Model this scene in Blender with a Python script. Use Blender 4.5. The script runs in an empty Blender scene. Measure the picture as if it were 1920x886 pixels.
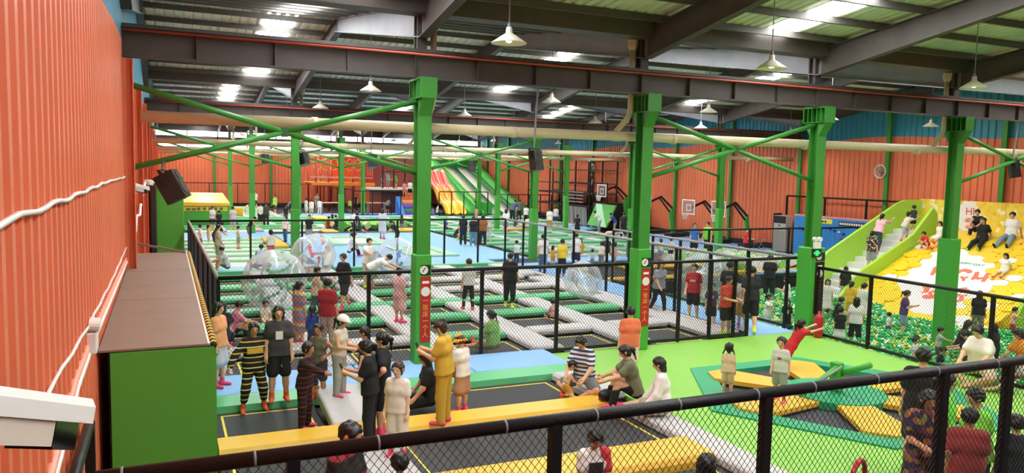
import bpy, math, random
import numpy as np
from mathutils import Vector, Matrix
random.seed(11)
rng = np.random.default_rng(5)
scn = bpy.context.scene
col = scn.collection

# ------------------------------------------------------------------ camera
F = 1439.6
YAW, PITCH, ROLL, CAMH = 0.4257, 0.0865, 0.0221, 4.0
_fw = np.array([math.sin(YAW) * math.cos(PITCH), math.cos(YAW) * math.cos(PITCH), -math.sin(PITCH)])
_r = np.array([math.cos(YAW), -math.sin(YAW), 0.0])
_u = np.cross(_r, _fw)
_rt = _r * math.cos(ROLL) + _u * math.sin(ROLL)
_up = -_r * math.sin(ROLL) + _u * math.cos(ROLL)
cam_d = bpy.data.cameras.new('camera')
cam = bpy.data.objects.new('camera', cam_d)
col.objects.link(cam)
cam_d.sensor_width = 36.0
cam_d.lens = F / 1920.0 * 36.0
cam_d.clip_start, cam_d.clip_end = 0.1, 300.0
cam.matrix_world = Matrix(((_rt[0], _up[0], -_fw[0], 0.0), (_rt[1], _up[1], -_fw[1], 0.0),
                           (_rt[2], _up[2], -_fw[2], CAMH), (0, 0, 0, 1)))
scn.camera = cam

# ------------------------------------------------------------------ world, light level, view
SKYLIGHT_STRENGTH = 29.0
CLERESTORY_STRENGTH = 9.0
LAMP_POWER = 75.0
wd = bpy.data.worlds.new('world')
scn.world = wd
wd.use_nodes = True
wd.node_tree.nodes['Background'].inputs[0].default_value = (0.75, 0.85, 1.0, 1)
wd.node_tree.nodes['Background'].inputs[1].default_value = 1.0
scn.view_settings.view_transform = 'Standard'
scn.view_settings.look = 'None'
scn.view_settings.exposure = -0.18
scn.view_settings.gamma = 1.0
scn.view_settings.use_curve_mapping = False
scn.cycles.max_bounces = 7
scn.cycles.diffuse_bounces = 4
scn.cycles.glossy_bounces = 2
scn.cycles.transmission_bounces = 6
scn.cycles.transparent_max_bounces = 12
scn.cycles.caustics_reflective = False
scn.cycles.caustics_refractive = False
scn.cycles.sample_clamp_indirect = 6.0


def at(px, py, z=0.0):
    """the floor point (height z) that a viewing direction of the photograph meets"""
    d = _fw + _rt * (px - 960.0) / F + _up * (443.0 - py) / F
    t = (z - CAMH) / d[2]
    return np.array([d[0] * t, d[1] * t, z])


def height_at(p, py):
    """height above the floor point p whose image row is py"""
    lo, hi = -1.0, 4.0
    for _ in range(30):
        m = (lo + hi) / 2
        d = np.array([p[0], p[1], p[2] + m - CAMH])
        y = 443.0 - F * (d @ _up) / (d @ _fw)
        if y > py: lo = m
        else: hi = m
    return lo


# ------------------------------------------------------------------ materials
def lin(h):
    if isinstance(h, str):
        h = h.lstrip('#')
        c = [int(h[i:i + 2], 16) / 255 for i in (0, 2, 4)]
    else:
        c = [v / 255 for v in h]
    return [v / 12.92 if v <= 0.04045 else ((v + 0.055) / 1.055) ** 2.4 for v in c]


MATS = {}


def M(name, rgb, rough=0.55, metal=0.0, var=0.08, scale=5.0, emit=0.0, trans=0.0, bump=0.0, bscale=60.0, spec=0.5,
      coat=0.0):
    if name in MATS: return MATS[name]
    m = bpy.data.materials.new(name)
    MATS[name] = m
    m.use_nodes = True
    nt = m.node_tree
    bs = nt.nodes['Principled BSDF']
    c = lin(rgb)
    bs.inputs['Roughness'].default_value = rough
    bs.inputs['Metallic'].default_value = metal
    bs.inputs['Specular IOR Level'].default_value = spec
    if coat: bs.inputs['Coat Weight'].default_value = coat
    tc = nt.nodes.new('ShaderNodeTexCoord')
    if var:
        nz = nt.nodes.new('ShaderNodeTexNoise')
        nz.inputs['Scale'].default_value = scale
        nz.inputs['Detail'].default_value = 4
        nt.links.new(tc.outputs['Object'], nz.inputs['Vector'])
        mx = nt.nodes.new('ShaderNodeMix')
        mx.data_type = 'RGBA'
        mx.inputs[6].default_value = [v * (1 - var) for v in c] + [1]
        mx.inputs[7].default_value = [min(1, v * (1 + var)) for v in c] + [1]
        nt.links.new(nz.outputs['Fac'], mx.inputs[0])
        nt.links.new(mx.outputs[2], bs.inputs['Base Color'])
    else:
        bs.inputs['Base Color'].default_value = c + [1]
    if emit:
        bs.inputs['Emission Color'].default_value = c + [1]
        bs.inputs['Emission Strength'].default_value = emit
    if trans:
        bs.inputs['Transmission Weight'].default_value = trans
    if bump:
        n2 = nt.nodes.new('ShaderNodeTexNoise')
        n2.inputs['Scale'].default_value = bscale
        nt.links.new(tc.outputs['Object'], n2.inputs['Vector'])
        bp = nt.nodes.new('ShaderNodeBump')
        bp.inputs['Strength'].default_value = bump
        bp.inputs['Distance'].default_value = 0.01
        nt.links.new(n2.outputs['Fac'], bp.inputs['Height'])
        nt.links.new(bp.outputs['Normal'], bs.inputs['Normal'])
    return m


def stripes_mat(name, cols, axis='Z', period=0.16, rough=0.8, widths=None):
    """bands of flat colour repeating along an object axis"""
    if name in MATS: return MATS[name]
    m = bpy.data.materials.new(name)
    MATS[name] = m
    m.use_nodes = True
    nt = m.node_tree
    bs = nt.nodes['Principled BSDF']
    bs.inputs['Roughness'].default_value = rough
    tc = nt.nodes.new('ShaderNodeTexCoord')
    sp = nt.nodes.new('ShaderNodeSeparateXYZ')
    nt.links.new(tc.outputs['Object'], sp.inputs[0])
    dv = nt.nodes.new('ShaderNodeMath')
    dv.operation = 'DIVIDE'
    dv.inputs[1].default_value = period
    nt.links.new(sp.outputs[axis], dv.inputs[0])
    fr = nt.nodes.new('ShaderNodeMath')
    fr.operation = 'FRACT'
    nt.links.new(dv.outputs[0], fr.inputs[0])
    rp = nt.nodes.new('ShaderNodeValToRGB')
    rp.color_ramp.interpolation = 'CONSTANT'
    n = len(cols)
    widths = widths or [1 / n] * n
    pos = 0
    for i, cc in enumerate(cols):
        e = rp.color_ramp.elements[i] if i < 2 else rp.color_ramp.elements.new(pos)
        e.position = pos
        e.color = lin(cc) + [1]
        pos += widths[i]
    nt.links.new(fr.outputs[0], rp.inputs[0])
    nt.links.new(rp.outputs[0], bs.inputs['Base Color'])
    return m


def spots_mat(name, cols, scale=9.0, rough=0.8):
    """patches of several colours (printed cloth, camouflage)"""
    if name in MATS: return MATS[name]
    m = bpy.data.materials.new(name)
    MATS[name] = m
    m.use_nodes = True
    nt = m.node_tree
    bs = nt.nodes['Principled BSDF']
    bs.inputs['Roughness'].default_value = rough
    tc = nt.nodes.new('ShaderNodeTexCoord')
    vo = nt.nodes.new('ShaderNodeTexVoronoi')
    vo.inputs['Scale'].default_value = scale
    nt.links.new(tc.outputs['Object'], vo.inputs['Vector'])
    sp = nt.nodes.new('ShaderNodeSeparateColor')
    nt.links.new(vo.outputs['Color'], sp.inputs[0])
    rp = nt.nodes.new('ShaderNodeValToRGB')
    rp.color_ramp.interpolation = 'CONSTANT'
    for i, cc in enumerate(cols):
        e = rp.color_ramp.elements[i] if i < 2 else rp.color_ramp.elements.new(i / len(cols))
        e.position = i / len(cols)
        e.color = lin(cc) + [1]
    nt.links.new(sp.outputs[0], rp.inputs[0])
    nt.links.new(rp.outputs[0], bs.inputs['Base Color'])
    return m


def wall_paint(name, axis, low='#e37c55', high='#3691ad', level=5.82):
    """orange paint below a wavy line, blue above it"""
    m = bpy.data.materials.new(name)
    MATS[name] = m
    m.use_nodes = True
    nt = m.node_tree
    N, L = nt.nodes, nt.links
    bs = N['Principled BSDF']
    bs.inputs['Roughness'].default_value = 0.42
    ge = N.new('ShaderNodeNewGeometry')
    sp = N.new('ShaderNodeSeparateXYZ')
    L.new(ge.outputs['Position'], sp.inputs[0])
    a = N.new('ShaderNodeMath'); a.operation = 'MULTIPLY'; a.inputs[1].default_value = 0.55
    L.new(sp.outputs[axis], a.inputs[0])
    s = N.new('ShaderNodeMath'); s.operation = 'SINE'
    L.new(a.outputs[0], s.inputs[0])
    k = N.new('ShaderNodeMath'); k.operation = 'MULTIPLY_ADD'; k.inputs[1].default_value = 0.12; k.inputs[2].default_value = level
    L.new(s.outputs[0], k.inputs[0])
    g = N.new('ShaderNodeMath'); g.operation = 'GREATER_THAN'
    L.new(sp.outputs['Z'], g.inputs[0]); L.new(k.outputs[0], g.inputs[1])
    nz = N.new('ShaderNodeTexNoise'); nz.inputs['Scale'].default_value = 1.3; nz.inputs['Detail'].default_value = 6
    L.new(ge.outputs['Position'], nz.inputs['Vector'])
    mp = N.new('ShaderNodeMapRange'); mp.inputs[3].default_value = 0.88; mp.inputs[4].default_value = 1.1
    L.new(nz.outputs['Fac'], mp.inputs[0])
    mx = N.new('ShaderNodeMix'); mx.data_type = 'RGBA'
    mx.inputs[6].default_value = lin(low) + [1]; mx.inputs[7].default_value = lin(high) + [1]
    L.new(g.outputs[0], mx.inputs[0])
    vm = N.new('ShaderNodeVectorMath'); vm.operation = 'SCALE'
    L.new(mx.outputs[2], vm.inputs[0]); L.new(mp.outputs[0], vm.inputs['Scale'])
    L.new(vm.outputs[0], bs.inputs['Base Color'])
    return m


# ------------------------------------------------------------------ mesh building
ORG = {}


def mesh_np(name, verts, faces, smooth=False):
    """verts (n,3) array, faces: list of index lists or an (m,4) array"""
    me = bpy.data.meshes.new(name)
    v = np.asarray(verts, dtype=np.float32)
    me.vertices.add(len(v))
    me.vertices.foreach_set('co', v.ravel())
    if isinstance(faces, np.ndarray):
        nf, k = faces.shape
        me.loops.add(nf * k)
        me.loops.foreach_set('vertex_index', faces.astype(np.int32).ravel())
        me.polygons.add(nf)
        me.polygons.foreach_set('loop_start', np.arange(0, nf * k, k, dtype=np.int32))
        me.polygons.foreach_set('loop_total', np.full(nf, k, dtype=np.int32))
    else:
        tot = np.array([len(f) for f in faces], dtype=np.int32)
        flat = np.array([i for f in faces for i in f], dtype=np.int32)
        me.loops.add(len(flat))
        me.loops.foreach_set('vertex_index', flat)
        me.polygons.add(len(tot))
        me.polygons.foreach_set('loop_start', np.concatenate([[0], np.cumsum(tot)[:-1]]).astype(np.int32))
        me.polygons.foreach_set('loop_total', tot)
        nf = len(tot)
    me.polygons.foreach_set('use_smooth', np.full(nf, bool(smooth)))
    me.update(calc_edges=True)
    me.validate()
    return me


def link_mesh(name, me, mat, parent=None, loc=(0, 0, 0)):
    if mat is not None and not len(me.materials): me.materials.append(mat)
    o = bpy.data.objects.new(name, me)
    col.objects.link(o)
    o.location = loc
    if parent is not None: o.parent = parent
    return o


class MB:
    def __init__(s):
        s.v, s.f = [], []

    def add(s, verts, faces):
        n = len(s.v)
        s.v += [tuple(p) for p in verts]
        s.f += [[i + n for i in f] for f in faces]
        return s

    def box(s, x0, x1, y0, y1, z0, z1):
        return s.add([(x0, y0, z0), (x1, y0, z0), (x1, y1, z0), (x0, y1, z0), (x0, y0, z1), (x1, y0, z1), (x1, y1, z1), (x0, y1, z1)],
                     [[0, 3, 2, 1], [4, 5, 6, 7], [0, 1, 5, 4], [1, 2, 6, 5], [2, 3, 7, 6], [3, 0, 4, 7]])

    def cbox(s, x0, x1, y0, y1, z0, z1, c=0.03):
        """box with every edge chamfered"""
        cx, cy, cz = (x0 + x1) / 2, (y0 + y1) / 2, (z0 + z1) / 2
        hx, hy, hz = (x1 - x0) / 2, (y1 - y0) / 2, (z1 - z0) / 2
        c = min(c, hx * .9, hy * .9, hz * .9)
        vs, ix = [], {}
        for sx in (-1, 1):
            for sy in (-1, 1):
                for sz in (-1, 1):
                    for a in range(3):
                        p = [sx * (hx - c), sy * (hy - c), sz * (hz - c)]
                        p[a] = (sx * hx, sy * hy, sz * hz)[a]
                        ix[(sx, sy, sz, a)] = len(vs)
                        vs.append((cx + p[0], cy + p[1], cz + p[2]))
        fs = []
        for a in range(3):
            b, d = (a + 1) % 3, (a + 2) % 3
            for sg in (-1, 1):
                q = []
                for (sb, sd) in ((-1, -1), (1, -1), (1, 1), (-1, 1)):
                    k = [0, 0, 0]
                    k[a], k[b], k[d] = sg, sb, sd
                    q.append(ix[(k[0], k[1], k[2], a)])
                fs.append(q if sg > 0 else q[::-1])
        for a in range(3):
            b, d = (a + 1) % 3, (a + 2) % 3
            for sb in (-1, 1):
                for sd in (-1, 1):
                    k0, k1 = [0, 0, 0], [0, 0, 0]
                    k0[a], k1[a] = -1, 1
                    for k in (k0, k1): k[b], k[d] = sb, sd
                    q = [ix[tuple(k0) + (b,)], ix[tuple(k1) + (b,)], ix[tuple(k1) + (d,)], ix[tuple(k0) + (d,)]]
                    fs.append(q if sb * sd > 0 else q[::-1])
        for sx in (-1, 1):
            for sy in (-1, 1):
                for sz in (-1, 1):
                    q = [ix[(sx, sy, sz, a)] for a in range(3)]
                    fs.append(q if sx * sy * sz > 0 else q[::-1])
        return s.add(vs, fs)

    def bar(s, p, q, w, h=None, up=(0, 0, 1)):
        """straight bar of rectangular section from p to q"""
        h = h or w
        p, q, up = Vector(p), Vector(q), Vector(up)
        d = (q - p).normalized()
        a = d.cross(up)
        if a.length < 1e-4: a = d.cross(Vector((0, 1, 0)))
        a.normalize()
        b = a.cross(d)
        vs = []
        for e in (p, q):
            for sa, sb in ((-1, -1), (1, -1), (1, 1), (-1, 1)):
                vs.append(e + a * (sa * w / 2) + b * (sb * h / 2))
        return s.add(vs, [[0, 1, 2, 3], [7, 6, 5, 4], [0, 4, 5, 1], [1, 5, 6, 2], [2, 6, 7, 3], [3, 7, 4, 0]])

    def tube(s, pts, r, n=8, caps=True):
        pts = [Vector(p) for p in pts]
        rs = r if isinstance(r, (list, tuple)) else [r] * len(pts)
        prev = None
        rings = []
        for i, p in enumerate(pts):
            d = (pts[min(i + 1, len(pts) - 1)] - pts[max(i - 1, 0)]).normalized()
            if prev is None:
                a = d.cross(Vector((0, 0, 1)))
                if a.length < 1e-3: a = d.cross(Vector((0, 1, 0)))
            else:
                a = prev - d * prev.dot(d)
            a.normalize()
            prev = a
            b = d.cross(a)
            rings.append([p + (a * math.cos(t) + b * math.sin(t)) * rs[i] for t in [2 * math.pi * k / n for k in range(n)]])
        vs = [q for rg in rings for q in rg]
        fs = []
        for i in range(len(pts) - 1):
            for k in range(n):
                fs.append([i * n + k, i * n + (k + 1) % n, (i + 1) * n + (k + 1) % n, (i + 1) * n + k])
        if caps:
            fs.append(list(range(n))[::-1])
            fs.append([(len(pts) - 1) * n + k for k in range(n)])
        return s.add(vs, fs)

    def lathe(s, prof, c=(0, 0, 0), n=16):
        vs, fs = [], []
        for (r, z) in prof:
            for k in range(n):
                t = 2 * math.pi * k / n
                vs.append((c[0] + r * math.cos(t), c[1] + r * math.sin(t), c[2] + z))
        for i in range(len(prof) - 1):
            for k in range(n):
                fs.append([i * n + k, i * n + (k + 1) % n, (i + 1) * n + (k + 1) % n, (i + 1) * n + k])
        return s.add(vs, fs)

    def prism(s, poly, z0, z1):
        n = len(poly)
        vs = [(x, y, z0) for x, y in poly] + [(x, y, z1) for x, y in poly]
        fs = [list(range(n))[::-1], list(range(n, 2 * n))] + [[i, (i + 1) % n, n + (i + 1) % n, n + i] for i in range(n)]
        return s.add(vs, fs)

    def extrude(s, poly3, vec):
        """planar polygon swept along vec"""
        n = len(poly3)
        vec = Vector(vec)
        vs = [Vector(p) for p in poly3]
        vs += [p + vec for p in vs]
        fs = [list(range(n))[::-1], list(range(n, 2 * n))] + [[i, (i + 1) % n, n + (i + 1) % n, n + i] for i in range(n)]
        return s.add(vs, fs)

    def ball(s, c, r, n=8, sq=(1, 1, 1)):
        prof = [(max(1e-4, math.sin(math.pi * i / n)), -math.cos(math.pi * i / n)) for i in range(n + 1)]
        k0 = len(s.v)
        s.lathe(prof, (0, 0, 0), n + 2)
        for i in range(k0, len(s.v)):
            p = s.v[i]
            s.v[i] = (c[0] + p[0] * r * sq[0], c[1] + p[1] * r * sq[1], c[2] + p[2] * r * sq[2])
        return s

    def build(s, name, mat, parent=None, smooth=False, loc=None):
        og = ORG.get(parent.name) if parent is not None else None
        if og is None: og = (0, 0, 0) if loc is None else loc
        v = np.array([tuple(p) for p in s.v], dtype=np.float64) - np.array(og)
        me = mesh_np(name, v, s.f, smooth)
        o = link_mesh(name, me, mat, parent, (0, 0, 0) if parent is not None else og)
        ORG[o.name] = og
        return o


def tag(o, label=None, cat=None, group=None, kind=None):
    if label: o['label'] = label
    if cat: o['category'] = cat
    if group: o['group'] = group
    if kind: o['kind'] = kind
    return o


def thing(name, label=None, cat=None, loc=(0, 0, 0), group=None, rz=0.0, kind=None):
    o = bpy.data.objects.new(name, None)
    o.empty_display_size = 0.2
    col.objects.link(o)
    o.location = loc
    o.rotation_euler = (0, 0, rz)
    ORG[o.name] = tuple(loc)
    return tag(o, label, cat, group, kind)


def copy_tree(o, loc=None, rz=None, label=None, parent=None):
    c = o.copy()
    col.objects.link(c)
    c.parent = parent
    if parent is None:
        if loc is not None: c.location = loc
        if rz is not None: c.rotation_euler = (0, 0, rz)
        if label: c['label'] = label
    for ch in list(o.children): copy_tree(ch, parent=c)
    return c


def text_mesh(name, body, size, mat, parent, mw, thick=0.004, align='CENTER'):
    cu = bpy.data.curves.new(name, 'FONT')
    cu.body = body
    cu.size = size
    cu.align_x = align
    cu.align_y = 'CENTER'
    cu.extrude = thick
    t = bpy.data.objects.new(name, cu)
    col.objects.link(t)
    dg = bpy.context.evaluated_depsgraph_get()
    me = bpy.data.meshes.new_from_object(t.evaluated_get(dg))
    bpy.data.objects.remove(t)
    me.materials.clear()
    me.materials.append(mat)
    o = bpy.data.objects.new(name, me)
    col.objects.link(o)
    if parent is not None: o.parent = parent
    o.matrix_basis = mw
    return o


def frame(loc, right, up):
    """matrix that lays text out along `right` with `up` as its top"""
    r, u = Vector(right).normalized(), Vector(up).normalized()
    n = r.cross(u)
    m = Matrix((r, u, n)).transposed().to_4x4()
    m.translation = Vector(loc)
    return m


ORD = ['first', 'second', 'third', 'fourth', 'fifth', 'sixth', 'seventh', 'eighth', 'ninth', 'tenth', 'eleventh', 'twelfth']

# shared materials
m_green = M('green_steel_paint', '#3d8d37', 0.4, var=0.1)
m_casing = M('bright_green_pad', '#43a43a', 0.5, var=0.05)
m_dsteel = M('dark_grey_steel', '#4e4845', 0.6, var=0.25, scale=3)
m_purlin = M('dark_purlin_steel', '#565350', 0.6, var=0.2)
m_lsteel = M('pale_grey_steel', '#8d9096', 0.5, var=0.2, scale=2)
m_redpipe = M('red_oxide_paint', '#b5513f', 0.5)
m_cream = M('cream_plastic_pipe', '#ddd0aa', 0.45, var=0.15, scale=2)
m_black = M('black_powder_coat', '#16161a', 0.4, var=0.1)
m_foam = M('black_foam_sleeve', '#161618', 0.42, var=0.3, scale=20, bump=0.3, spec=0.3)
m_net = M('black_net_cord', '#1d1d20', 0.7, var=0)
m_white = M('white_enamel', '#ecebe6', 0.35, var=0.03)
m_mat = M('black_trampoline_mat', '#3c3d40', 0.75, var=0.12, scale=14)
m_yline = M('yellow_webbing', '#f2dc4e', 0.6, var=0.05)
m_pwhite = M('pale_grey_vinyl_pad', '#c9c7c7', 0.45, var=0.05)
m_pgreen = M('green_vinyl_pad', '#5cbb80', 0.42, var=0.06)
m_pgreenl = M('mint_green_vinyl_pad', '#a4d8b2', 0.42, var=0.05)
m_pyel = M('yellow_vinyl_pad', '#ecbb3c', 0.4, var=0.05)
m_pblue = M('blue_foam_mat', '#8dbdf0', 0.6, var=0.06)
m_lime = M('lime_vinyl_deck', '#8cc850', 0.5, var=0.05)
m_dgreen = M('deep_green_vinyl_pad', '#2fa471', 0.45, var=0.05)
m_edge = M('black_pad_underside', '#1c1d1c', 0.7)
# ------------------------------------------------------------------ the hall
X0, SX, Y1, DY = -0.542, 5.166, 14.54, 16.16
XI = [X0 + SX * i for i in range(7)]
ROWS = [Y1 + DY * k for k in range(4)]
XL, XR, YB, YF = -0.66, 30.62, 76.6, -9.7
ZV, ZR = 7.28, 8.34

m_wl = wall_paint('left_wall_paint', 'Y', level=5.9)
m_wr = wall_paint('right_wall_paint', 'Y', level=5.8)
m_wb = wall_paint('back_wall_paint', 'X', level=6.3)


def corrugated(name, a, b, z0, z1, axis, base, sgn, mat, pitch=0.25, depth=0.05):
    """ribbed steel sheet wall: ribs stand up from z0 to z1"""
    prof = []
    t = a
    while t < b:
        prof += [(t, 0), (t + pitch * .48, 0), (t + pitch * .58, 1), (t + pitch * .9, 1)]
        t += pitch
    prof.append((b, 0))
    vs, fs = [], []
    for t, d in prof:
        q = base + sgn * depth * d
        for z in (z0, z1): vs.append((q, t, z) if axis == 'Y' else (t, q, z))
    for i in range(len(prof) - 1): fs.append([2 * i, 2 * i + 2, 2 * i + 3, 2 * i + 1])
    o = MB().add(vs, fs).build(name, mat, loc=((base, a, 0) if axis == 'Y' else (a, base, 0)))
    return tag(o, kind='structure')


corrugated('wall_left', YF, YB, -1.25, 8.6, 'Y', XL, 1, m_wl)
corrugated('wall_right', YF, YB, -1.25, 8.6, 'Y', XR, -1, m_wr, pitch=0.3)
corrugated('wall_back', XL, XR, -1.25, 5.46, 'X', YB, -1, m_wb, pitch=0.3)
corrugated('wall_front', XL, XR, -1.25, 8.6, 'X', YF, 1, m_wb, pitch=0.3)
tag(MB().box(XL, XR, YB - .06, YB + .05, 6.92, 8.6).box(XL, XR, YB - .06, YB + .05, 5.68, 6.45).build('wall_back_top', m_dsteel, loc=(0, YB, 7.05)), kind='structure')

# clerestory glazing across the back wall
m_sky = M('bright_translucent_sheet', '#ffffff', 0.6, var=0, emit=SKYLIGHT_STRENGTH)
m_cler = M('bright_clerestory_glass', '#fbfdff', 0.6, var=0, emit=CLERESTORY_STRENGTH)
m_frame = M('grey_window_frame', '#8b8f92', 0.5)
w1 = thing('window_1', kind='structure', loc=(XL, YB, 5.46))
xs = np.linspace(XL, XR, 13)
for i in range(12):
    MB().box(xs[i] + .05, xs[i + 1] - .05, YB - .02, YB + .02, 6.45, 6.92).build('pane', m_cler, w1)
    MB().box(xs[i] + .05, xs[i + 1] - .05, YB - .02, YB + .02, 5.46, 5.68).build('pane', m_cler, w1)
fr = MB()
for x in xs: fr.box(x - .06, x + .06, YB - .06, YB + .04, 5.46, 6.93)
fr.box(XL, XR, YB - .07, YB + .04, 5.42, 5.48).box(XL, XR, YB - .07, YB + .04, 6.9, 6.97)
fr.build('window_frame', m_frame, w1)

# roof: valleys over the column rows, ridges between them
m_deck = M('grey_green_roof_sheet', '#eceedd', 0.5, var=0.2, scale=1.5, metal=0.1)
ceil = thing('ceiling', kind='structure', loc=(XL, YF, ZV))
slopes = []
yv = [Y1 + DY * k for k in range(-1, 5)]
for k in range(len(yv) - 1):
    slopes.append((yv[k], ZV, yv[k] + DY / 2, ZR))
    slopes.append((yv[k] + DY / 2, ZR, yv[k + 1], ZV))
slopes.append((yv[0] - DY / 2, ZR, yv[0], ZV))


def zroof(y):
    for (a, za, b, zb) in slopes:
        if a <= y <= b: return za + (zb - za) * (y - a) / (b - a)
    return ZV


SKX = [(2.72, 3.55), (12.6, 13.42), (22.45, 23.27)]
pur = MB().box(XL, XR, -.03, .03, -.13, 0).box(XL, XR, -.03, .045, -.143, -.13)
pur_me = None
raf_me = {}
nwin = 2
for si, (a, za, b, zb) in enumerate(slopes):
    bb = min(b, YB)
    zbb = za + (zb - za) * (bb - a) / (b - a)
    prof, x = [], XL
    while x < XR:
        prof += [(x, 0), (x + .15, 0), (x + .175, .04), (x + .225, .04)]
        x += .25
    prof.append((XR, 0))
    vs = [p for (t, d) in prof for p in ((t, a, za + d), (t, bb, zbb + d))]
    MB().add(vs, [[2 * i, 2 * i + 1, 2 * i + 3, 2 * i + 2] for i in range(len(prof) - 1)]).build('roof_sheet', m_deck, ceil)
    # purlins
    ys = [a + (b - a) * (j + .5) / 7 for j in range(7)]
    for y in ys:
        if y > YB: continue
        z = za + (zb - za) * (y - a) / (b - a)
        if pur_me is None:
            p = pur.build('purlin', m_purlin)
            pur_me = p.data
            bpy.data.objects.remove(p)
        o = link_mesh('purlin', pur_me, m_purlin, ceil, (0 - XL, y - YF, z - ZV - .01))
    # rafters, deeper at the column than at the ridge
    up = zb > za
    for i, x in enumerate(XI):
        key = up
        if key not in raf_me:
            L = DY / 2
            r = MB()
            d0, d1 = (.62, .36) if up else (.36, .62)
            zz0, zz1 = (0, ZR - ZV) if up else (0, ZV - ZR)
            top = -.13
            for (wd_, off, th) in ((.2, top, .02), (.2, None, .02)):
                o0 = off if off is not None else top - d0
                o1 = off if off is not None else top - d1
                r.add([(-wd_ / 2, 0, zz0 + o0), (wd_ / 2, 0, zz0 + o0), (wd_ / 2, L, zz1 + o1), (-wd_ / 2, L, zz1 + o1),
                       (-wd_ / 2, 0, zz0 + o0 - th), (wd_ / 2, 0, zz0 + o0 - th), (wd_ / 2, L, zz1 + o1 - th), (-wd_ / 2, L, zz1 + o1 - th)],
                      [[0, 1, 2, 3], [7, 6, 5, 4], [0, 4, 5, 1], [1, 5, 6, 2], [2, 6, 7, 3], [3, 7, 4, 0]])
            r.add([(-.012, 0, zz0 + top), (.012, 0, zz0 + top), (.012, L, zz1 + top), (-.012, L, zz1 + top),
                   (-.012, 0, zz0 + top - d0), (.012, 0, zz0 + top - d0), (.012, L, zz1 + top - d1), (-.012, L, zz1 + top - d1)],
                  [[0, 1, 2, 3], [7, 6, 5, 4], [0, 4, 5, 1], [1, 5, 6, 2], [2, 6, 7, 3], [3, 7, 4, 0]])
            o = r.build('rafter', m_lsteel if up else m_dsteel)  # rafters rising away get paler steel: the light on them painted in
            raf_me[key] = o.data
            bpy.data.objects.remove(o)
        link_mesh('rafter', raf_me[key], m_dsteel, ceil, (x - XL, a - YF, za - ZV))
    # translucent roof lights, a strip of panes between the purlins
    if a > -10:
        for (sx0, sx1) in SKX:
            w = thing('window_%d' % nwin, kind='structure', loc=(sx0, a, za))
            nwin += 1
            edges = [a] + ys + [b]
            for j in range(8):
                e0, e1 = edges[j] + .09, edges[j + 1] - .09
                if j in (0,) and not up: e0 += .25
                if j in (0, 7): 
                    if e1 - e0 < .3: continue
                if e1 > YB: continue
                z0 = za + (zb - za) * (e0 - a) / (b - a) - .03
                z1 = za + (zb - za) * (e1 - a) / (b - a) - .03
                MB().add([(sx0, e0, z0), (sx1, e0, z0), (sx1, e1, z1), (sx0, e1, z1)] + [(sx0, e0, z0 + .02), (sx1, e0, z0 + .02), (sx1, e1, z1 + .02), (sx0, e1, z1 + .02)],
                         [[0, 1, 2, 3][::-1], [4, 5, 6, 7], [0, 1, 5, 4], [1, 2, 6, 5], [2, 3, 7, 6], [3, 0, 4, 7]]).build('pane', m_sky, w)
# valley gutters
for k, y in enumerate(yv):
    if y > YB: continue
    MB().add([(XL, y - .3, ZV - .02), (XL, y - .22, ZV - .34), (XL, y + .22, ZV - .34), (XL, y + .3, ZV - .02),
              (XR, y - .3, ZV - .02), (XR, y - .22, ZV - .34), (XR, y + .22, ZV - .34), (XR, y + .3, ZV - .02)],
             [[0, 4, 5, 1], [1, 5, 6, 2], [2, 6, 7, 3], [0, 1, 2, 3], [7, 6, 5, 4]]).build('gutter', m_dsteel, ceil)

# ground slab, raised decks
m_ground = M('dark_concrete', '#5a5856', 0.8, var=0.15)
m_deckside = M('black_deck_cladding', '#26262a', 0.7, var=0.1)
tag(MB().box(XL, XR, YF, YB, -1.45, -1.2).build('floor', m_ground, loc=(0, 0, -1.2)), kind='structure')
for nm, (a, b, c, d) in (('floor_court_deck', (.5, 15.0, 4.2, 29.9)), ('floor_far_deck', (XL + .05, XR - .05, 29.9, YB - .05))):
    tag(MB().box(a, b, c, d, -1.2, -.1).build(nm, m_deckside, loc=(a, c, -1.2)), kind='structure')
tag(MB().box(XL + .05, 12.0, YF + .05, 3.85, 1.2, 1.42).build('floor_balcony', m_deckside, loc=(0, 0, 1.2)), kind='structure')
tag(MB().box(1, XR - .05, YB - .12, YB - .04, -.1, .32).build('baseboard_back', m_edge, loc=(1, YB, 0)), kind='structure')
tag(MB().box(XR - .16, XR - .04, 31.9, YB - .2, -.1, .3).build('baseboard_right', m_edge, loc=(XR, 31.9, 0)), kind='structure')


# ------------------------------------------------------------------ steel beams, columns, braces, pipes
def beam(y, label):
    t = thing('crane_beam', label, 'beam', (XL, y - .05, 5.73), 'steel crane beams over the column rows', kind='structure')
    y -= .05
    MB().box(XL + .05, XR - .05, y - .013, y + .013, 5.75, 6.2).build('web', m_dsteel, t)
    MB().box(XL + .05, XR - .05, y - .14, y + .14, 6.2, 6.225).build('top_flange', m_dsteel, t)
    MB().box(XL + .05, XR - .05, y - .12, y + .12, 5.725, 5.75).build('bottom_flange', m_dsteel, t)
    MB().box(XL + .05, XR - .05, y - .035, y + .035, 6.225, 6.28).build('crane_rail', m_dsteel, t)
    MB().tube([(XL + .05, y - .15, 6.16), (XR - .05, y - .15, 6.16)], .024, 8).build('red_pipe', m_redpipe, t, True)
    x = XL + 1.2
    first = None
    while x < XR - .3:
        if first is None:
            first = MB().box(x - .008, x + .008, y - .11, y + .11, 5.75, 6.2).build('stiffener', m_dsteel, t)
            x0_ = x
        else:
            o = link_mesh('stiffener', first.data, m_dsteel, t, (x - x0_, 0, 0))
        x += 1.29
    return t


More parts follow.
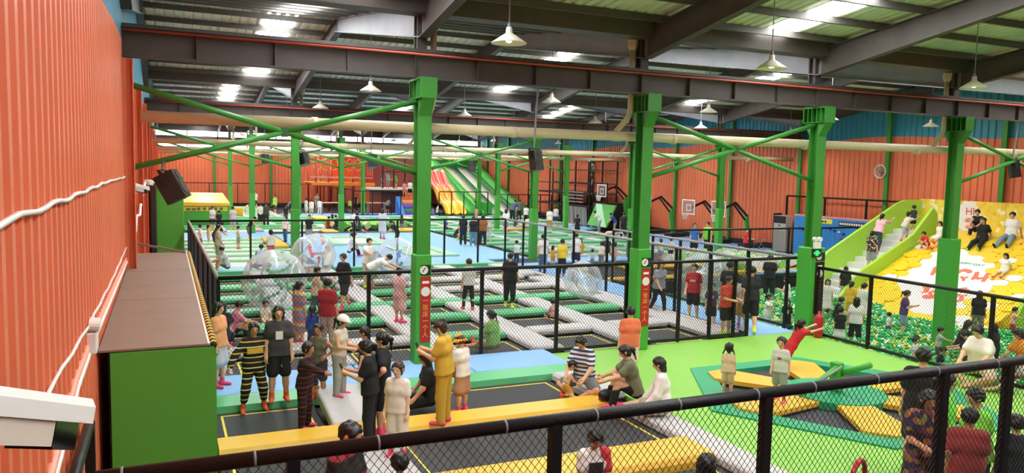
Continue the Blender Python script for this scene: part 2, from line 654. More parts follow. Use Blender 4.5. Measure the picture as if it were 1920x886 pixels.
beam_labels = ['dark steel beam with a red pipe nearest the balcony railing', 'dark steel beam with a red pipe above the blue mat area',
               'dark steel beam over the far trampolines before the rope course', 'dark steel beam closest to the clerestory windows']
for y, l in zip(ROWS[:2], beam_labels): beam(y, l)

m_sign_r = M('red_sign_board', '#b5232c', 0.45, var=0.03)
m_sign_k = M('black_sign_board', '#2a1716', 0.45, var=0.03)
m_gold = M('gold_print', '#e6b83d', 0.5, var=0)
m_redprint = M('red_print', '#b8323a', 0.5, var=0)
m_wprint = M('white_print', '#f3f1ee', 0.5, var=0)
m_exit = M('lit_green_exit_panel', '#2fd36a', 0.5, var=0, emit=1.2)


def column(i, k, cz=2.3, cw=.31, base=0.0, group='green steel columns in rows', label=None, sign=None):
    x, y = XI[i], ROWS[k]
    near = k < 2
    t = thing('steel_column', label or 'green steel column with a padded green foot casing', 'column', (x, y, base), group, kind=None)
    s = MB()
    w = .14
    s.box(x - w, x + w, y - w, y - w + .02, base, 5.35).box(x - w, x + w, y + w - .02, y + w, base, 5.35).box(x - .01, x + .01, y - w + .02, y + w - .02, base, 5.35)
    s.build('shaft', m_green, t)
    h = cw / 2
    MB().cbox(x - h, x + h, y - h, y + h, base, cz, .02).build('foot_casing', m_casing, t)
    b = MB()
    b.box(x - .17, x + .17, y - .36, y + .36, 5.69, 5.725)
    b.box(x - .17, x + .17, y - .36, y - .335, 5.35, 5.69).box(x - .17, x + .17, y + .335, y + .36, 5.35, 5.69)
    b.box(x - .012, x + .012, y - .335, y + .335, 5.35, 5.69)
    for q in (-.2, -.08, .08, .2): b.box(x - .17, x + .17, y + q - .008, y + q + .008, 5.35, 5.69)
    b.box(x - .17, x + .17, y - .36, y + .36, 5.335, 5.35)
    for sg in (-1, 1):
        b.extrude([(x - .13, y + sg * .14, 5.335), (x - .13, y + sg * .35, 5.335), (x - .13, y + sg * .14, 5.0)], (.26, 0, 0))
    b.build('bracket', m_green, t)
    MB().box(x - .1, x + .1, y + .1, y + .14, 5.725, 7.2).box(x - .1, x + .1, y + .3, y + .34, 5.725, 7.2).box(x - .01, x + .01, y + .14, y + .3, 5.725, 7.2).build('upper_shaft', m_dsteel, t)
    if sign:
        yy = y - h
        sx = x + h * .25
        sw = h * .62
        ms, mp = (m_sign_r, m_gold) if sign == 'red' else (m_sign_k, m_redprint)
        sg = MB().box(sx - sw, sx + sw, yy - .012, yy, .55, 1.86).build('sign', ms, t)
        MB().box(sx - sw * .95, sx + sw * .95, yy - .02, yy - .004, 1.9, 2.1).build('black_plate', m_edge, t)
        n = MB()
        n.tube([(sx - sw * .4, yy - .024, 2.0), (sx - sw * .4, yy - .02, 2.0)], .085, 20).build('number_disc', m_white, t)
        MB().tube([(sx, yy - .016, 1.57), (sx, yy - .012, 1.57)], .095, 20).build('white_disc', m_white, sg)
        MB().box(sx - .07, sx + .07, yy - .015, yy - .012, 1.73, 1.78).build('brand_strip', m_wprint, sg)
        for j, ch in enumerate('一张床一个人'):
            c = text_mesh('lettering', ch, .13, mp, sg, frame((sx - x, yy - .014 - y, 1.38 - j * .135 - base), (1, 0, 0), (0, 0, 1)), .002)
        MB().bar((sx - sw * .4 - .03, yy - .027, 1.96), (sx - sw * .4 + .03, yy - .027, 2.05), .015, .006, (0, 1, 0)).build('number_mark', m_edge, t)
    return t


LAB0 = {2: 'green steel column with a red sign behind the court fence at the lime deck',
        3: 'green steel column with an exit lamp and dark red-lettered sign beside the ball pit fence',
        4: 'green steel column standing in the ball pit in front of the yellow slide',
        5: 'green steel column at the outer side of the ball pit'}
column(1, 0, label='green steel column with a red one-person sign beside the blue step mat', sign='red', cw=.33)
column(2, 0, label=LAB0[2], sign='red', cw=.36)
cC = column(3, 0, label=LAB0[3], sign='black', cw=.48, cz=2.22)
column(4, 0, label=LAB0[4], cw=.42, cz=2.35, base=-1.2)
column(5, 0, label=LAB0[5], cw=.42, base=-1.2)
for k in (1, 2, 3):
    for i in range(1, 6): column(i, k, label=ORD[i - 1] + ' padded green column from the left wall in the ' + ['', 'row behind the netted court', 'row beyond the blue foam floor', 'row nearest the back wall'][k], group='green columns of row %d from the balcony' % (k + 1))

# emergency lamp and exit sign on the column beside the ball pit
x, y = XI[3] - .1, Y1 - .25
t = thing('emergency_lamp', 'white twin-head emergency lamp above the exit sign', 'lamp', (x, y, 2.2))
MB().cbox(x - .12, x + .12, y - .05, y + .01, 2.2, 2.38, .015).build('housing', m_white, t)
for sg in (-1, 1):
    l = MB().tube([(x + sg * .075, y - .06, 2.44), (x + sg * .075, y + .02, 2.44)], .06, 14).build('lamp_head', m_white, t, False)
t = thing('exit_sign', 'small green-lit exit sign with a running figure on the column', 'sign', (x, y, 2.0))
MB().box(x - .15, x + .15, y - .03, y + .0, 2.0, 2.19).build('sign_box', m_edge, t)
MB().box(x - .05, x + .05, y - .036, y - .03, 2.03, 2.16).build('running_figure', m_exit, t)
for sg in (-1, 1):
    MB().extrude([(x + sg * .07, y - .036, 2.13), (x + sg * .07, y - .036, 2.06), (x + sg * .12, y - .036, 2.095)], (0, .006, 0)).build('arrow', m_exit, t)


def brace(i, k, label, w=.052):
    xa, xb, y = XI[i] + (.06 if i == 0 else .13), XI[i + 1] - .13, ROWS[k]
    zt, zb = 5.28, 3.9
    c = ((xa + xb) / 2, y, (zt + zb) / 2)
    t = thing('cross_brace', label, 'brace', (c[0], y, zb), 'green pipe cross braces between columns', kind=None)
    for p in ((xa, y, zt), (xa, y, zb), (xb, y, zt), (xb, y, zb)):
        d = Vector(p) - Vector(c)
        MB().tube([Vector(c) + d.normalized() * .05, p], w, 10).build('brace_pipe', m_green, t, True)
    MB().tube([(c[0], y - .045, c[2]), (c[0], y + .045, c[2])], .1, 6).build('hub_plate', M('dark_green_plate', '#2c5a2c', .5), t)


BL = {0: 'green pipe cross brace running from the left wall to the near signed column', 1: 'green pipe cross brace from left wall over the court fence',
      2: 'green pipe cross brace on the left before the rope course', 3: 'thin green pipe cross brace on the left by the back wall'}
for k in range(4):
    brace(0, k, BL[k])
    brace(2, k, ['green pipe cross brace in front of the basketball hoops', 'green pipe cross brace beside the hanging grey speaker',
                 'green pipe cross brace before the big green slide', 'thin green pipe cross brace at the foot of the green slide'][k])
    brace(4, k, ['green pipe cross brace over the ball pit', 'green pipe cross brace near the middle basketball hoop',
                 'green pipe cross brace before the black frame tower', 'thin green pipe cross brace far behind the frame tower'][k])
brace(1, 2, 'green pipe cross brace above the rainbow slide fences')

DPL = ['cream drain pipe running the length of the nearest beam', 'cream drain pipe above the blue mat area', 'cream drain pipe before the rope course', 'cream drain pipe nearest the back wall']
for k, y in enumerate(ROWS):
    yy = y + .34
    t = thing('drain_pipe', DPL[k], 'pipe', (0, yy, 4.7), 'cream drain pipes along the column rows')
    MB().tube([(XL + .3, yy, 4.78), (XR - .4, yy, 4.86)], .105, 12).build('pipe', m_cream, t, True)
    cp = MB()
    x = 2.6
    while x < 29:
        c_ = MB().tube([(x - .06, yy, 4.79), (x + .06, yy, 4.79)], .118, 12).build('coupling', m_cream, t, True)
        x += 4.1
    for i in (1, 2, 4):
        x = XI[i] + (.28 if i == 1 else -.24)
        dl = thing('downpipe', ['', 'cream downpipe with a square hopper beside the near signed column', 'cream downpipe with a hopper beside the middle column', '', 'cream downpipe with a hopper above the ball pit column'][i] if k == 0 else 'cream downpipe at the %s column of the %s column row' % (ORD[i - 1], ORD[k]), 'pipe', (x, yy, 4.8),
                   'downpipes with hoppers')
        dx_ = .12 if i == 1 else .3
        MB().tube([(x, yy - .1, 6.8), (x, yy - .1, 5.35), (x - dx_ * .2, yy - .08, 5.2), (x - dx_, yy, 4.9)], .065, 10).build('pipe', m_cream, dl, True)
        MB().lathe([(.07, -.14), (.13, -.05), (.14, .1), (.1, .1)], (x, yy - .1, 6.83), 4).build('hopper', m_cream, dl)

# green columns on the right and back walls
wc = thing('wall_column', 'green steel wall column on the right wall beside the slide backdrop', 'column', (0, 0, 0), 'green columns on the right wall')
MB().box(-.1, .0, -.1, .1, -1.2, 7.1).box(.0, .12, -.01, .01, -1.2, 7.1).build('shaft', m_green, wc)
wc.location = (XR - .16, Y1 + DY / 3, 0)
for k in range(2, 12):
    y = Y1 + DY / 3 * k
    if y < YB - 1: copy_tree(wc, (XR - .16, y, 0), label='green steel wall column, %s along the right wall counted from the ball pit' % ORD[k - 1])
bc = thing('wall_column', 'green steel column on the back wall, first from the left wall', 'column', (0, 0, 0), 'green columns on the back wall')
MB().box(-.1, .1, -.1, .0, 0, 5.9).box(-.01, .01, .0, .1, 0, 5.9).build('shaft', m_green, bc)
bc.location = (XI[1] - .4, YB - .16, 0)
for j, i in enumerate((1.9, 3, 4, 5)): copy_tree(bc, (XI[0] + SX * i, YB - .16, 0), label='green steel column on the back wall, %s from the left wall' % ORD[j + 1])

lc = thing('wall_column', 'orange-painted steel wall column behind the large hanging speaker', 'column', (0, 0, 0), 'orange columns on the left wall')
MB().box(-.06, .0, -.09, .09, -1.2, 5.7).box(.0, .1, -.008, .008, -1.2, 5.7).box(.1, .115, -.09, .09, -1.2, 5.7).build('shaft', m_wl, lc)
lc.location = (XI[0] - .02, Y1 - .1, 0)
for k in range(1, 12):
    if Y1 + DY / 3 * k < YB - 1: copy_tree(lc, (XI[0] - .02, Y1 - .1 + DY / 3 * k, 0), label='orange-painted wall column, %s past the hanging speaker' % ORD[k - 1])

# pendant lamps
m_shade = M('white_enamel_shade', '#f4efdf', 0.35, var=0.03)
m_bulb = M('lit_bulb', '#fff2d8', 0.4, var=0, emit=2.0)
lamp = thing('pendant_lamp', 'white enamel pendant lamp with a wide conical shade', 'lamp', (0, 0, 0), 'pendant lamps under the roof')
MB().lathe([(.04, .2), (.055, .18), (.06, .1), (.09, .08), (.3, -.06), (.305, -.075), (.285, -.06), (.08, .06), (.001, .065)], (0, 0, 0), 24).build('shade', m_shade, lamp, True)
MB().lathe([(.002, .27), (.03, .26), (.035, .2), (.002, .19)], (0, 0, 0), 10).build('cap', m_lsteel, lamp, True)
MB().lathe([(.002, -.07), (.05, -.05), (.06, .0), (.03, .06), (.002, .06)], (0, 0, 0), 12).build('bulb', m_bulb, lamp, True)
rod = MB().tube([(0, 0, .25), (0, 0, 1.6)], .012, 6).build('rod', m_lsteel, lamp)
used = False
for ly, y in enumerate((3.9, 12.1, 21.7, 29.4, 38.0, 45.6, 54.2, 61.8, 70.2)):
    for lx, x in enumerate((5.35, 11.1, 17.2, 22.9, 28.4)):
        z = 6.2
        o = lamp if not used else copy_tree(lamp)
        used = True
        o.location = (x, y, z)
        o['label'] = 'white conical pendant lamp, %s from the left wall in the %s lamp row' % (ORD[lx], ORD[ly])
        rd = [c for c in o.children if c.name.startswith('rod')][0]
        rd.scale = (1, 1, (zroof(y) - z) / 1.6)
        ld = bpy.data.lights.new('pendant_light', 'SPOT')
        ld.energy = LAMP_POWER
        ld.color = (1.0, .93, .82)
        ld.spot_size = math.radians(150)
        ld.spot_blend = 0.6
        ld.shadow_soft_size = .12
        lo = bpy.data.objects.new('pendant_light', ld)
        col.objects.link(lo)
        lo.parent = o
        lo.location = (0, 0, -.1)
# ------------------------------------------------------------------ helpers for mats, pads, fences
def slab(name, x0, x1, y0, y1, z0, z1, mat, label, cat='mat', c=.02, group=None):
    o = MB().cbox(x0, x1, y0, y1, z0, z1, c).build(name, mat, loc=((x0 + x1) / 2, (y0 + y1) / 2, z0))
    return tag(o, label, cat, group)


def net_mb(p0, p1, z0, z1, pitch, w):
    """diamond netting between two points: straight cords in both diagonal directions"""
    p0, p1 = np.array([p0[0], p0[1]]), np.array([p1[0], p1[1]])
    L = float(np.linalg.norm(p1 - p0))
    d = (p1 - p0) / L
    n = np.array([-d[1], d[0]])
    H = z1 - z0
    mb = MB()
    k = 1.25
    c = -H / k
    vs, fs = [], []
    segs = []
    while c < L:
        a, b = max(0.0, c), min(L, c + H / k)
        if b - a > .01:
            segs.append((a, z0 + (a - c) * k, b, z0 + (b - c) * k))
            segs.append((a, z1 - (a - c) * k, b, z1 - (b - c) * k))
        c += pitch
    for (a, za, b, zb) in segs:
        A = np.array([p0[0] + d[0] * a, p0[1] + d[1] * a, za])
        B = np.array([p0[0] + d[0] * b, p0[1] + d[1] * b, zb])
        t = (B - A) / np.linalg.norm(B - A)
        n3 = np.array([n[0], n[1], 0.0])
        m3 = np.cross(t, n3)
        i = len(vs)
        for e in (A, B):
            for q in (m3 * w / 2 + n3 * w / 2, -m3 * w / 2 + n3 * w / 2, -n3 * w / 2): vs.append(e + q)
        fs += [[i, i + 1, i + 4, i + 3], [i + 1, i + 2, i + 5, i + 4], [i + 2, i, i + 3, i + 5]]
    return mb.add(vs, fs)


def fence(label, p0, p1, zb, zt, posts, pitch=.075, nw=.006, r=.034, net=True, group=None, name='net_fence', capmat=None, bottom=True):
    p0, p1 = Vector((p0[0], p0[1], 0)), Vector((p1[0], p1[1], 0))
    t = thing(name, label, 'fence', (p0.x, p0.y, zb), group)
    Z = Vector((0, 0, 1))
    MB().tube([p0 + Z * zt, p1 + Z * zt], r * 1.15, 10).build('top_rail', capmat or m_foam, t, True)
    if bottom: MB().bar(p0 + Z * (zb + .06), p1 + Z * (zb + .06), .05, .07).build('bottom_rail', m_black, t)
    for s in posts:
        q = p0.lerp(p1, s)
        MB().bar(q + Z * zb, q + Z * (zt - .01), r * 2, r * 2, (0, 1, 0)).build('post', m_foam, t)
    if net:
        o = net_mb(p0, p1, zb + .08, zt - r, pitch, nw).build('netting', m_net, t)
        o['kind'] = 'stuff'
    return t


m_railwhite = M('worn_shiny_rail_sleeve', '#8e8c8e', 0.3, var=0.45, scale=9)

# near balcony railing
t = fence('black foam-sleeved balcony railing with diamond netting nearest the viewer', (-.3, 3.74), (9.2, 3.74), 1.45, 2.6, [], .047, .0036, .032, name='balcony_railing')
Z = Vector((0, 0, 1))
for x in (-.25, .55, 1.99, 3.53, 5.22, 5.96, 7.4, 8.9):
    MB().bar((x, 3.74, 1.42), (x, 3.74, 2.59), .062, .062, (0, 1, 0)).build('post', m_foam, t)
x = -.2
while x < 9:
    MB().tube([(x, 3.74, 2.6), (x + .012, 3.74, 2.6)], .0395, 10).build('tape_joint', M('grey_tape', '#77757a', .4), t, True)
    x += .43 + .3 * random.random()
t = fence('short black foam-sleeved hand rail beside the orange wall', (-.54, 4.6), (-.54, 6.4), 1.3, 2.04, [1], net=False, r=.034, name='hand_rail', bottom=False)

# the netted court: front, left, far and right sides
CZ = 1.92
fence('black netted court fence along the blue step mat', (.86, 14.8), (13.2, 14.8), .0, CZ, [0, .225, .42, .565, .71, .83, .905, .965, 1.0], group='court fences')
fence('black netted court fence beside the long brown-topped cabinet', (.86, 14.8), (.76, 29.7), .0, CZ, [.09, .2, .33, .5, .68, .84, 1], capmat=m_railwhite, group='court fences')
fence('black netted court fence on the far side before the blue mats', (.76, 29.7), (13.15, 29.7), .0, CZ, [.17, .32, .48, .62, .78, .9, 1], group='court fences', pitch=.1, nw=.004)
fence('black netted court fence along the blue walkway', (13.2, 14.8), (13.15, 29.7), .0, CZ, [.1, .2, .32, .45, .6, .75, .88], capmat=m_railwhite, group='court fences', pitch=.1, nw=.004)
fence('black rail bridging from the court fence to the exit-sign column', (13.25, 14.8), (14.9, 14.8), 1.0, CZ, [], net=False, bottom=False, name='cross_rail')
fence('black fence between the blue walkway and the ball pit', (14.9, 15.0), (14.9, 23.9), .0, CZ, [0.03, .2, .38, .55, .72, .88, 1], capmat=m_railwhite, pitch=.12, nw=.004)
fence('black fence in front of the basketball hoops', (14.95, 24.0), (29.5, 24.0), -.1, 1.85, [.12, .3, .44, .58, .7, .85], pitch=.12, nw=.004)
fence('black netted fence between the lime deck and the ball pit', (14.97, 4.4), (14.97, 14.3), .0, 1.72, [0, .22, .545, .838, 1], pitch=.07, nw=.005)
fence('tall black fence in front of the orange back wall', (1.3, 75.6), (13.5, 75.6), .1, 2.2, [0, .2, .4, .6, .8, 1], pitch=.2, nw=.006)
fence('black fence running toward the rope course', (13.5, 75.6), (14.0, 62.5), .1, 2.1, [.2, .4, .6, .8, 1], pitch=.2, nw=.006)
fence('black fence before the rope course tables', (14.0, 62.4), (18.0, 62.4), .0, 2.0, [.2, .4, .6, .8, 1], net=False)
fence('black fence at the foot of the wavy rainbow slide', (20.9, 61.0), (25.3, 61.0), .0, 2.05, [0, .25, .5, .75, 1], net=False)
fence('black fence at the foot of the big green slide', (25.8, 60.3), (30.4, 59.0), .0, 1.9, [0, .2, .4, .6, .8, 1], net=False)
fence('upper black guard rail behind the blue climbing wall', (30.15, 23.6), (30.15, 31.2), 1.95, 2.95, [0, .33, .66, 1], net=False, bottom=False, r=.04)

# ------------------------------------------------------------------ front court (near trampolines)
bed_lab = 'black trampoline bed with a yellow border line in the netted court'


def bed(x0, x1, y0, y1, label, group, mat=None, line=True, z=-.03, name='trampoline'):
    cx, cy = (x0 + x1) / 2, (y0 + y1) / 2
    t = thing(name, label, 'trampoline', (cx, cy, z - .05), group)
    MB().box(x0, x1, y0, y1, z - .03, z).build('bed', mat or m_mat, t)
    if line:
        g, w = .14, .035
        l = MB()
        l.box(x0 + g, x1 - g, y0 + g, y0 + g + w, z, z + .004).box(x0 + g, x1 - g, y1 - g - w, y1 - g, z, z + .004)
        l.box(x0 + g, x0 + g + w, y0 + g + w, y1 - g - w, z, z + .004).box(x1 - g - w, x1 - g, y0 + g + w, y1 - g - w, z, z + .004)
        l.build('border_line', m_yline, t)
    return t


bed(.62, 2.24, 11.4, 12.95, 'black trampoline bed under the boy in the bee costume', 'front trampoline beds')
bed(2.98, 6.72, 11.4, 12.95, 'wide black trampoline bed between the two long front pads', 'front trampoline beds')
bed(.62, 2.26, 8.9, 10.75, 'black trampoline bed beside the green cabinet front', 'front trampoline beds')
bed(3.0, 6.95, 9.15, 10.75, 'wide black trampoline bed behind the near yellow pad', 'front trampoline beds')
bed(2.98, 6.95, 6.6, 8.25, 'black trampoline bed nearest the balcony railing', 'front trampoline beds')
bed(.62, 2.26, 6.6, 8.7, 'black trampoline bed in the corner under the balcony', 'front trampoline beds')


def ypad(x0, x1, y0, y1, label):
    o = MB()
    o.add([(x0, y0, .06), (x0, y0 + .04, .13), (x0, y1 - .12, .15), (x0, y1, .1), (x0, y1, -.05), (x0, y0, -.05),
           (x1, y0, .06), (x1, y0 + .04, .13), (x1, y1 - .12, .15), (x1, y1, .1), (x1, y1, -.05), (x1, y0, -.05)],
          [[0, 1, 2, 3, 4, 5], [11, 10, 9, 8, 7, 6]] + [[i, i + 6, (i + 1) % 6 + 6, (i + 1) % 6] for i in range(6)])
    return tag(o.build('long_pad', m_pyel, loc=((x0 + x1) / 2, y0, -.05)), label, 'pad')


ypad(.62, 6.95, 10.78, 11.38, 'long yellow vinyl pad crossing the front trampolines')
ypad(2.9, 6.95, 8.28, 9.1, 'yellow vinyl pad just behind the balcony netting')
# sloping and flat grey pads
o = MB()
o.add([(2.24, 11.3, .16), (2.96, 11.3, .16), (2.96, 12.75, .34), (2.24, 12.75, .34), (2.24, 11.3, -.02), (2.96, 11.3, -.02), (2.96, 12.75, .12), (2.24, 12.75, .12)],
      [[0, 1, 2, 3], [7, 6, 5, 4], [0, 4, 5, 1], [1, 5, 6, 2], [2, 6, 7, 3], [3, 7, 4, 0]])
o = o.build('ramp_pad', m_pwhite, loc=(2.6, 12, 0))
bv = o.modifiers.new('bevel', 'BEVEL'); bv.width = .05; bv.segments = 3
tag(o, 'sloping light grey pad under the woman in the white cap', 'pad')
slab('divider_pad', 2.27, 2.97, 6.6, 10.9, -.05, .13, m_pwhite, 'long light grey divider pad in front of the yellow pad', 'pad', .05)
slab('divider_pad', 6.97, 7.5, 5.0, 10.75, -.05, .1, m_pwhite, 'light grey edge pad between the black beds and the lime deck', 'pad', .03)
slab('divider_pad', 6.74, 7.5, 11.4, 12.9, -.05, .14, m_pwhite, 'short white pad behind the sitting parent and toddler', 'pad', .05)
# step mat along the court fence: green nosing, blue top
o = MB().add([(.55, 12.95, -.05), (.55, 12.97, .08), (.55, 13.45, .12), (.55, 13.45, -.05), (7.5, 12.95, -.05), (7.5, 12.97, .08), (7.5, 13.45, .12), (7.5, 13.45, -.05)],
             [[0, 1, 2, 3], [7, 6, 5, 4], [0, 4, 5, 1], [1, 5, 6, 2], [2, 6, 7, 3], [3, 7, 4, 0]]).build('step_nosing', m_pgreen, loc=(.55, 13, 0))
tag(o, 'long green vinyl nosing at the front of the blue step mat', 'mat')
for j, (a, b) in enumerate(((.55, 3.3), (3.32, 5.4), (5.42, 7.5))):
    slab('step_mat', a, b, 13.46, 14.75, -.05, .12, m_pblue, ['light blue step mat beside the court corner', 'light blue step mat at the foot of the near signed column', 'light blue step mat next to the lime deck'][j], 'mat', .02)

# ------------------------------------------------------------------ lime deck and the six-sided trampoline
ldk = thing('lime_deck', 'lime green padded deck surrounding the six-sided trampoline', 'deck', (11.2, 9, -.1))
HC, HR = np.array([11.2, 10.13]), 2.82
hexv = [HC + HR * np.array([math.cos(math.radians(a)), math.sin(math.radians(a))]) for a in (0, 60, 120, 180, 240, 300)]
rect = [(14.94, 4.2), (14.94, 14.75), (7.52, 14.75), (7.52, 4.2)]
h = [tuple(v) for v in hexv]
polys = [[h[0], (14.94, h[0][1]), (14.94, 14.75), (h[1][0], 14.75), h[1]], [h[1], (h[1][0], 14.75), (h[2][0], 14.75), h[2]],
         [h[2], (h[2][0], 14.75), (7.52, 14.75), (7.52, h[3][1]), h[3]], [h[3], (7.52, h[3][1]), (7.52, 4.2), (h[4][0], 4.2), h[4]],
         [h[4], (h[4][0], 4.2), (h[5][0], 4.2), h[5]], [h[5], (h[5][0], 4.2), (14.94, 4.2), (14.94, h[0][1]), h[0]]]
for p in polys: MB().prism(p, -.1, .0).build('deck_panel', m_lime, ldk)
hx = thing('spinner_trampoline', 'six-sided trampoline with yellow spokes and a green sweeper post', 'trampoline', (HC[0], HC[1], -.1))
for i in range(6):
    a, b = hexv[i], hexv[(i + 1) % 6]
    ai, bi = HC + (a - HC) * .83, HC + (b - HC) * .83
    MB().prism([tuple(a), tuple(b), tuple(bi), tuple(ai)], -.1, .03).build('border_pad', m_dgreen, hx)
    MB().prism([tuple(ai), tuple(bi), tuple(HC)], -.1, -.06).build('bed', m_mat, hx)
    ang = math.radians(60 * i + 5)
    d, n = np.array([math.cos(ang), math.sin(ang)]), np.array([-math.sin(ang), math.cos(ang)])
    q = [HC + d * .7 + n * .3, HC + d * .7 - n * .3, HC + d * 2.18 - n * .44, HC + d * 2.38 - n * .02, HC + d * 2.12 + n * .4]
    sp_ = MB().prism([tuple(v) for v in q], -.01, .07).build('spoke_pad', m_pyel, hx)
    MB().prism([tuple(v) for v in q], -.05, -.011).build('spoke_base', m_edge, sp_)
MB().prism([(HC[0] + .88 * math.cos(t), HC[1] + .88 * math.sin(t)) for t in np.linspace(0, 2 * math.pi, 33)[:-1]], -.05, .085).build('centre_disc', m_dgreen, hx)
MB().cbox(HC[0] - .09, HC[0] + .09, HC[1] - .09, HC[1] + .09, .08, .62, .015).build('sweeper_post', m_casing, hx)
eL, eR = at(1503, 738, .16), at(1632, 684, .72)
aL = MB().tube([(HC[0] - .06, HC[1] - .06, .54), tuple(eL)], .05, 10).build('sweeper_arm', m_casing, hx, True)
MB().tube([(HC[0] - .06, HC[1] - .16, .58), (eL[0] * .6 + HC[0] * .4, eL[1] * .6 + HC[1] * .4 - .08, .36)], .022, 8).build('steel_rod', m_lsteel, aL, True)
MB().tube([(HC[0] + .06, HC[1] + .06, .36), tuple(eR)], .055, 10).build('sweeper_arm', m_casing, hx, True)

# ------------------------------------------------------------------ court trampolines
slab('walkway_mat', 13.25, 14.85, 14.8, 22.5, -.1, .0, m_pblue, 'blue foam walkway mat between the court and the ball pit', 'mat')
slab('walkway_mat', 13.25, 14.85, 22.52, 29.85, -.1, .0, m_pblue, 'far blue foam walkway mat beside the court', 'mat')
BXC = [1.95, 4.28, 6.62, 8.98, 11.32]
PYC = [16.86, 19.25, 21.45, 23.65, 25.85, 28.05]
proto = thing('trampoline', bed_lab, 'trampoline', (0, 0, 0), 'trampoline beds of the netted court')
MB().box(-.82, .82, -.78, .78, -.06, -.03).build('bed', m_mat, proto)
l = MB()
g, w = .16, .04
l.box(-.82 + g, .82 - g, -.7, -.7 + w, -.03, -.026).box(-.82 + g, .82 - g, .7 - w, .7, -.03, -.026)
l.box(-.82 + g, -.82 + g + w, -.66, .66, -.03, -.026).box(.82 - g - w, .82 - g, -.66, .66, -.03, -.026)
l.build('border_line', m_yline, proto)
first = True
for ci_, x in enumerate(BXC):
    for ri_, y in enumerate((15.65, 17.97, 20.28, 22.48, 24.68, 26.88)):
        o = proto if first else copy_tree(proto)
        first = False
        o.location = (x, y, -.02)
        o['label'] = 'black court trampoline, %s column from the cabinet, %s from the step mat fence' % (ORD[ci_], ORD[ri_])
white_cells = {(0, 0), (1, 0), (3, 0), (4, 0), (3, 3), (4, 3), (2, 4), (3, 4), (4, 4), (3, 5), (4, 5)}
pads = {}
for i, x in enumerate(BXC):
    for j, y in enumerate(PYC):
        wht = (i, j) in white_cells
        key = wht
        if key not in pads:
            o = MB().cbox(-.83, .83, -.29, .29, -.06, .11, .05).build('cross_pad', m_pwhite if wht else m_pgreen)
            tag(o, ('white' if wht else 'green') + ' cross pad between two beds of the netted court', 'pad', ('white' if wht else 'green') + ' cross pads of the netted court')
            pads[key] = o
        else:
            o = pads[key].copy()
            col.objects.link(o)
        o['label'] = '%s court cross pad, %s column from the cabinet, %s from the step mat' % ('white' if wht else 'green', ORD[i], ORD[j])
        o.location = (x, y, 0)
lp = None
for i, x in enumerate((3.11, 5.45, 7.8, 10.15, 12.55)):
    for j, (a, b) in enumerate(((15.0, 21.14), (21.76, 25.4), (26.2, 29.3))):
        o = MB().cbox(x - .35, x + .35, a, b, -.06, .1, .04).build('divider_pad', m_pwhite, loc=(x, (a + b) / 2, 0))
        tag(o, 'light grey court divider pad, %s line from the cabinet, %s from the step mat' % (ORD[i], ORD[j]), 'pad', 'divider pads of the netted court')
    if i < 4:
        o = MB().cbox(x - .36, x + .36, 21.16, 21.74, -.06, .11, .05).build('cross_pad', m_pgreen, loc=(x, 21.38, 0))
        tag(o, 'short green joining pad of the court row, %s from the cabinet' % ORD[i], 'pad', 'joining pads of the netted court')
slab('edge_pad', .92, 1.12, 15.0, 29.3, -.06, .1, m_pwhite, 'narrow light grey edge pad along the cabinet side of the court', 'pad')
slab('edge_pad', 12.92, 13.15, 15.0, 29.3, -.06, .1, m_pwhite, 'narrow light grey edge pad along the walkway side of the court', 'pad')
slab('edge_pad', 1.0, 13.1, 29.35, 29.62, -.06, .12, m_pgreen, 'green edge pad along the far court fence', 'pad')

# ------------------------------------------------------------------ mats and beds beyond the court
m_palemat = M('pale_reflection_bed', '#d8dccd', 0.6, var=0.08)  # light reflected off the distant beds, painted in as a pale colour
m_gmat = M('grey_green_bed', '#98a097', 0.7, var=0.1)
slab('foam_mat', .6, 13.1, 29.95, 31.6, -.1, .0, m_pblue, 'blue foam mat strip behind the far court fence', 'mat')
slab('foam_mat', 5.7, 15.2, 31.62, 45.9, -.1, .0, m_pblue, 'wide blue foam floor in the middle of the hall', 'mat')
slab('foam_mat', .6, 5.6, 42.7, 47.5, -.1, .0, m_pblue, 'blue foam mat on the left before the green box', 'mat')
slab('foam_mat', 15.5, 29.5, 29.95, 31.3, -.1, .0, m_pblue, 'blue foam strip before the basketball hoops', 'mat')
slab('foam_mat', 21.6, 30.4, 46.6, 49.5, -.1, .0, m_pblue, 'blue foam mat before the black frame tower', 'mat')
slab('foam_mat', 8.5, 20.5, 60.2, 65.0, -.1, .02, m_pblue, 'blue foam mat before the rope course', 'mat')
slab('foam_mat', 20.6, 30.2, 60.2, 61.8, -.1, .02, m_pblue, 'blue foam mat along the foot of the slides', 'mat')
slab('foam_mat', 25.5, 30.4, 31.4, 42.0, -.1, .01, m_pblue, 'blue foam mat along the right wall under the hoops', 'mat')


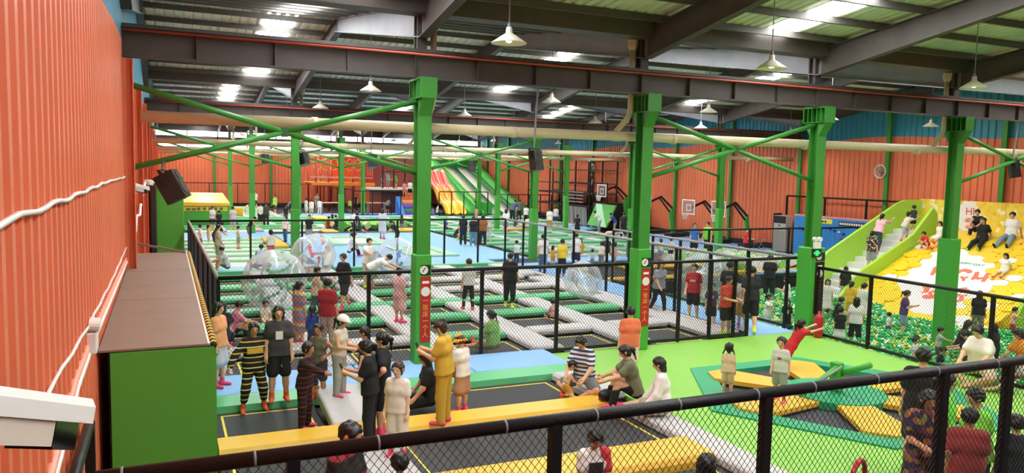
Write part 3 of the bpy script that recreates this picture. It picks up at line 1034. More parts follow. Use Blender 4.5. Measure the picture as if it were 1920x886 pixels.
def field(x0, x1, y0, y1, nx, ny, mpad, mbed, label, group, wdiv=m_pwhite, padw=.6):
    """a block of trampolines: every bed with its cross pad, divider pads between columns"""
    dx, dy = (x1 - x0) / nx, (y1 - y0) / ny
    pr = thing('trampoline', label, 'trampoline', (0, 0, 0), group)
    MB().box(-dx / 2 + .25, dx / 2 - .25, -dy / 2 + .02, dy / 2 - padw * .75, -.06, -.02).build('bed', mbed, pr)
    MB().cbox(-dx / 2 + .02, dx / 2 - .02, dy / 2 - padw * .75, dy / 2 - .01, -.08, .1, .04).build('cross_pad', mpad, pr)
    if wdiv is not None: MB().cbox(dx / 2 - .34, dx / 2 + .2, -dy / 2 + .02, dy / 2 - padw * .75 - .02, -.08, .1, .04).build('divider_pad', wdiv, pr)
    fst = True
    for i in range(nx):
        for j in range(ny):
            o = pr if fst else copy_tree(pr)
            fst = False
            o.location = (x0 + dx * (i + .5), y0 + dy * (j + .5), 0)
            o['label'] = label + ((', %s line' % ORD[i]) if nx > 1 else '') + ', %s row' % ORD[j]


field(.75, 5.5, 31.7, 42.6, 1, 6, m_pgreenl, m_palemat, 'pale trampoline lane with mint pad behind the court', 'pale lanes behind the court', None, .5)
field(15.6, 25.4, 31.4, 46.4, 4, 7, m_pgreen, m_gmat, 'grey-green trampoline before the basketball hoops', 'trampolines before the hoops')
field(4.4, 12.9, 52.2, 60.0, 4, 4, m_pgreen, m_palemat, 'pale trampoline with green pad near the back wall', 'trampolines by the back wall')
field(1.0, 9.4, 48.0, 51.9, 4, 2, m_pgreen, m_palemat, 'pale trampoline with green pad beside the foam cubes', 'trampolines beside the foam cubes')
field(1.0, 8.0, 60.2, 75.0, 3, 6, m_pgreenl, m_palemat, 'pale trampoline with mint pad beside the rope course', 'trampolines beside the rope course')
field(15.6, 21.4, 46.6, 59.8, 3, 6, m_pgreen, m_palemat, 'pale trampoline before the rainbow slide', 'trampolines before the rainbow slide')
field(21.6, 27.7, 49.7, 59.8, 3, 5, m_pgreen, m_gmat, 'grey-green trampoline before the black frame tower', 'trampolines before the frame tower')
for (a, b, c, d, n) in ((8.6, 9.5, 46.1, 47.6, 'small yellow pad left of the foam block pit'), (12.9, 14.1, 52.8, 55.5, 'yellow pad beside the foam block pit near the rope course'),
                        (9.9, 10.9, 55.9, 58.6, 'yellow pad on the far trampolines'), (16.4, 18.0, 53.5, 56.0, 'yellow pad before the rainbow step block'),
                        (4.5, 5.3, 37.0, 41.5, 'yellow pad at the edge of the pale lanes'), (13.2, 14.6, 46.2, 48.0, 'yellow pad beyond the blue foam floor'),
                        (20.0, 21.4, 44.9, 45.6, 'yellow pad on the trampolines by the hanging speaker')):
    zb_ = 0.0 if 'left of the foam' in n or 'beyond the blue' in n else .13
    slab('flat_pad', a, b, c, d, zb_, zb_ + .11, m_pyel, n, 'pad')


# green framed openings on the blue floor
def island(x0, x1, y0, y1, label):
    t = thing('floor_trampoline', label, 'trampoline', ((x0 + x1) / 2, (y0 + y1) / 2, 0))
    MB().box(x0 + .5, x1 - .5, y0 + .5, y1 - .5, .0, .02).build('bed', m_palemat, t)
    for q in ((x0, x1, y0, y0 + .55), (x0, x1, y1 - .55, y1), (x0, x0 + .55, y0 + .56, y1 - .56), (x1 - .55, x1, y0 + .56, y1 - .56)):
        MB().cbox(q[0], q[1], q[2], q[3], .0, .1, .02).build('frame_pad', m_pgreenl, t)


island(7.7, 10.7, 38.7, 43.0, 'floor trampoline framed in mint green pads on the blue floor')
island(10.0, 12.3, 32.9, 37.2, 'floor trampoline framed in mint pads near the blue spotted bubble ball')


# foam blocks
def foam_blocks(x0, x1, y0, y1, z0, z1, n, cols, label, group, sz=.24):
    protos = []
    for cc in cols:
        o = MB().cbox(-sz / 2, sz / 2, -sz / 2, sz / 2, -sz / 2, sz / 2, .02).build('foam_cube', M('foam_' + cc[1:], cc, .9, var=.08))
        tag(o, label[cols.index(cc)], 'foam cube', group)
        protos.append([o, False])
    for i in range(n):
        pr = random.choice(protos)
        o = pr[0] if not pr[1] else pr[0].copy()
        if pr[1]: col.objects.link(o)
        pr[1] = True
        gx_ = max(1, round(math.sqrt(n * (x1 - x0) / (y1 - y0))))
        gy_ = math.ceil(n / gx_)
        o.location = (x0 + (x1 - x0) * (i % gx_ + random.uniform(.35, .65)) / gx_, y0 + (y1 - y0) * (i // gx_ + random.uniform(.35, .65)) / gy_, random.uniform(z0, z1))
        o.rotation_euler = tuple(random.uniform(0, 1.5) for _ in range(3))


foam_blocks(9.6, 14.6, 48.6, 51.8, .2, .3, 60, ['#8fd46a', '#c9dfa0', '#6cc05c'],
            ['lime foam cube in the pit before the rope course', 'pale green foam cube in the pit before the rope course', 'green foam cube in the pit before the rope course'], 'green foam cubes', .42)
tfp = thing('foam_pit', 'low black foam pit with yellow and blue edges beside the ball pit', 'pit', (20, 24.2, -1.2))
fx0, fx1, fy0, fy1 = 15.1, 26.5, 24.15, 29.8
MB().box(fx0, fx1, fy0, fy0 + .12, -1.2, -.12).build('side_panel', m_deckside, tfp)
MB().cbox(fx0, 20.9, fy0 - .05, fy0 + .5, -.12, .05, .03).build('edge_pad', m_pyel, tfp)
MB().cbox(22.3, 25.2, fy0 - .05, fy0 + .4, -.12, .05, .03).build('edge_pad', m_pblue, tfp)
MB().cbox(16.6, 21.6, fy0 + 1.4, fy0 + 2.3, .12, .32, .08).build('beam_pad', m_pyel, tfp)
MB().cbox(20.9, 25.5, fy0 + .5, fy0 + .85, -.12, .06, .03).build('edge_pad', m_pyel, tfp)
MB().box(fx0 + .12, fx1, fy0 + .12, fy1, -.5, -.3).build('pit_base', m_deckside, tfp)
foam_blocks(20.6, 26.3, 25.1, 29.6, .0, .25, 130, ['#a9aaa6', '#c9cac4', '#7fc45e'],
            ['grey foam cube in the pit behind the exit-sign column', 'light grey foam cube in the pit behind the exit-sign column', 'green foam cube in the pit behind the exit-sign column'], 'grey and green foam cubes', .42)
# ------------------------------------------------------------------ left side: cabinet, wall fittings
m_ply = M('worn_brown_plywood', '#8a7466', 0.5, var=0.18, scale=2.2)
m_cabg = M('green_vinyl_panel', '#57a83c', 0.5, var=0.06, scale=2)
m_haz = stripes_mat('yellow_black_hazard_foam', ['#e2b73e', '#1e1c18'], 'Y', .16, .6)
t = thing('service_cabinet', 'long green cabinet with a worn brown plywood top and hazard-striped edge', 'cabinet', (-.1, 8.15, -1.2))
ca = MB().box(-.52, .42, 8.17, 16.75, -1.2, 2.18)
ca.build('carcass', m_deckside, t)
MB().box(-.5, .43, 8.13, 8.17, -1.2, 2.17).build('front_panel', m_cabg, t)
MB().box(.42, .45, 8.17, 16.75, -1.2, 2.17).build('side_panel', m_cabg, t)
for a, b in ((8.14, 11.05), (11.06, 13.95), (13.96, 16.75)):
    MB().box(-.6, .38, a, b, 2.18, 2.2).build('top_board', m_ply, t)
MB().box(.37, .39, 8.14, 16.75, 2.18, 2.205).build('edge_strip', m_white, t)
MB().tube([(.425, 8.14, 2.185), (.425, 16.75, 2.185)], .036, 8).build('hazard_bumper', m_haz, t, True)
tag(MB().bar((-.58, 16.6, 2.42), (.36, 16.5, 2.225), .05, .04).build('wooden_batten', m_ply, loc=(0, 16.5, 2.2)), 'thin wooden batten leaning on the far end of the brown cabinet top', 'batten')

t = thing('booth_tower', 'tall plain green box tower at the end of the cabinet', 'booth', (.2, 29.9, -1.2))
MB().cbox(-.28, .62, 29.95, 31.4, -1.2, 3.5, .02).build('tower_body', m_cabg, t)
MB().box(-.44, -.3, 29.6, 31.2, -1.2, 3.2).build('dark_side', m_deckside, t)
MB().cbox(.58, .7, 30.0, 30.2, 2.7, 2.95, .02).build('corner_pad', m_casing, t)

t = thing('green_box', 'green padded box with a yellow cushion top and lettered front behind the court', 'box', (2.2, 52, 0))
MB().cbox(.85, 3.75, 52.2, 56.0, 0, 1.3, .03).build('box_body', m_casing, t)
MB().add([(.8, 52.1, 1.3), (3.8, 52.1, 1.3), (3.8, 56, 1.5), (.8, 56, 1.5), (.8, 52.1, 1.55), (3.8, 52.1, 1.48), (3.6, 56, 2.0), (.8, 56, 2.02)],
         [[3, 2, 1, 0], [4, 5, 6, 7], [0, 1, 5, 4], [1, 2, 6, 5], [2, 3, 7, 6], [3, 0, 4, 7]]).build('cushion_top', m_pyel, t)
st = MB().box(1.0, 3.65, 52.15, 52.19, .98, 1.26).build('sign_strip', M('lime_sign_strip', '#c4cf4a', .5), t)
for j in range(7):
    x = 1.2 + j * .33
    MB().box(x, x + (.18 if j > 1 else .26), 52.13, 52.15, 1.03, 1.21 if j > 1 else 1.16).build('lettering', M('brown_print', '#6a5a28', .6), st)

# cables and conduits on the left wall
def cable(label, pts, r, mat=None, wob=.0):
    out = []
    for a, b in zip(pts[:-1], pts[1:]):
        for j in range(10):
            s = j / 10
            out.append((a[0], a[1] + (b[1] - a[1]) * s, a[2] + (b[2] - a[2]) * s + wob * math.sin((a[1] + (b[1] - a[1]) * s) * 5.0)))
    out.append(pts[-1])
    o = MB().tube(out, r, 6).build('wall_cable', mat or m_white, loc=pts[0], smooth=True)
    return tag(o, label, 'cable')


cable('white twisted cable strung high along the orange wall', [(-.6, 3.2, 3.74), (-.6, 6.1, 3.74), (-.6, 9.9, 3.76), (-.6, 16.8, 3.72)], .016, wob=.012)
cable('thin white cable hanging along the orange wall above the cabinet', [(-.6, 4.2, 2.76), (-.6, 7.2, 2.62), (-.6, 10.5, 2.56), (-.6, 16.2, 2.56)], .013, wob=.01)
cable('white conduit running just above the brown cabinet top', [(-.6, 4.2, 2.1), (-.6, 6.2, 2.36), (-.6, 8.0, 2.4), (-.6, 16.0, 2.29)], .022)
cable('pink-painted conduit beside the white one on the orange wall', [(-.61, 4.2, 2.16), (-.61, 6.2, 2.42), (-.61, 8.0, 2.46), (-.61, 16.0, 2.34)], .028, M('salmon_conduit', '#f2a58d', .5))
cable('white cable bundle drooping past the far wall cameras', [(-.55, 16.5, 2.5), (-.5, 18.5, 2.9), (-.5, 22, 3.3), (-.5, 27, 3.5)], .03, wob=.06)
t = thing('emergency_lamp', 'white twin-head emergency lamp on the orange wall beside the cabinet', 'lamp', (-.58, 7.3, 2.4))
MB().cbox(-.62, -.54, 7.2, 7.42, 2.38, 2.56, .01).build('housing', m_white, t)
for q in (7.26, 7.36): MB().tube([(-.6, q, 2.62), (-.52, q, 2.61)], .05, 12).build('lamp_head', m_white, t)


# security cameras
def cctv(P0, P1, r, label, arm):
    t = thing('security_camera', label, 'camera', tuple(P0))
    P0, P1 = Vector(P0), Vector(P1)
    d = (P1 - P0).normalized()
    up = Vector((0, 0, 1))
    sd = d.cross(up).normalized()
    u = sd.cross(d)
    L = (P1 - P0).length
    b = MB()
    sec = [(-.9, -.35), (-.9, .25), (-.72, .55), (.72, .55), (.9, .25), (.9, -.35)]
    lo = [P0 + sd * (a * r) + u * (c * r) for a, c in sec]
    b.extrude(lo, d * L)
    b.build('hood', m_white, t)
    c2 = MB()
    lo = [P0 + d * (L * .02) + sd * (a * r * .8) + u * (c * r) for a, c in ((-1, -1.2), (-1, -.36), (1, -.36), (1, -1.2))]
    c2.extrude(lo, d * L * .6)
    c2.build('body', M('warm_white_plastic', '#d9cdbf', .4), t)
    lo = [P0 + d * (L * .625) + sd * (a * r * .82) + u * (c * r) for a, c in ((-1, -1.3), (-1, -.36), (1, -.36), (1, -1.3))]
    MB().extrude(lo, d * L * .24).build('lens_window', M('black_glass', '#0a0a0c', .1), t)
    A = P0 + d * L * .2 - u * r * 1.2
    MB().tube([A, A - u * r * .9, Vector(arm)], r * .22, 8).build('bracket', m_white, t)
    MB().ball(tuple(A - u * r * .6), r * .38, 8).build('swivel', m_white, t, True)
    for q in (.42, .52): MB().tube([P0 + d * (L * q) + u * (r * .54), P0 + d * (L * q) + u * (r * .6)], r * .07, 8).build('screw', m_lsteel, t)


cctv((-.56, 2.72, 3.27), (-.33, 3.2, 3.065), .1, 'white bullet security camera close up on the orange wall', (-.62, 2.6, 3.05))
cctv((-.5, 14.5, 3.6), (-.3, 15.1, 3.52), .07, 'white bullet security camera on the wall above the cabinet far half', (-.6, 14.4, 3.5))
cctv((-.45, 24.0, 3.46), (-.3, 24.7, 3.4), .08, 'farther white bullet security camera past the hanging speaker', (-.6, 24, 3.35))


# loudspeakers
def speaker(c, w, h, d, yaw, tilt, label, hang, mat=None):
    t = thing('loudspeaker', label, 'speaker', c)
    m = Matrix.Rotation(yaw, 3, 'Z') @ Matrix.Rotation(tilt, 3, 'X')
    v = lambda x, y, z: Vector(c) + m @ Vector((x, y, z))
    b = MB()
    fr = [v(-w / 2, -d / 2, -h / 2), v(w / 2, -d / 2, -h / 2), v(w / 2, -d / 2, h / 2), v(-w / 2, -d / 2, h / 2)]
    bk = [v(-w * .33, d / 2, -h / 2), v(w * .33, d / 2, -h / 2), v(w * .33, d / 2, h / 2), v(-w * .33, d / 2, h / 2)]
    b.add(fr + bk, [[0, 1, 2, 3], [7, 6, 5, 4], [0, 4, 5, 1], [1, 5, 6, 2], [2, 6, 7, 3], [3, 7, 4, 0]])
    b.build('cabinet', mat or m_black, t)
    MB().tube([v(0, -d / 2 - .012, -h * .12), v(0, -d / 2, -h * .12)], w * .36, 16).build('woofer', M('dark_grey_cone', '#3a3838', .7), t)
    MB().tube([v(0, -d / 2 - .012, h * .3), v(0, -d / 2, h * .3)], w * .15, 12).build('tweeter', M('dark_grey_cone', '#3a3838', .7), t)
    MB().bar(v(-w / 2 - .01, 0, h * .1), v(-w / 2 - .01, 0, h * .62), .02, .05).bar(v(w / 2 + .01, 0, h * .1), v(w / 2 + .01, 0, h * .62), .02, .05).bar(v(-w / 2 - .01, 0, h * .62), v(w / 2 + .01, 0, h * .62), .05, .02).build('yoke', m_black, t)
    MB().tube([v(0, 0, h * .62), hang], .022, 8).build('hanging_pole', m_lsteel if hang[2] > 5 else m_black, t)


m_spk = M('dark_brown_speaker_cloth', '#332d2b', .8)
speaker((.1, 13.0, 3.62), .36, .46, .32, math.radians(75), math.radians(-28), 'large black loudspeaker hung from the brace beside the orange wall', (.0, 14.54, 4.02), m_spk)
speaker((7.12, 14.6, 4.2), .24, .42, .22, math.radians(20), math.radians(-12), 'grey loudspeaker on a pole under the nearest beam by the white T-shirt group', (7.12, 14.55, 5.73))
speaker((22.78, 14.6, 4.35), .26, .5, .24, math.radians(60), math.radians(-12), 'black loudspeaker hanging above the yellow slide', (22.78, 14.55, 5.73))
speaker((7.63, 30.7, 4.2), .42, .5, .3, math.radians(10), math.radians(-15), 'black loudspeaker on a pole over the blue foam floor', (7.63, 30.65, 5.73))
speaker((4.95, 30.7, 4.25), .3, .45, .3, math.radians(40), math.radians(-15), 'small black loudspeaker beside the left row of columns', (4.95, 30.65, 5.73))
speaker((5.35, 46.9, 4.3), .42, .5, .3, math.radians(20), math.radians(-15), 'distant black loudspeaker before the back wall', (5.35, 46.85, 7.0))
speaker((18.3, 46.9, 4.1), .5, .6, .3, math.radians(-20), math.radians(-15), 'distant black loudspeaker in front of the green slide', (18.3, 46.85, 7.0))

# ------------------------------------------------------------------ ball pit and the yellow bump slide
BALLZ = -.62
m_bg = M('green_play_ball', '#1fae5a', .35, var=0)
m_bw = M('white_play_ball', '#e9f3e6', .35, var=0)
m_by = M('yellow_play_ball', '#f0cf3c', .35, var=0)
m_bm = M('mint_play_ball', '#74d69a', .35, var=0)
ballm = [m_bg, m_bw, m_by, m_bm]
t_ = (1 + 5 ** .5) / 2
ico = np.array([(-1, t_, 0), (1, t_, 0), (-1, -t_, 0), (1, -t_, 0), (0, -1, t_), (0, 1, t_), (0, -1, -t_), (0, 1, -t_), (t_, 0, -1), (t_, 0, 1), (-t_, 0, -1), (-t_, 0, 1)])
ico /= np.linalg.norm(ico[0])
icf = np.array([(0, 11, 5), (0, 5, 1), (0, 1, 7), (0, 7, 10), (0, 10, 11), (1, 5, 9), (5, 11, 4), (11, 10, 2), (10, 7, 6), (7, 1, 8), (3, 9, 4), (3, 4, 2), (3, 2, 6), (3, 6, 8), (3, 8, 9), (4, 9, 5), (2, 4, 11), (6, 2, 10), (8, 6, 7), (9, 8, 1)])
BR = .047
pts = []
y = 6.0
row = 0
while y < 24.0:
    x = 15.08 + (row % 2) * .05
    while x < 24.6:
        if (x - 22.9) * .494 - .7 < BALLZ + .1 or y > 22.9 or y < 15.1:
            hz = .1 * math.sin(x * 1.3 + .5) * math.cos(y * 1.1) + .07 * math.sin(x * 2.9 + y * 2.1)
            pts.append((x + rng.uniform(-.02, .02), y + rng.uniform(-.02, .02), BALLZ + hz + rng.uniform(-.03, .035)))
        x += .1
    y += .088
    row += 1
pts = np.array(pts)
ci = rng.choice(4, len(pts), p=[.66, .11, .12, .11])
dist = np.linalg.norm(pts[:, :2], axis=1)
vis = np.where((pts[:, 1] > 8.2), dist, 1e9)
order = np.argsort(vis)
solo, rest = order[:300], order[300:]
cnames = ['green', 'white', 'yellow', 'mint green']
ball_me = {}
bv_ = MB().ball((0, 0, 0), BR, 8)
for k in solo:
    c = int(ci[k])
    if c not in ball_me:
        o = bv_.build('play_ball', ballm[c], smooth=True)
        ball_me[c] = o
        tag(o, '%s plastic ball at the fence edge of the ball pit' % cnames[c], 'ball', cnames[c] + ' balls at the ball pit edge')
    else:
        o = ball_me[c].copy()
        col.objects.link(o)
    o.location = tuple(pts[k])
n = len(rest)
V = (ico[None] * BR + pts[rest][:, None, :]).reshape(-1, 3)
Fc = (icf[None] + (np.arange(n) * 12)[:, None, None]).reshape(-1, 3)
me = mesh_np('ball_pit_balls', V, Fc, True)
for m_ in ballm: me.materials.append(m_)
me.polygons.foreach_set('material_index', np.repeat(ci[rest], 20).astype(np.int32))
o = link_mesh('ball_pit_balls', me, None)
tag(o, 'sea of green, white and yellow plastic balls filling the pit', 'balls', kind='stuff')
tag(MB().box(15.05, 24.4, 5.9, 24.1, -1.2, BALLZ - .16).build('floor_pit_bed', M('green_pit_liner', '#2f9a58', .7), loc=(15, 6, -1.2)), kind='structure')

m_slide = M('yellow_slide_vinyl', '#f5cf2e', .4, var=.04)
m_slidew = M('white_slide_vinyl', '#efece8', .4, var=.02)
m_lim2 = M('lime_side_panel', '#a6d845', .4, var=.06)
m_step = M('pale_grey_step', '#e6e5e6', .45, var=.04)
m_coral = M('coral_print', '#ef7257', .5, var=0)
m_teal = M('teal_print', '#3fb3b0', .5, var=0)
SA, SB = np.array([22.9, 0, -.7]), np.array([28.2, 0, 1.92])
SL = np.linalg.norm(SB - SA)
sd_ = (SB - SA) / SL
sn_ = np.array([-sd_[2], 0, sd_[0]])


def on_slide(s, y, h=0.0):
    p = SA + sd_ * s + sn_ * h
    return (p[0], y, p[2])


t = thing('bump_slide', 'wide yellow scale-covered slide with a white lettered cloud into the ball pit', 'slide', (26, 18, -1.2))
MB().extrude([(22.7, 15.2, -1.2), (22.9, 15.2, -.7), (28.2, 15.2, 1.92), (29.65, 15.2, 1.95), (29.65, 15.2, -1.2)], (0, 5.75, 0)).build('slope', m_slide, t)
cloud = [(1.47, 19.23), (2.2, 19.95), (3.14, 19.9), (4.21, 20.0), (4.75, 19.2), (4.45, 18.06), (3.9, 17.3), (3.29, 17.13), (2.5, 16.5), (1.75, 16.6), (.95, 16.6), (.6, 17.0), (.3, 17.7), (.71, 18.6)]


def inside(s, y):
    c = False
    j = len(cloud) - 1
    for i in range(len(cloud)):
        (a, b), (d, e) = cloud[i], cloud[j]
        if (b > y) != (e > y) and s < (d - a) * (y - b) / (e - b) + a: c = not c
        j = i
    return c


# smooth cloud outline
cp_ = []
for i in range(len(cloud)):
    p0, p1, p2, p3 = [np.array(cloud[(i + k) % len(cloud)]) for k in (-1, 0, 1, 2)]
    for u_ in np.linspace(0, 1, 6)[:-1]:
        cp_.append(.5 * ((2 * p1) + (-p0 + p2) * u_ + (2 * p0 - 5 * p1 + 4 * p2 - p3) * u_ ** 2 + (-p0 + 3 * p1 - 3 * p2 + p3) * u_ ** 3))
cl = MB().extrude([on_slide(s, y, .005) for s, y in cp_], tuple(sn_ * .02)).build('white_cloud', m_slidew, t)
disc = {}
a_, b_ = .30, .21
r_ = 0
s_ = .15
while s_ < SL - .1:
    y = 15.45 + (r_ % 2) * .27
    while y < 20.8:
        yy, ss = y + random.uniform(-.05, .05), s_ + random.uniform(-.03, .03)
        if not inside(ss, yy) and not (ss < .5 and yy > 19.4 and False):
            w = random.random() < .13
            if w not in disc:
                mb = MB()
                ring = [on_slide(SL / 2 + b_ * math.sin(q) , b_ * 0 + a_ * math.cos(q)) for q in np.linspace(0, 2 * math.pi, 17)[:-1]]
                cc = np.array(on_slide(SL / 2, 0))
                ring = [np.array(p) - cc for p in ring]
                mb.extrude([tuple(p) for p in ring], tuple(sn_ * .055))
                o = mb.build('scale', m_slidew if w else m_slide, t)
                disc[w] = o.data
                o.location = Vector(on_slide(ss, yy, .0)) - Vector(ORG[t.name])
                # undo the origin shift made by the builder
                o.data.transform(Matrix.Translation(Vector(ORG[t.name])))
            else:
                o = link_mesh('scale', disc[w], None, t, Vector(on_slide(ss, yy, random.uniform(-.03, .01))) - Vector(ORG[t.name]))
        y += .54
    s_ += .34
    r_ += 1


def stroke(pix, w, par, mat=m_coral, closed=False):
    """printed brush stroke on the slope, traced through slope coordinates"""
    P = []
    for x, y in pix:
        px, py = 1700 + x / 7.383, 480 + y / 7.383
        d = _fw + _rt * (px - 960.0) / F + _up * (443.0 - py) / F
        o_ = np.array([0, 0, CAMH])
        k = ((SA - o_) @ sn_) / (d @ sn_)
        p = o_ + d * k
        P.append(((p - SA) @ sd_, p[1]))
    P = [np.array(p) for p in P]
    if closed: P.append(P[0])
    L_, R_ = [], []
    for i, p in enumerate(P):
        d = P[min(i + 1, len(P) - 1)] - P[max(i - 1, 0)]
        if np.linalg.norm(d) < 1e-6: d = np.array([1.0, 0])
        d /= np.linalg.norm(d)
        n_ = np.array([-d[1], d[0]])
        k = w * (1.0 if closed else (.6 + .5 * math.sin(math.pi * (i + .5) / len(P))))
        L_.append(p + n_ * k / 2)
        R_.append(p - n_ * k / 2)
    mb = MB()
    for i in range(len(P) - 1):
        q = [on_slide(*L_[i], .03), on_slide(*R_[i], .03), on_slide(*R_[i + 1], .03), on_slide(*L_[i + 1], .03)]
        mb.extrude(q, tuple(sn_ * .006))
    mb.build('lettering', mat, par)


for pix, w, cl_ in (([(350, 270), (390, 210), (412, 165), (440, 150)], .16, 0), ([(690, 250), (740, 212), (800, 202), (860, 215), (888, 240)], .2, 0),
                    ([(760, 290), (790, 322), (850, 295)], .14, 0), ([(790, 320), (790, 352)], .1, 0), ([(980, 228), (962, 280), (910, 335)], .15, 0),
                    ([(950, 300), (1000, 322), (1065, 310)], .13, 0), ([(1132, 245), (1100, 300), (1055, 362)], .15, 0),
                    ([(262, 515), (290, 440), (340, 415), (412, 410)], .2, 0), ([(245, 550), (270, 575), (340, 577), (412, 570)], .22, 0),
                    ([(330, 540), (330, 505), (370, 492), (410, 505), (400, 550), (355, 560)], .12, 1), ([(225, 440), (245, 436)], .12, 0), ([(300, 405), (322, 398)], .12, 0),
                    ([(205, 515), (228, 508)], .12, 0), ([(670, 478), (740, 466), (800, 460), (842, 450)], .14, 0), ([(738, 518), (800, 492), (832, 468)], .13, 0),
                    ([(662, 560), (650, 620), (700, 636), (760, 620), (762, 560), (705, 545)], .15, 1), ([(800, 556), (842, 548)], .12, 0), ([(845, 470), (850, 520)], .12, 0)):
    stroke(pix, w, cl, closed=bool(cl_))
text_mesh('lettering', 'HAPPY DAY', .2, m_teal, cl, frame(Vector(on_slide(3.78, 18.15, .035)) - Vector(ORG[t.name]), (0, -1, 0), tuple(sd_)), .003)

# backdrop board behind the slide
m_bd = spots_mat('yellow_board_white_dots', ['#f0d44a', '#eccb3a', '#f3da5c', '#e7c43c', '#f1d24a', '#f6efc8'], 6.0, .5)
t = thing('backdrop_board', 'yellow backdrop board with white dots and red HI lettering above the slide', 'board', (29.7, 18, 1.95))
for a, b in ((14.0, 16.6), (16.61, 19.2), (19.21, 21.0), (21.01, 22.9)): MB().box(29.66, 29.72, a, b, 1.95, 3.15).build('board_panel', m_bd, t)
wp = MB().extrude([(29.655, 20.7 + .55 * math.cos(q), 2.5 + .62 * math.sin(q)) for q in np.linspace(0, 2 * math.pi, 25)[:-1]], (-.01, 0, 0)).build('white_disc', m_slidew, t)
og = Vector(ORG[t.name])
text_mesh('lettering', 'HI', .42, M('red_brush_print', '#d6504a', .5, var=0), wp, frame(Vector((29.64, 20.62, 2.72)) - og, (0, -1, 0), (0, 0, 1)), .003)
for q0 in (.2, .12):
    MB().tube([(29.64, 20.62 + q0 * math.cos(q), 2.25 + q0 * math.sin(q)) for q in np.linspace(.4, 5.6, 14)], .022, 5).build('doodle', M('red_brush_print', '#d6504a'), wp)

# stairs up to the slide with lime side panels
t = thing('slide_stairs', 'pale grey stairs between curved lime side panels leading up the slide', 'stairs', (25.5, 22, -1.2))
for j in range(12):
    x = 23.3 + j * .42
    z = -.55 + j * .222
    MB().cbox(x, x + .44 if j < 11 else 29.65, 21.05, 22.78, -1.2, z, .015).build('step', m_step, t)
for (yy, th, off, topx, topz) in ((20.92, .13, .55, 27.9, 3.0), (22.78, .13, .95, 29.6, 3.1)):
    prof = [(22.9, -1.2)]
    n_ = 14
    up_ = []
    for q in range(n_ + 1):
        s = q / n_
        x = 22.9 + (topx - 22.9) * s
        base = -.7 + (x - 22.9) * .494
        bump_ = off * min(1, s * 5) + (.55 * max(0, s - .78) / .22 if yy < 22 else .15 * s)
        up_.append((x, min(topz, base + bump_)))
    poly = [(x, yy, z) for x, z in prof + up_ + ([(28.15, 2.6), (28.2, 1.9)] if yy < 22 else [(29.6, 1.95)]) + [(28.2 if yy < 22 else 29.6, -1.2)]]
    MB().extrude(poly, (0, th, 0)).build('side_panel', m_lim2, t)
tag(MB().extrude([(24.2, 15.05, -1.2), (24.2, 15.05, -.3), (24.6, 15.05, .35), (26, 15.05, 1.2), (28.2, 15.05, 2.3), (29.6, 15.05, 2.5), (29.6, 15.05, -1.2)], (0, .13, 0)).build('lime_side_panel', m_lim2, loc=(26, 15.05, -1.2)),
    'curved lime panel closing the outer side of the yellow slide', 'panel')

# ------------------------------------------------------------------ right wall: climbing wall, air conditioners, hoops
m_cl = M('blue_climbing_panel', '#2f86d2', .5, var=.06)
t = thing('climbing_wall', 'blue low climbing wall with coloured holds beside the stairs', 'climbing wall', (29.1, 27, -.1))
for j in range(4):
    a = 24.25 + j * 1.3
    MB().cbox(29.0, 29.25, a, a + 1.29, -.1, 2.02, .01).build('panel', m_cl, t)
MB().box(29.0, 29.28, 24.25, 29.45, 2.02, 2.1).build('pink_capping', M('pink_capping', '#e88fa0', .5), t)
hold_c = ['#e0509a', '#163a6e', '#1d7f6c', '#e9ecee', '#8a3aa0', '#0e2a55']
for j in range(26):
    y, z = 24.5 + 4.7 * ((j * .381966) % 1), .25 + 1.45 * ((j * .754877) % 1)
    c = hold_c[j % 6]
    MB().ball((28.97, y, z), .075, 6, (.6, 1, .8)).build('hold', M('hold_' + c[1:], c, .5), t, True)
og = Vector(ORG[t.name])
kb = MB().box(28.97, 29.0, 24.9, 26.6, 1.72, 1.92).build('black_notice', m_edge, t)
for j in range(11): MB().box(28.962, 28.97, 26.45 - j * .135, 26.54 - j * .135, 1.77, 1.87).build('lettering', m_wprint, kb)
yb = MB().box(28.97, 29.0, 27.0, 28.4, 1.75, 1.98).build('yellow_notice', M('yellow_notice', '#f1de55', .5), t)
for j in range(6): MB().box(28.962, 28.97, 28.2 - j * .17, 28.3 - j * .17, 1.8, 1.9).build('lettering', m_edge, yb)


def aircon(x, y, label):
    t = thing('air_conditioner', label, 'air conditioner', (x, y, 0))
    MB().cbox(x - .28, x + .2, y - .45, y + .45, 0, 1.9, .03).build('body', M('silver_panel', '#b9b6ad', .4), t)
    MB().box(x - .3, x - .28, y - .44, y + .44, 1.5, 1.88).build('outlet', m_black, t)
    MB().box(x - .29, x - .28, y - .4, y + .4, .1, 1.1).build('intake_grille', M('grey_grille', '#9a978e', .5), t)
    MB().box(x - .3, x - .28, y - .07, y + .07, 1.34, 1.42).build('badge', M('brown_badge', '#7a4a38', .5), t)
    MB().box(x - .2, x + .3, y + .46, y + .56, 0, 2.0).build('side_frame', m_black, t)


aircon(30.0, 31.2, 'tall silver floor-standing air conditioner beside the climbing wall')
aircon(30.2, 44.6, 'tall silver air conditioner between the hoop stands and the frame tower')
tag(MB().cbox(29.5, 29.6, 43.2, 44.0, 0, 1.5, .02).build('pink_board', M('pink_board', '#f08fc0', .5), loc=(29.5, 43.2, 0)), 'pink upright board leaning by the far air conditioner', 'board')

m_glass = M('clear_backboard', '#dfe6ea', .08, var=0, trans=.85)
m_rim = M('orange_rim', '#e0552c', .4)


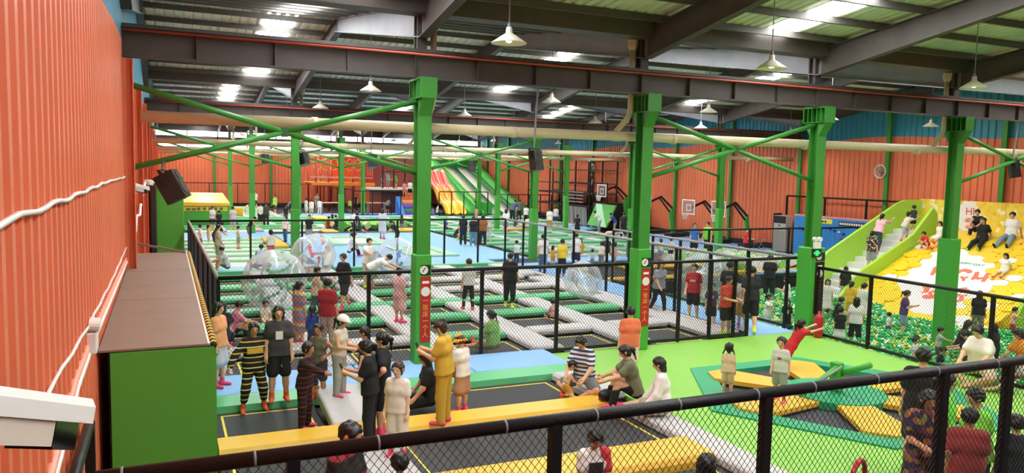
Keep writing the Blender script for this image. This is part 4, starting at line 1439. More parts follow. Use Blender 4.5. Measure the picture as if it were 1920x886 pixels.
def hoop(x, y, zc, label):
    """x,y: board centre; the stand leans in from the wall side"""
    t = thing('basketball_hoop', label, 'basketball hoop', (29.4, y, 0), 'basketball hoops along the right wall')
    MB().cbox(28.9, 30.1, y - .35, y + .35, 0, .25, .03).build('base', m_black, t)
    MB().bar((29.6, y + .25, .2), (29.35, y + .25, zc - .35), .16, .16).bar((29.1, y - .25, .2), (28.85, y - .25, zc - .6), .14, .14).build('post', m_casing, t)
    MB().bar((29.35, y + .2, zc - .4), (28.3, y, zc + .35), .07, .12).bar((28.85, y - .25, zc - .62), (28.2, y, zc + .25), .07, .1).bar((28.3, y, zc + .32), (x + .05, y, zc - .1), .08, .12).build('arm', m_black, t)
    w, h = .58, .42
    MB().box(x - .008, x + .008, y - w, y + w, zc - h, zc + h).build('backboard', m_glass, t)
    f = MB()
    for a, b, c, d in ((-w, w, -h, -h + .06), (-w, w, h - .06, h), (-w, -w + .06, -h + .06, h - .06), (w - .06, w, -h + .06, h - .06)): f.box(x - .03, x + .02, y + a, y + b, zc + c, zc + d)
    f.build('board_frame', m_white, t)
    g = MB()
    for a, b, c, d in ((-.2, .2, -.22, -.18), (-.2, .2, .1, .14), (-.2, -.16, -.18, .1), (.16, .2, -.18, .1)): g.box(x - .014, x - .008, y + a, y + b, zc + c, zc + d)
    g.build('target_square', m_white, t)
    R = .2
    MB().tube([(x - .24 + R * math.cos(q), y + R * math.sin(q), zc - .3) for q in np.linspace(0, 2 * math.pi, 17)], .018, 6, False).build('rim', m_rim, t, True)
    nt = MB()
    for q in np.linspace(0, 2 * math.pi, 11)[:-1]:
        nt.bar((x - .24 + R * math.cos(q), y + R * math.sin(q), zc - .3), (x - .24 + .11 * math.cos(q + .5), y + .11 * math.sin(q + .5), zc - .68), .012)
        nt.bar((x - .24 + R * math.cos(q), y + R * math.sin(q), zc - .3), (x - .24 + .11 * math.cos(q - .5), y + .11 * math.sin(q - .5), zc - .68), .012)
    nt.build('hoop_net', m_white, t)


hoop(27.2, 33.1, 2.15, 'white-framed basketball hoop nearest the air conditioner by the climbing wall')
hoop(27.2, 35.7, 2.12, 'white-framed basketball hoop beside the green column with the dark sign')
hoop(27.2, 40.0, 2.2, 'basketball hoop standing behind the middle green column')
hoop(27.2, 45.3, 2.72, 'raised basketball hoop before the black frame tower')
t = thing('folding_chair', 'folding chair with an orange back near the silver air conditioner', 'chair', (29.0, 31.9, 0))
for q in (-.22, .22):
    MB().tube([(28.75, 31.9 + q, .0), (29.0, 31.9 + q, .45), (29.25, 31.9 + q, .9)], .014, 6).build('leg', m_lsteel, t)
    MB().tube([(29.25, 31.9 + q, .0), (28.95, 31.9 + q, .45)], .014, 6).build('leg', m_lsteel, t)
MB().cbox(28.78, 29.1, 31.67, 32.13, .43, .48, .02).build('seat', m_rim, t)
MB().cbox(29.15, 29.24, 31.67, 32.13, .65, .92, .03).build('backrest', m_rim, t)

# ------------------------------------------------------------------ back of the hall
m_red = M('red_pole_paint', '#c2332c', .4)
m_orb = M('orange_beam_pad', '#f0922f', .5)
m_orp = M('orange_panel', '#f2602c', .5, var=.1)
m_rope = M('yellow_rope', '#f0c24a', .7)
t = thing('rope_course', 'orange and red climbing rope course in front of the back wall', 'rope course', (14.5, 70, 0))
for x in (12.1, 13.2, 14.2, 15.3, 16.3):
    MB().tube([(x, 68.5, 0), (x, 68.5, 5.0)], .09, 8).build('pole', m_red, t, True)
    MB().tube([(x, 72.5, 0), (x, 72.5, 5.0)], .09, 8).build('pole', m_red, t, True)
for z, m_ in ((5.0, m_orb), (2.4, m_orb)):
    MB().cbox(11.7, 17.3, 68.3, 68.7, z - .15, z + .15, .04).build('beam', m_, t)
    MB().cbox(11.7, 16.8, 72.3, 72.7, z - .15, z + .15, .04).build('beam', m_, t)
for x in (12.1, 14.2, 16.3): MB().box(x - .3, x + .3, 68.7, 72.3, 2.4, 2.5).build('gangway', m_ply, t)
MB().box(11.5, 17.0, 68.0, 68.2, 2.95, 3.05).build('guard_plank', M('pale_plank', '#c9a48a', .6), t)
MB().box(14.4, 16.9, 73.0, 73.15, 2.5, 5.0).build('orange_panel', m_orp, t)
for x in np.arange(12.4, 16.6, .72):
    MB().tube([(x + .36 * math.cos(q), 69.5, 4.1 + .5 * math.sin(q)) for q in np.linspace(0, 2 * math.pi, 15)], .03, 5, False).build('rope_ring', m_rope, t, True)
    MB().tube([(x, 69.5, 4.6), (x, 69.5, 5.0)], .025, 5).build('rope', m_rope, t)
for x in (12.6, 14.6, 15.6): MB().tube([(x, 70.5, 2.6), (x + .5, 70.5, 3.1), (x + 1, 70.5, 2.6), (x + 1.3, 70.5, 5)], .03, 5).build('rope', m_rope, t)
lat = MB().box(16.6, 17.35, 69.0, 69.06, 2.55, 4.85).build('red_lattice_panel', m_red, t)
for j in range(4): MB().box(16.7 + .16 * j, 16.78 + .16 * j, 68.96, 69.0, 3.2, 4.6).build('lattice_slot', M('salmon_slot', '#e08a6a', .6), lat)
t = thing('play_house', 'dark brown two-level play house beside the rope course', 'play structure', (18.3, 66, 0))
m_brown = M('dark_brown_panel', '#4a2a26', .6)
MB().box(17.4, 19.6, 66.5, 66.7, 0, 2.0).build('lower_panel', m_brown, t)
MB().box(16.4, 17.4, 66.5, 66.7, 0, 2.0).build('lower_panel', M('red_brown_panel', '#7a3a30', .6), t)
MB().box(16.4, 20.6, 66.0, 70.0, 2.0, 2.15).build('upper_deck', M('white_deck_edge', '#e9e6e0', .6), t)
for x in (17.4, 18.4, 19.4, 20.5): MB().box(x - .05, x + .05, 66.0, 66.1, 2.15, 5.0).build('post', m_black, t)
for z in (3.6, 5.0): MB().box(17.4, 20.6, 66.02, 66.08, z - .04, z + .04).build('rail', m_black, t)
MB().box(17.4, 21.4, 70.0, 70.1, 2.15, 5.2).build('back_screen', M('dull_red_screen', '#8c4038', .7), t)
for x, n in ((12.4, 'low wooden table before the rope course fence'), (16.2, 'low wooden table before the play house')):
    tt = thing('low_table', n, 'table', (x, 63.5, 0))
    MB().box(x - .8, x + .8, 63.2, 64.0, .95, 1.02).build('table_top', M('pale_wood', '#c79a6a', .5), tt)
    for q in (-.7, .7): MB().box(x + q - .04, x + q + .04, 63.3, 63.9, .02, .95).build('leg', m_ply, tt)
# rainbow step block
t = thing('rainbow_steps', 'rainbow-striped padded step block below the play house', 'steps', (19.1, 63.5, 0))
for j, c in enumerate(['#7a3f9a', '#3f9a5a', '#5a4fa8', '#c05fb0', '#f0c24a', '#d95a3a']):
    MB().cbox(18.5, 19.9, 62.6 + j * .25, 64.6, .02 + j * .24, .02 + (j + 1) * .24, .02).build('step', M('step_' + c[1:], c, .5), t)
MB().add([(18.1, 62.4, 0.02), (18.45, 62.4, 0.02), (18.45, 64.4, 0.02), (18.1, 64.4, 0.02), (18.1, 64.2, 1.5), (18.45, 64.2, 1.5), (18.45, 64.4, 1.5), (18.1, 64.4, 1.5)],
         [[3, 2, 1, 0], [4, 5, 6, 7], [0, 1, 5, 4], [1, 2, 6, 5], [2, 3, 7, 6], [3, 0, 4, 7]]).build('blue_side', M('blue_side_pad', '#3f7fd0', .5), t)

# wavy rainbow slide: three lanes
m_rain = stripes_mat('rainbow_slide_bands', ['#f4c63a', '#f0a030', '#f2604a', '#f5483c'], 'Z', 4.6, .3)
t = thing('wavy_slide', 'wavy red and yellow rainbow slide with three lanes at the back', 'slide', (23, 66, 0))
for l_ in range(3):
    x0 = 21.9 + l_ * .62
    v, f = [], []
    N = 26
    for q in range(N + 1):
        s = q / N
        y = 68.5 - 6.6 * s
        z = .25 + 3.5 * (1 - s) ** 1.1 + .16 * math.sin(s * 17)
        for (dx, dz) in ((0, .22), (.06, .06), (.3, .0), (.54, .06), (.6, .22), (.6, -.2), (0, -.2)): v.append((x0 + dx, y, z + dz))
    for q in range(N):
        for k in range(7): f.append([q * 7 + k, q * 7 + (k + 1) % 7, (q + 1) * 7 + (k + 1) % 7, (q + 1) * 7 + k])
    MB().add(v, f).build('lane', m_rain, t, True)
t = thing('drop_slide', 'tall green slide with two white lanes in the back corner', 'slide', (27.5, 70, 0))


def ramp(x0, x1, lift, th, mat, nm, y0=75.2, y1=62.6, top=4.0, cut=False):
    v = []
    ys = np.linspace(y0, y1, 15)
    for q, y in enumerate(ys):
        s = q / 14
        z = top * (1 - s) ** 1.12 + .1 + lift
        v += [(x0, y, z), (x1, y, z), (x1, y, z - th), (x0, y, z - th)]
    f = [[0, 1, 2, 3]]
    for q in range(14):
        for k in range(4): f.append([q * 4 + k, (q + 1) * 4 + k, (q + 1) * 4 + (k + 1) % 4, q * 4 + (k + 1) % 4])
    f.append([14 * 4 + 3, 14 * 4 + 2, 14 * 4 + 1, 14 * 4])
    MB().add(v, f).build(nm, mat, t, True)


m_gs = M('green_slide_pad', '#3fae3f', .45)
m_gd = M('dark_green_slide_stripe', '#2c7a3c', .5)
m_wl2 = M('white_slide_lane', '#dcd6cf', .4)
ramp(26.15, 27.15, 0, .3, m_wl2, 'lane')
ramp(27.15, 27.6, .02, .3, m_gd, 'divider')
ramp(27.6, 28.75, 0, .3, m_wl2, 'lane')
ramp(28.75, 29.0, .3, .6, m_gd, 'divider')
ramp(29.0, 29.7, .75, 1.2, m_gs, 'side_pad')
ramp(25.55, 26.05, .25, .7, m_gs, 'side_pad')
ramp(26.05, 26.15, .3, .2, m_lim2, 'lime_edge')
ramp(24.3, 25.4, .25, .8, m_gs, 'side_pad', y1=63.4, top=4.6)
ramp(24.2, 24.3, .4, .2, m_lim2, 'lime_edge', y1=63.4, top=4.6)
MB().box(24.2, 29.8, 75.2, 75.9, 3.6, 5.3).build('top_screen', M('green_top_screen', '#2f8a33', .6), t)
MB().box(25.6, 26.1, 61.9, 66.0, .02, 1.1).build('foot_pad', m_gs, t)

# black scaffold tower by the right wall
t = thing('frame_tower', 'tall black framed play tower with mesh decks by the right wall', 'play structure', (29.2, 53, 0))
xa, xb = 27.9, 30.2
ys = [48.2, 50.3, 52.4, 54.5, 58.4]
for j, y in enumerate(ys):
    for x in (xa, xb): MB().bar((x, y, 0), (x, y, 4.95 if j < 4 else 4.0), .09).build('post', m_black, t)
for z, n_ in ((1.5, 5), (2.4, 5), (3.1, 5), (4.1, 4), (4.92, 4)):
    for x in (xa, xb): MB().bar((x, ys[0], z), (x, ys[n_ - 1], z), .07).build('rail', m_black, t)
for y in ys[:4]: MB().bar((xa, y, 4.92), (xb, y, 4.92), .07).build('rail', m_black, t)
for z in (1.45, 2.35): MB().box(xa, xb, ys[0], ys[-1], z - .06, z).build('deck', m_deckside, t)
for k in range(4): MB().bar((xa - .04, 49.0, 1.75 + k * .24), (xa - .04, 52.2, 1.75 + k * .24), .05, .07).build('slat', m_lsteel, t)
for k in range(5): MB().bar((xa - .06, 48.6 + k * .6, .1), (xa - .06, 48.75 + k * .6, 1.4), .34, .04, (0, 1, 0)).build('grey_pad', M('light_grey_pad', '#b9b4ac', .6), t)
t = thing('green_ramp', 'sloping green and lime padded panel below the raised hoop', 'panel', (28, 45.5, 0))
MB().extrude([(27.2, 44.6, .25), (27.2, 47.2, .25), (27.9, 47.2, 1.75), (27.9, 44.6, 1.75)], (.12, 0, 0)).build('panel', m_casing, t)
MB().extrude([(27.19, 44.6, .25), (27.19, 45.6, .25), (27.89, 47.2, 1.75), (27.89, 46.4, 1.75)], (-.012, 0, 0)).build('light_band', m_pgreenl, t)
MB().box(28.1, 30.3, 46.1, 48.0, 0, 1.7).build('dark_base', m_deckside, t)
t = thing('upper_cage', 'black railed upper deck behind the raised hoop', 'play structure', (29.2, 47, 1.7))
MB().box(28.1, 30.3, 46.1, 48.0, 1.7, 1.8).build('deck', m_deckside, t)
for y in (46.1, 47.0, 48.0): MB().bar((28.1, y, 1.8), (28.1, y, 3.2), .08).build('post', m_black, t)
for z in (2.4, 3.2): MB().bar((28.1, 46.1, z), (28.1, 48.0, z), .07).build('rail', m_black, t)


# ------------------------------------------------------------------ transparent bubble balls
def shell_mat():
    m = bpy.data.materials.new('clear_inflatable_film')
    m.use_nodes = True
    N, L = m.node_tree.nodes, m.node_tree.links
    N.clear()
    out = N.new('ShaderNodeOutputMaterial')
    mx = N.new('ShaderNodeMixShader')
    tr = N.new('ShaderNodeBsdfTransparent')
    tr.inputs[0].default_value = (.93, .96, .96, 1)
    gl = N.new('ShaderNodeBsdfPrincipled')
    gl.inputs['Base Color'].default_value = (.85, .9, .92, 1)
    gl.inputs['Roughness'].default_value = .06
    gl.inputs['Specular IOR Level'].default_value = 1.0
    lw = N.new('ShaderNodeLayerWeight')
    lw.inputs[0].default_value = .35
    fr = N.new('ShaderNodeMath')
    fr.operation = 'MULTIPLY_ADD'
    fr.inputs[1].default_value = .6
    fr.inputs[2].default_value = .1
    L.new(lw.outputs['Facing'], fr.inputs[0])
    bp = N.new('ShaderNodeBump')
    wv = N.new('ShaderNodeTexNoise')
    wv.inputs['Scale'].default_value = 4
    tc = N.new('ShaderNodeTexCoord')
    L.new(tc.outputs['Object'], wv.inputs['Vector'])
    L.new(wv.outputs['Fac'], bp.inputs['Height'])
    bp.inputs['Strength'].default_value = .5
    L.new(bp.outputs[0], gl.inputs['Normal'])
    L.new(bp.outputs[0], lw.inputs['Normal'])
    L.new(fr.outputs[0], mx.inputs[0])
    L.new(tr.outputs[0], mx.inputs[1])
    L.new(gl.outputs[0], mx.inputs[2])
    L.new(mx.outputs[0], out.inputs[0])
    return m


m_film = shell_mat()


def zorb(c, R, dotc, label, ax=(0.5, 0.2, .8), nd=40):
    t = thing('bubble_ball', label, 'bubble ball', (c[0], c[1], c[2]))
    cz = c[2] + R
    v = MB()
    N = 20
    prof = []
    for i in range(N + 1):
        a = math.pi * i / N
        rr = R * (.96 + .04 * abs(math.cos(4 * a)))
        prof.append((max(.001, rr * math.sin(a)), -rr * .97 * math.cos(a)))
    v.lathe(prof, (c[0], c[1], cz), 28)
    v.build('outer_shell', m_film, t, True)
    A = Vector(ax).normalized()
    MB().tube([Vector((c[0], c[1], cz)) - A * R * .9, Vector((c[0], c[1], cz)), Vector((c[0], c[1], cz)) + A * R * .9], [R * .55, R * .42, R * .55], 18, False).build('inner_tunnel', m_film, t, True)
    if dotc:
        md = M('dots_' + dotc[1:], dotc, .4, var=0)
        s1 = A.cross(Vector((0, 0, 1))).normalized()
        s2 = A.cross(s1)
        d = MB()
        for k in range(nd):
            u, q = -.8 + 1.6 * ((k * .618034) % 1), 2 * math.pi * ((k * .754878) % 1)
            rr = R * (.43 + .1 * abs(u))
            nrm = s1 * math.cos(q) + s2 * math.sin(q)
            p = Vector((c[0], c[1], cz)) + A * (R * u) + nrm * rr
            d.tube([p, p + nrm * .006], .06, 8)
        o = d.build('dots', md, t)
        o['kind'] = 'stuff'


p = at(585, 522)
zorb(at(587, 520, .1), .78, '#d9453a', 'clear inflatable bubble ball with red dots by the far court fence', (.6, .25, .75))
zorb(at(515, 585, .1), .85, '#2f9a62', 'clear inflatable bubble ball with green dots on the left court beds', (.3, .3, .9), 46)
zorb(at(745, 533, .1), .8, '#3f78c4', 'clear inflatable bubble ball with blue dots behind the pink dress', (1, .2, .1))
zorb((16.3, 20.4, -.55), 1.0, None, 'plain clear bubble ball in the ball pit beside the walkway', (.9, .3, .2))
zorb(at(1092, 560, .1), .6, '#d8a23a', 'small clear bubble ball with amber dots on the court beds', (.2, .9, .2), 20)

# odds and ends
yb_ = at(447, 404, .13)
slab('yellow_block', yb_[0] - .3, yb_[0] + .3, yb_[1] - .5, yb_[1] + .5, .13, .75, m_pyel, 'small yellow foam block on the back left beds', 'block', .05)
fe = at(1536, 628)
t = thing('red_cylinder', 'red padded cylinder on the column that the girl in red pushes', 'cylinder', (14.82, 14.05, .0))
MB().lathe([(.001, 0.0), (.1, .0), (.11, .03), (.11, .5), (.07, .57), (.03, .6), (.03, .66), (.001, .66)], (14.82, 14.05, 0), 14).build('body', M('red_enamel', '#b8242a', .35), t, True)
t = thing('red_hoop', 'red tubular hoop handle standing on the lime deck by the railing', 'handle', (6.8, 6.0, 0))
pr = at(1610, 884, .95)
MB().tube([(pr[0] + .16 * math.cos(q), pr[1] + .06 * math.cos(q), .9 + .17 * math.sin(q)) for q in np.linspace(-.6, 3.74, 16)], .028, 8).build('handle', M('red_enamel', '#b8242a', .35), t, True)
MB().tube([(pr[0], pr[1], .03), (pr[0] - .12, pr[1], .8)], .02, 6).build('stem', M('red_enamel', '#b8242a', .35), t)
MB().lathe([(.001, .0), (.2, .0), (.2, .03), (.001, .035)], (pr[0], pr[1], 0), 16).build('base', m_black, t)
for (px, py, X, n) in ((1574, 305, None, ''),):
    pass
for (y, z, n) in ((25.6, 4.3, 'white round wall fan high on the right wall above the slide'), (41.8, 4.4, 'white round wall fan on the right wall by the hoops'), (52.0, 4.3, 'white round wall fan on the right wall above the frame tower')):
    t = thing('wall_fan', n, 'fan', (30.4, y, z))
    MB().tube([(30.3 + .22 * 0, y + .3 * math.cos(q), z + .3 * math.sin(q)) for q in np.linspace(0, 2 * math.pi, 19)], .03, 6, False).build('guard_ring', m_white, t, True)
    for k in range(4):
        q = k * math.pi / 2
        MB().bar((30.3, y, z), (30.3, y + .27 * math.cos(q), z + .27 * math.sin(q)), .1, .02).build('blade', M('pale_blade', '#cfd3d6', .4), t)
    MB().tube([(30.58, y, z), (30.25, y, z)], .06, 10).build('motor', m_lsteel, t)
# ------------------------------------------------------------------ people: smooth-blended implicit bodies turned into meshes
def surface_nets(D, org, vox):
    S = D < 0
    if not S.any(): return None
    c = np.zeros(tuple(n - 1 for n in D.shape), dtype=np.int8)
    offs = [(i, j, k) for i in (0, 1) for j in (0, 1) for k in (0, 1)]
    nx, ny, nz = c.shape
    for (i, j, k) in offs: c += S[i:i + nx, j:j + ny, k:k + nz]
    act = (c > 0) & (c < 8)
    idx = np.argwhere(act)
    gid = np.full(c.shape, -1, dtype=np.int32)
    gid[act] = np.arange(len(idx))
    vals = np.stack([D[idx[:, 0] + i, idx[:, 1] + j, idx[:, 2] + k] for (i, j, k) in offs], 1)
    acc = np.zeros((len(idx), 3))
    cnt = np.zeros(len(idx))
    for a in range(8):
        for ax in range(3):
            oa = offs[a]
            if oa[ax] == 0:
                ob = list(oa); ob[ax] = 1
                b = offs.index(tuple(ob))
                va, vb = vals[:, a], vals[:, b]
                m = (va < 0) != (vb < 0)
                t = np.where(m, va / np.where(m, va - vb, 1), 0)
                p = np.zeros((len(idx), 3)) + np.array(oa)
                p[:, ax] += t
                acc += p * m[:, None]
                cnt += m
    V = org + vox * (idx + acc / cnt[:, None])
    quads = []
    for ax in range(3):
        b, d = (ax + 1) % 3, (ax + 2) % 3
        sl0, sl1 = [slice(None)] * 3, [slice(None)] * 3
        sl0[ax], sl1[ax] = slice(0, -1), slice(1, None)
        s0, s1 = S[tuple(sl0)], S[tuple(sl1)]
        e = np.argwhere(s0 != s1)
        e = e[(e[:, b] > 0) & (e[:, d] > 0) & (e[:, b] < D.shape[b] - 1) & (e[:, d] < D.shape[d] - 1)]
        if not len(e): continue
        q = []
        for (ob, od) in ((-1, -1), (0, -1), (0, 0), (-1, 0)):
            f = e.copy()
            f[:, b] += ob
            f[:, d] += od
            q.append(gid[f[:, 0], f[:, 1], f[:, 2]])
        q = np.stack(q, 1)
        fl = ~S[e[:, 0], e[:, 1], e[:, 2]]
        q[fl] = q[fl][:, ::-1]
        quads.append(q)
    Q = np.concatenate(quads)
    return V, Q[(Q >= 0).all(1)]


def sdf_mesh(prims, vox, k=.02, cuts=()):
    """prims: (a, b, ra, rb) tapered capsules, blended smoothly; cuts: functions of (X,Y,Z) giving a distance to keep below 0"""
    A = np.array([p[0] for p in prims], dtype=np.float32)
    B = np.array([p[1] for p in prims], dtype=np.float32)
    RA = np.array([p[2] for p in prims], dtype=np.float32)
    RB = np.array([p[3] for p in prims], dtype=np.float32)
    R = np.maximum(RA, RB)[:, None]
    lo = np.minimum(A - R, B - R).min(0) - 2.5 * vox
    hi = np.maximum(A + R, B + R).max(0) + 2.5 * vox
    n = np.ceil((hi - lo) / vox).astype(int) + 1
    D = np.full(tuple(n), 1.0, dtype=np.float32)
    ax = [lo[i] + vox * np.arange(n[i], dtype=np.float32) for i in range(3)]
    m = k + 2.5 * vox
    for a, b, ra, rb in zip(A, B, RA, RB):
        r = max(ra, rb) + m
        i0 = np.maximum(0, np.floor((np.minimum(a, b) - r - lo) / vox).astype(int))
        i1 = np.minimum(n, np.ceil((np.maximum(a, b) + r - lo) / vox).astype(int) + 1)
        X = ax[0][i0[0]:i1[0], None, None]
        Y = ax[1][None, i0[1]:i1[1], None]
        Zz = ax[2][None, None, i0[2]:i1[2]]
        ab = b - a
        L2 = float(ab @ ab)
        if L2 < 1e-9:
            t = 0.0
            d = np.sqrt((X - a[0]) ** 2 + (Y - a[1]) ** 2 + (Zz - a[2]) ** 2) - ra
        else:
            t = np.clip(((X - a[0]) * ab[0] + (Y - a[1]) * ab[1] + (Zz - a[2]) * ab[2]) / L2, 0, 1)
            d = np.sqrt((X - a[0] - t * ab[0]) ** 2 + (Y - a[1] - t * ab[1]) ** 2 + (Zz - a[2] - t * ab[2]) ** 2) - (ra + (rb - ra) * t)
        sl = tuple(slice(i0[q], i1[q]) for q in range(3))
        E = D[sl]
        h = np.maximum(k - np.abs(E - d), 0) / k
        D[sl] = np.minimum(E, d) - h * h * k * .25
    if cuts:
        X, Y, Zz = ax[0][:, None, None], ax[1][None, :, None], ax[2][None, None, :]
        for c in cuts: D = np.maximum(D, c(X, Y, Zz))
    D[0], D[-1], D[:, 0], D[:, -1], D[:, :, 0], D[:, :, -1] = 1, 1, 1, 1, 1, 1
    return surface_nets(D, lo, vox)


def rad(a): return math.radians(a)


def dirv(f, o, s):
    """direction of a hanging limb swung forward by f and outward by o (degrees); s = -1 left, +1 right"""
    f, o = rad(f), rad(o)
    return np.array([s * math.sin(o), math.cos(o) * math.sin(f), -math.cos(o) * math.cos(f)])


# pose: lean, arms ((f,o),(f2,o2)) left/right, legs ((f,o),(f2,o2)) left/right, head pitch
A0 = ((4, 9), (12, 5))
L0 = ((3, 4), (-2, 2))
POSE = {
    'stand': dict(),
    'stand2': dict(aL=((-6, 12), (8, 4)), aR=((10, 10), (30, 0)), lL=((8, 6), (2, 4)), lR=((-4, 4), (-8, 2))),
    'walk': dict(lean=4, aL=((-22, 8), (-6, 2)), aR=((22, 8), (44, 0)), lL=((22, 2), (6, 1)), lR=((-14, 2), (-32, 1))),
    'run': dict(lean=14, aL=((-35, 10), (10, 0)), aR=((35, 10), (95, -10)), lL=((45, 2), (-10, 1)), lR=((-20, 2), (-70, 1))),
    'jump': dict(lean=3, aL=((10, 38), (18, 30)), aR=((14, 40), (22, 30)), lL=((14, 10), (-18, 6)), lR=((16, 12), (-10, 6))),
    'phone': dict(lean=3, head=14, aL=((22, 6), (105, -22)), aR=((24, 6), (108, -22))),
    'hold': dict(lean=3, head=12, aL=((14, 8), (85, -15)), aR=((14, 8), (85, -15))),
    'hips': dict(aL=((-18, 42), (38, -38)), aR=((-18, 42), (38, -38))),
    'point': dict(lean=6, aL=((6, 10), (14, 4)), aR=((70, 12), (80, 6))),
    'wave': dict(aR=((150, 20), (165, 10))),
    'bend': dict(lean=62, head=30, aL=((62, 8), (70, 2)), aR=((58, 8), (66, 2)), lL=((10, 6), (0, 4)), lR=((6, 6), (-4, 4))),
    'stoop': dict(lean=30, head=25, aL=((35, 8), (50, 2)), aR=((35, 8), (50, 2)), lL=((14, 5), (-4, 3)), lR=((10, 5), (-8, 3))),
    'push': dict(lean=32, head=-22, aL=((105, 8), (110, 4)), aR=((100, 8), (108, 4)), lL=((-30, 3), (-38, 2)), lR=((-34, 3), (-44, 2))),
    'cross': dict(lean=12, head=22, aL=((28, 14), (52, -12)), aR=((28, 14), (52, -12)), lL=((72, 42), (20, -58)), lR=((74, 42), (24, -58)), sit=1),
    'sit': dict(lean=6, head=10, aL=((20, 14), (40, 0)), aR=((20, 14), (40, 0)), lL=((84, 12), (78, 8)), lR=((86, 12), (80, 8)), sit=1, toe=70),
    'hug': dict(lean=16, head=10, aL=((48, 8), (70, -10)), aR=((48, 8), (70, -10)), lL=((118, 8), (12, 4)), lR=((122, 8), (16, 4)), sit=1),
    'back': dict(lean=-24, head=10, aL=((-38, 14), (-30, 6)), aR=((-38, 16), (-30, 6)), lL=((66, 8), (40, 4)), lR=((62, 8), (34, 4)), sit=1, toe=35),
    'slope': dict(lean=-6, head=12, aL=((-22, 16), (-14, 8)), aR=((-22, 16), (-14, 8)), lL=((74, 10), (52, 6)), lR=((72, 10), (48, 6)), sit=1, toe=40),
    'squat': dict(lean=28, head=8, aL=((45, 12), (75, -6)), aR=((45, 12), (75, -6)), lL=((112, 14), (-28, 6)), lR=((112, 14), (-28, 6))),
    'kneel': dict(lean=14, head=12, aL=((30, 10), (60, -5)), aR=((30, 10), (60, -5)), lL=((40, 6), (-88, 4)), lR=((40, 6), (-88, 4)), toe=-80),
    'climb': dict(lean=26, head=-14, aL=((60, 14), (105, 2)), aR=((85, 14), (120, 2)), lL=((62, 4), (-10, 2)), lR=((-4, 4), (-22, 2))),
    'lie': dict(lean=-78, head=30, aL=((-60, 30), (-40, 10)), aR=((20, 30), (60, 0)), lL=((82, 10), (76, 6)), lR=((92, 10), (40, 6)), sit=1, toe=60),
    'crawl': dict(lean=74, head=-20, aL=((8, 8), (4, 2)), aR=((2, 8), (0, 2)), lL=((8, 6), (-84, 4)), lR=((2, 6), (-86, 4)), toe=-80),
}
SKIN = {'a': '#dfae8c', 'b': '#c98f6c', 'c': '#e9c1a4'}


def skin(c): return M('skin_' + c, SKIN[c], .5, var=.05, scale=12)


def cloth(c):
    if isinstance(c, bpy.types.Material): return c
    return M('cloth_' + c.lstrip('#'), c, .85, var=.1, scale=14, bump=.25, bscale=25)


HAIRC = {'k': '#17130f', 'b': '#3a2418', 'g': '#4a4038'}
npeople = [0]


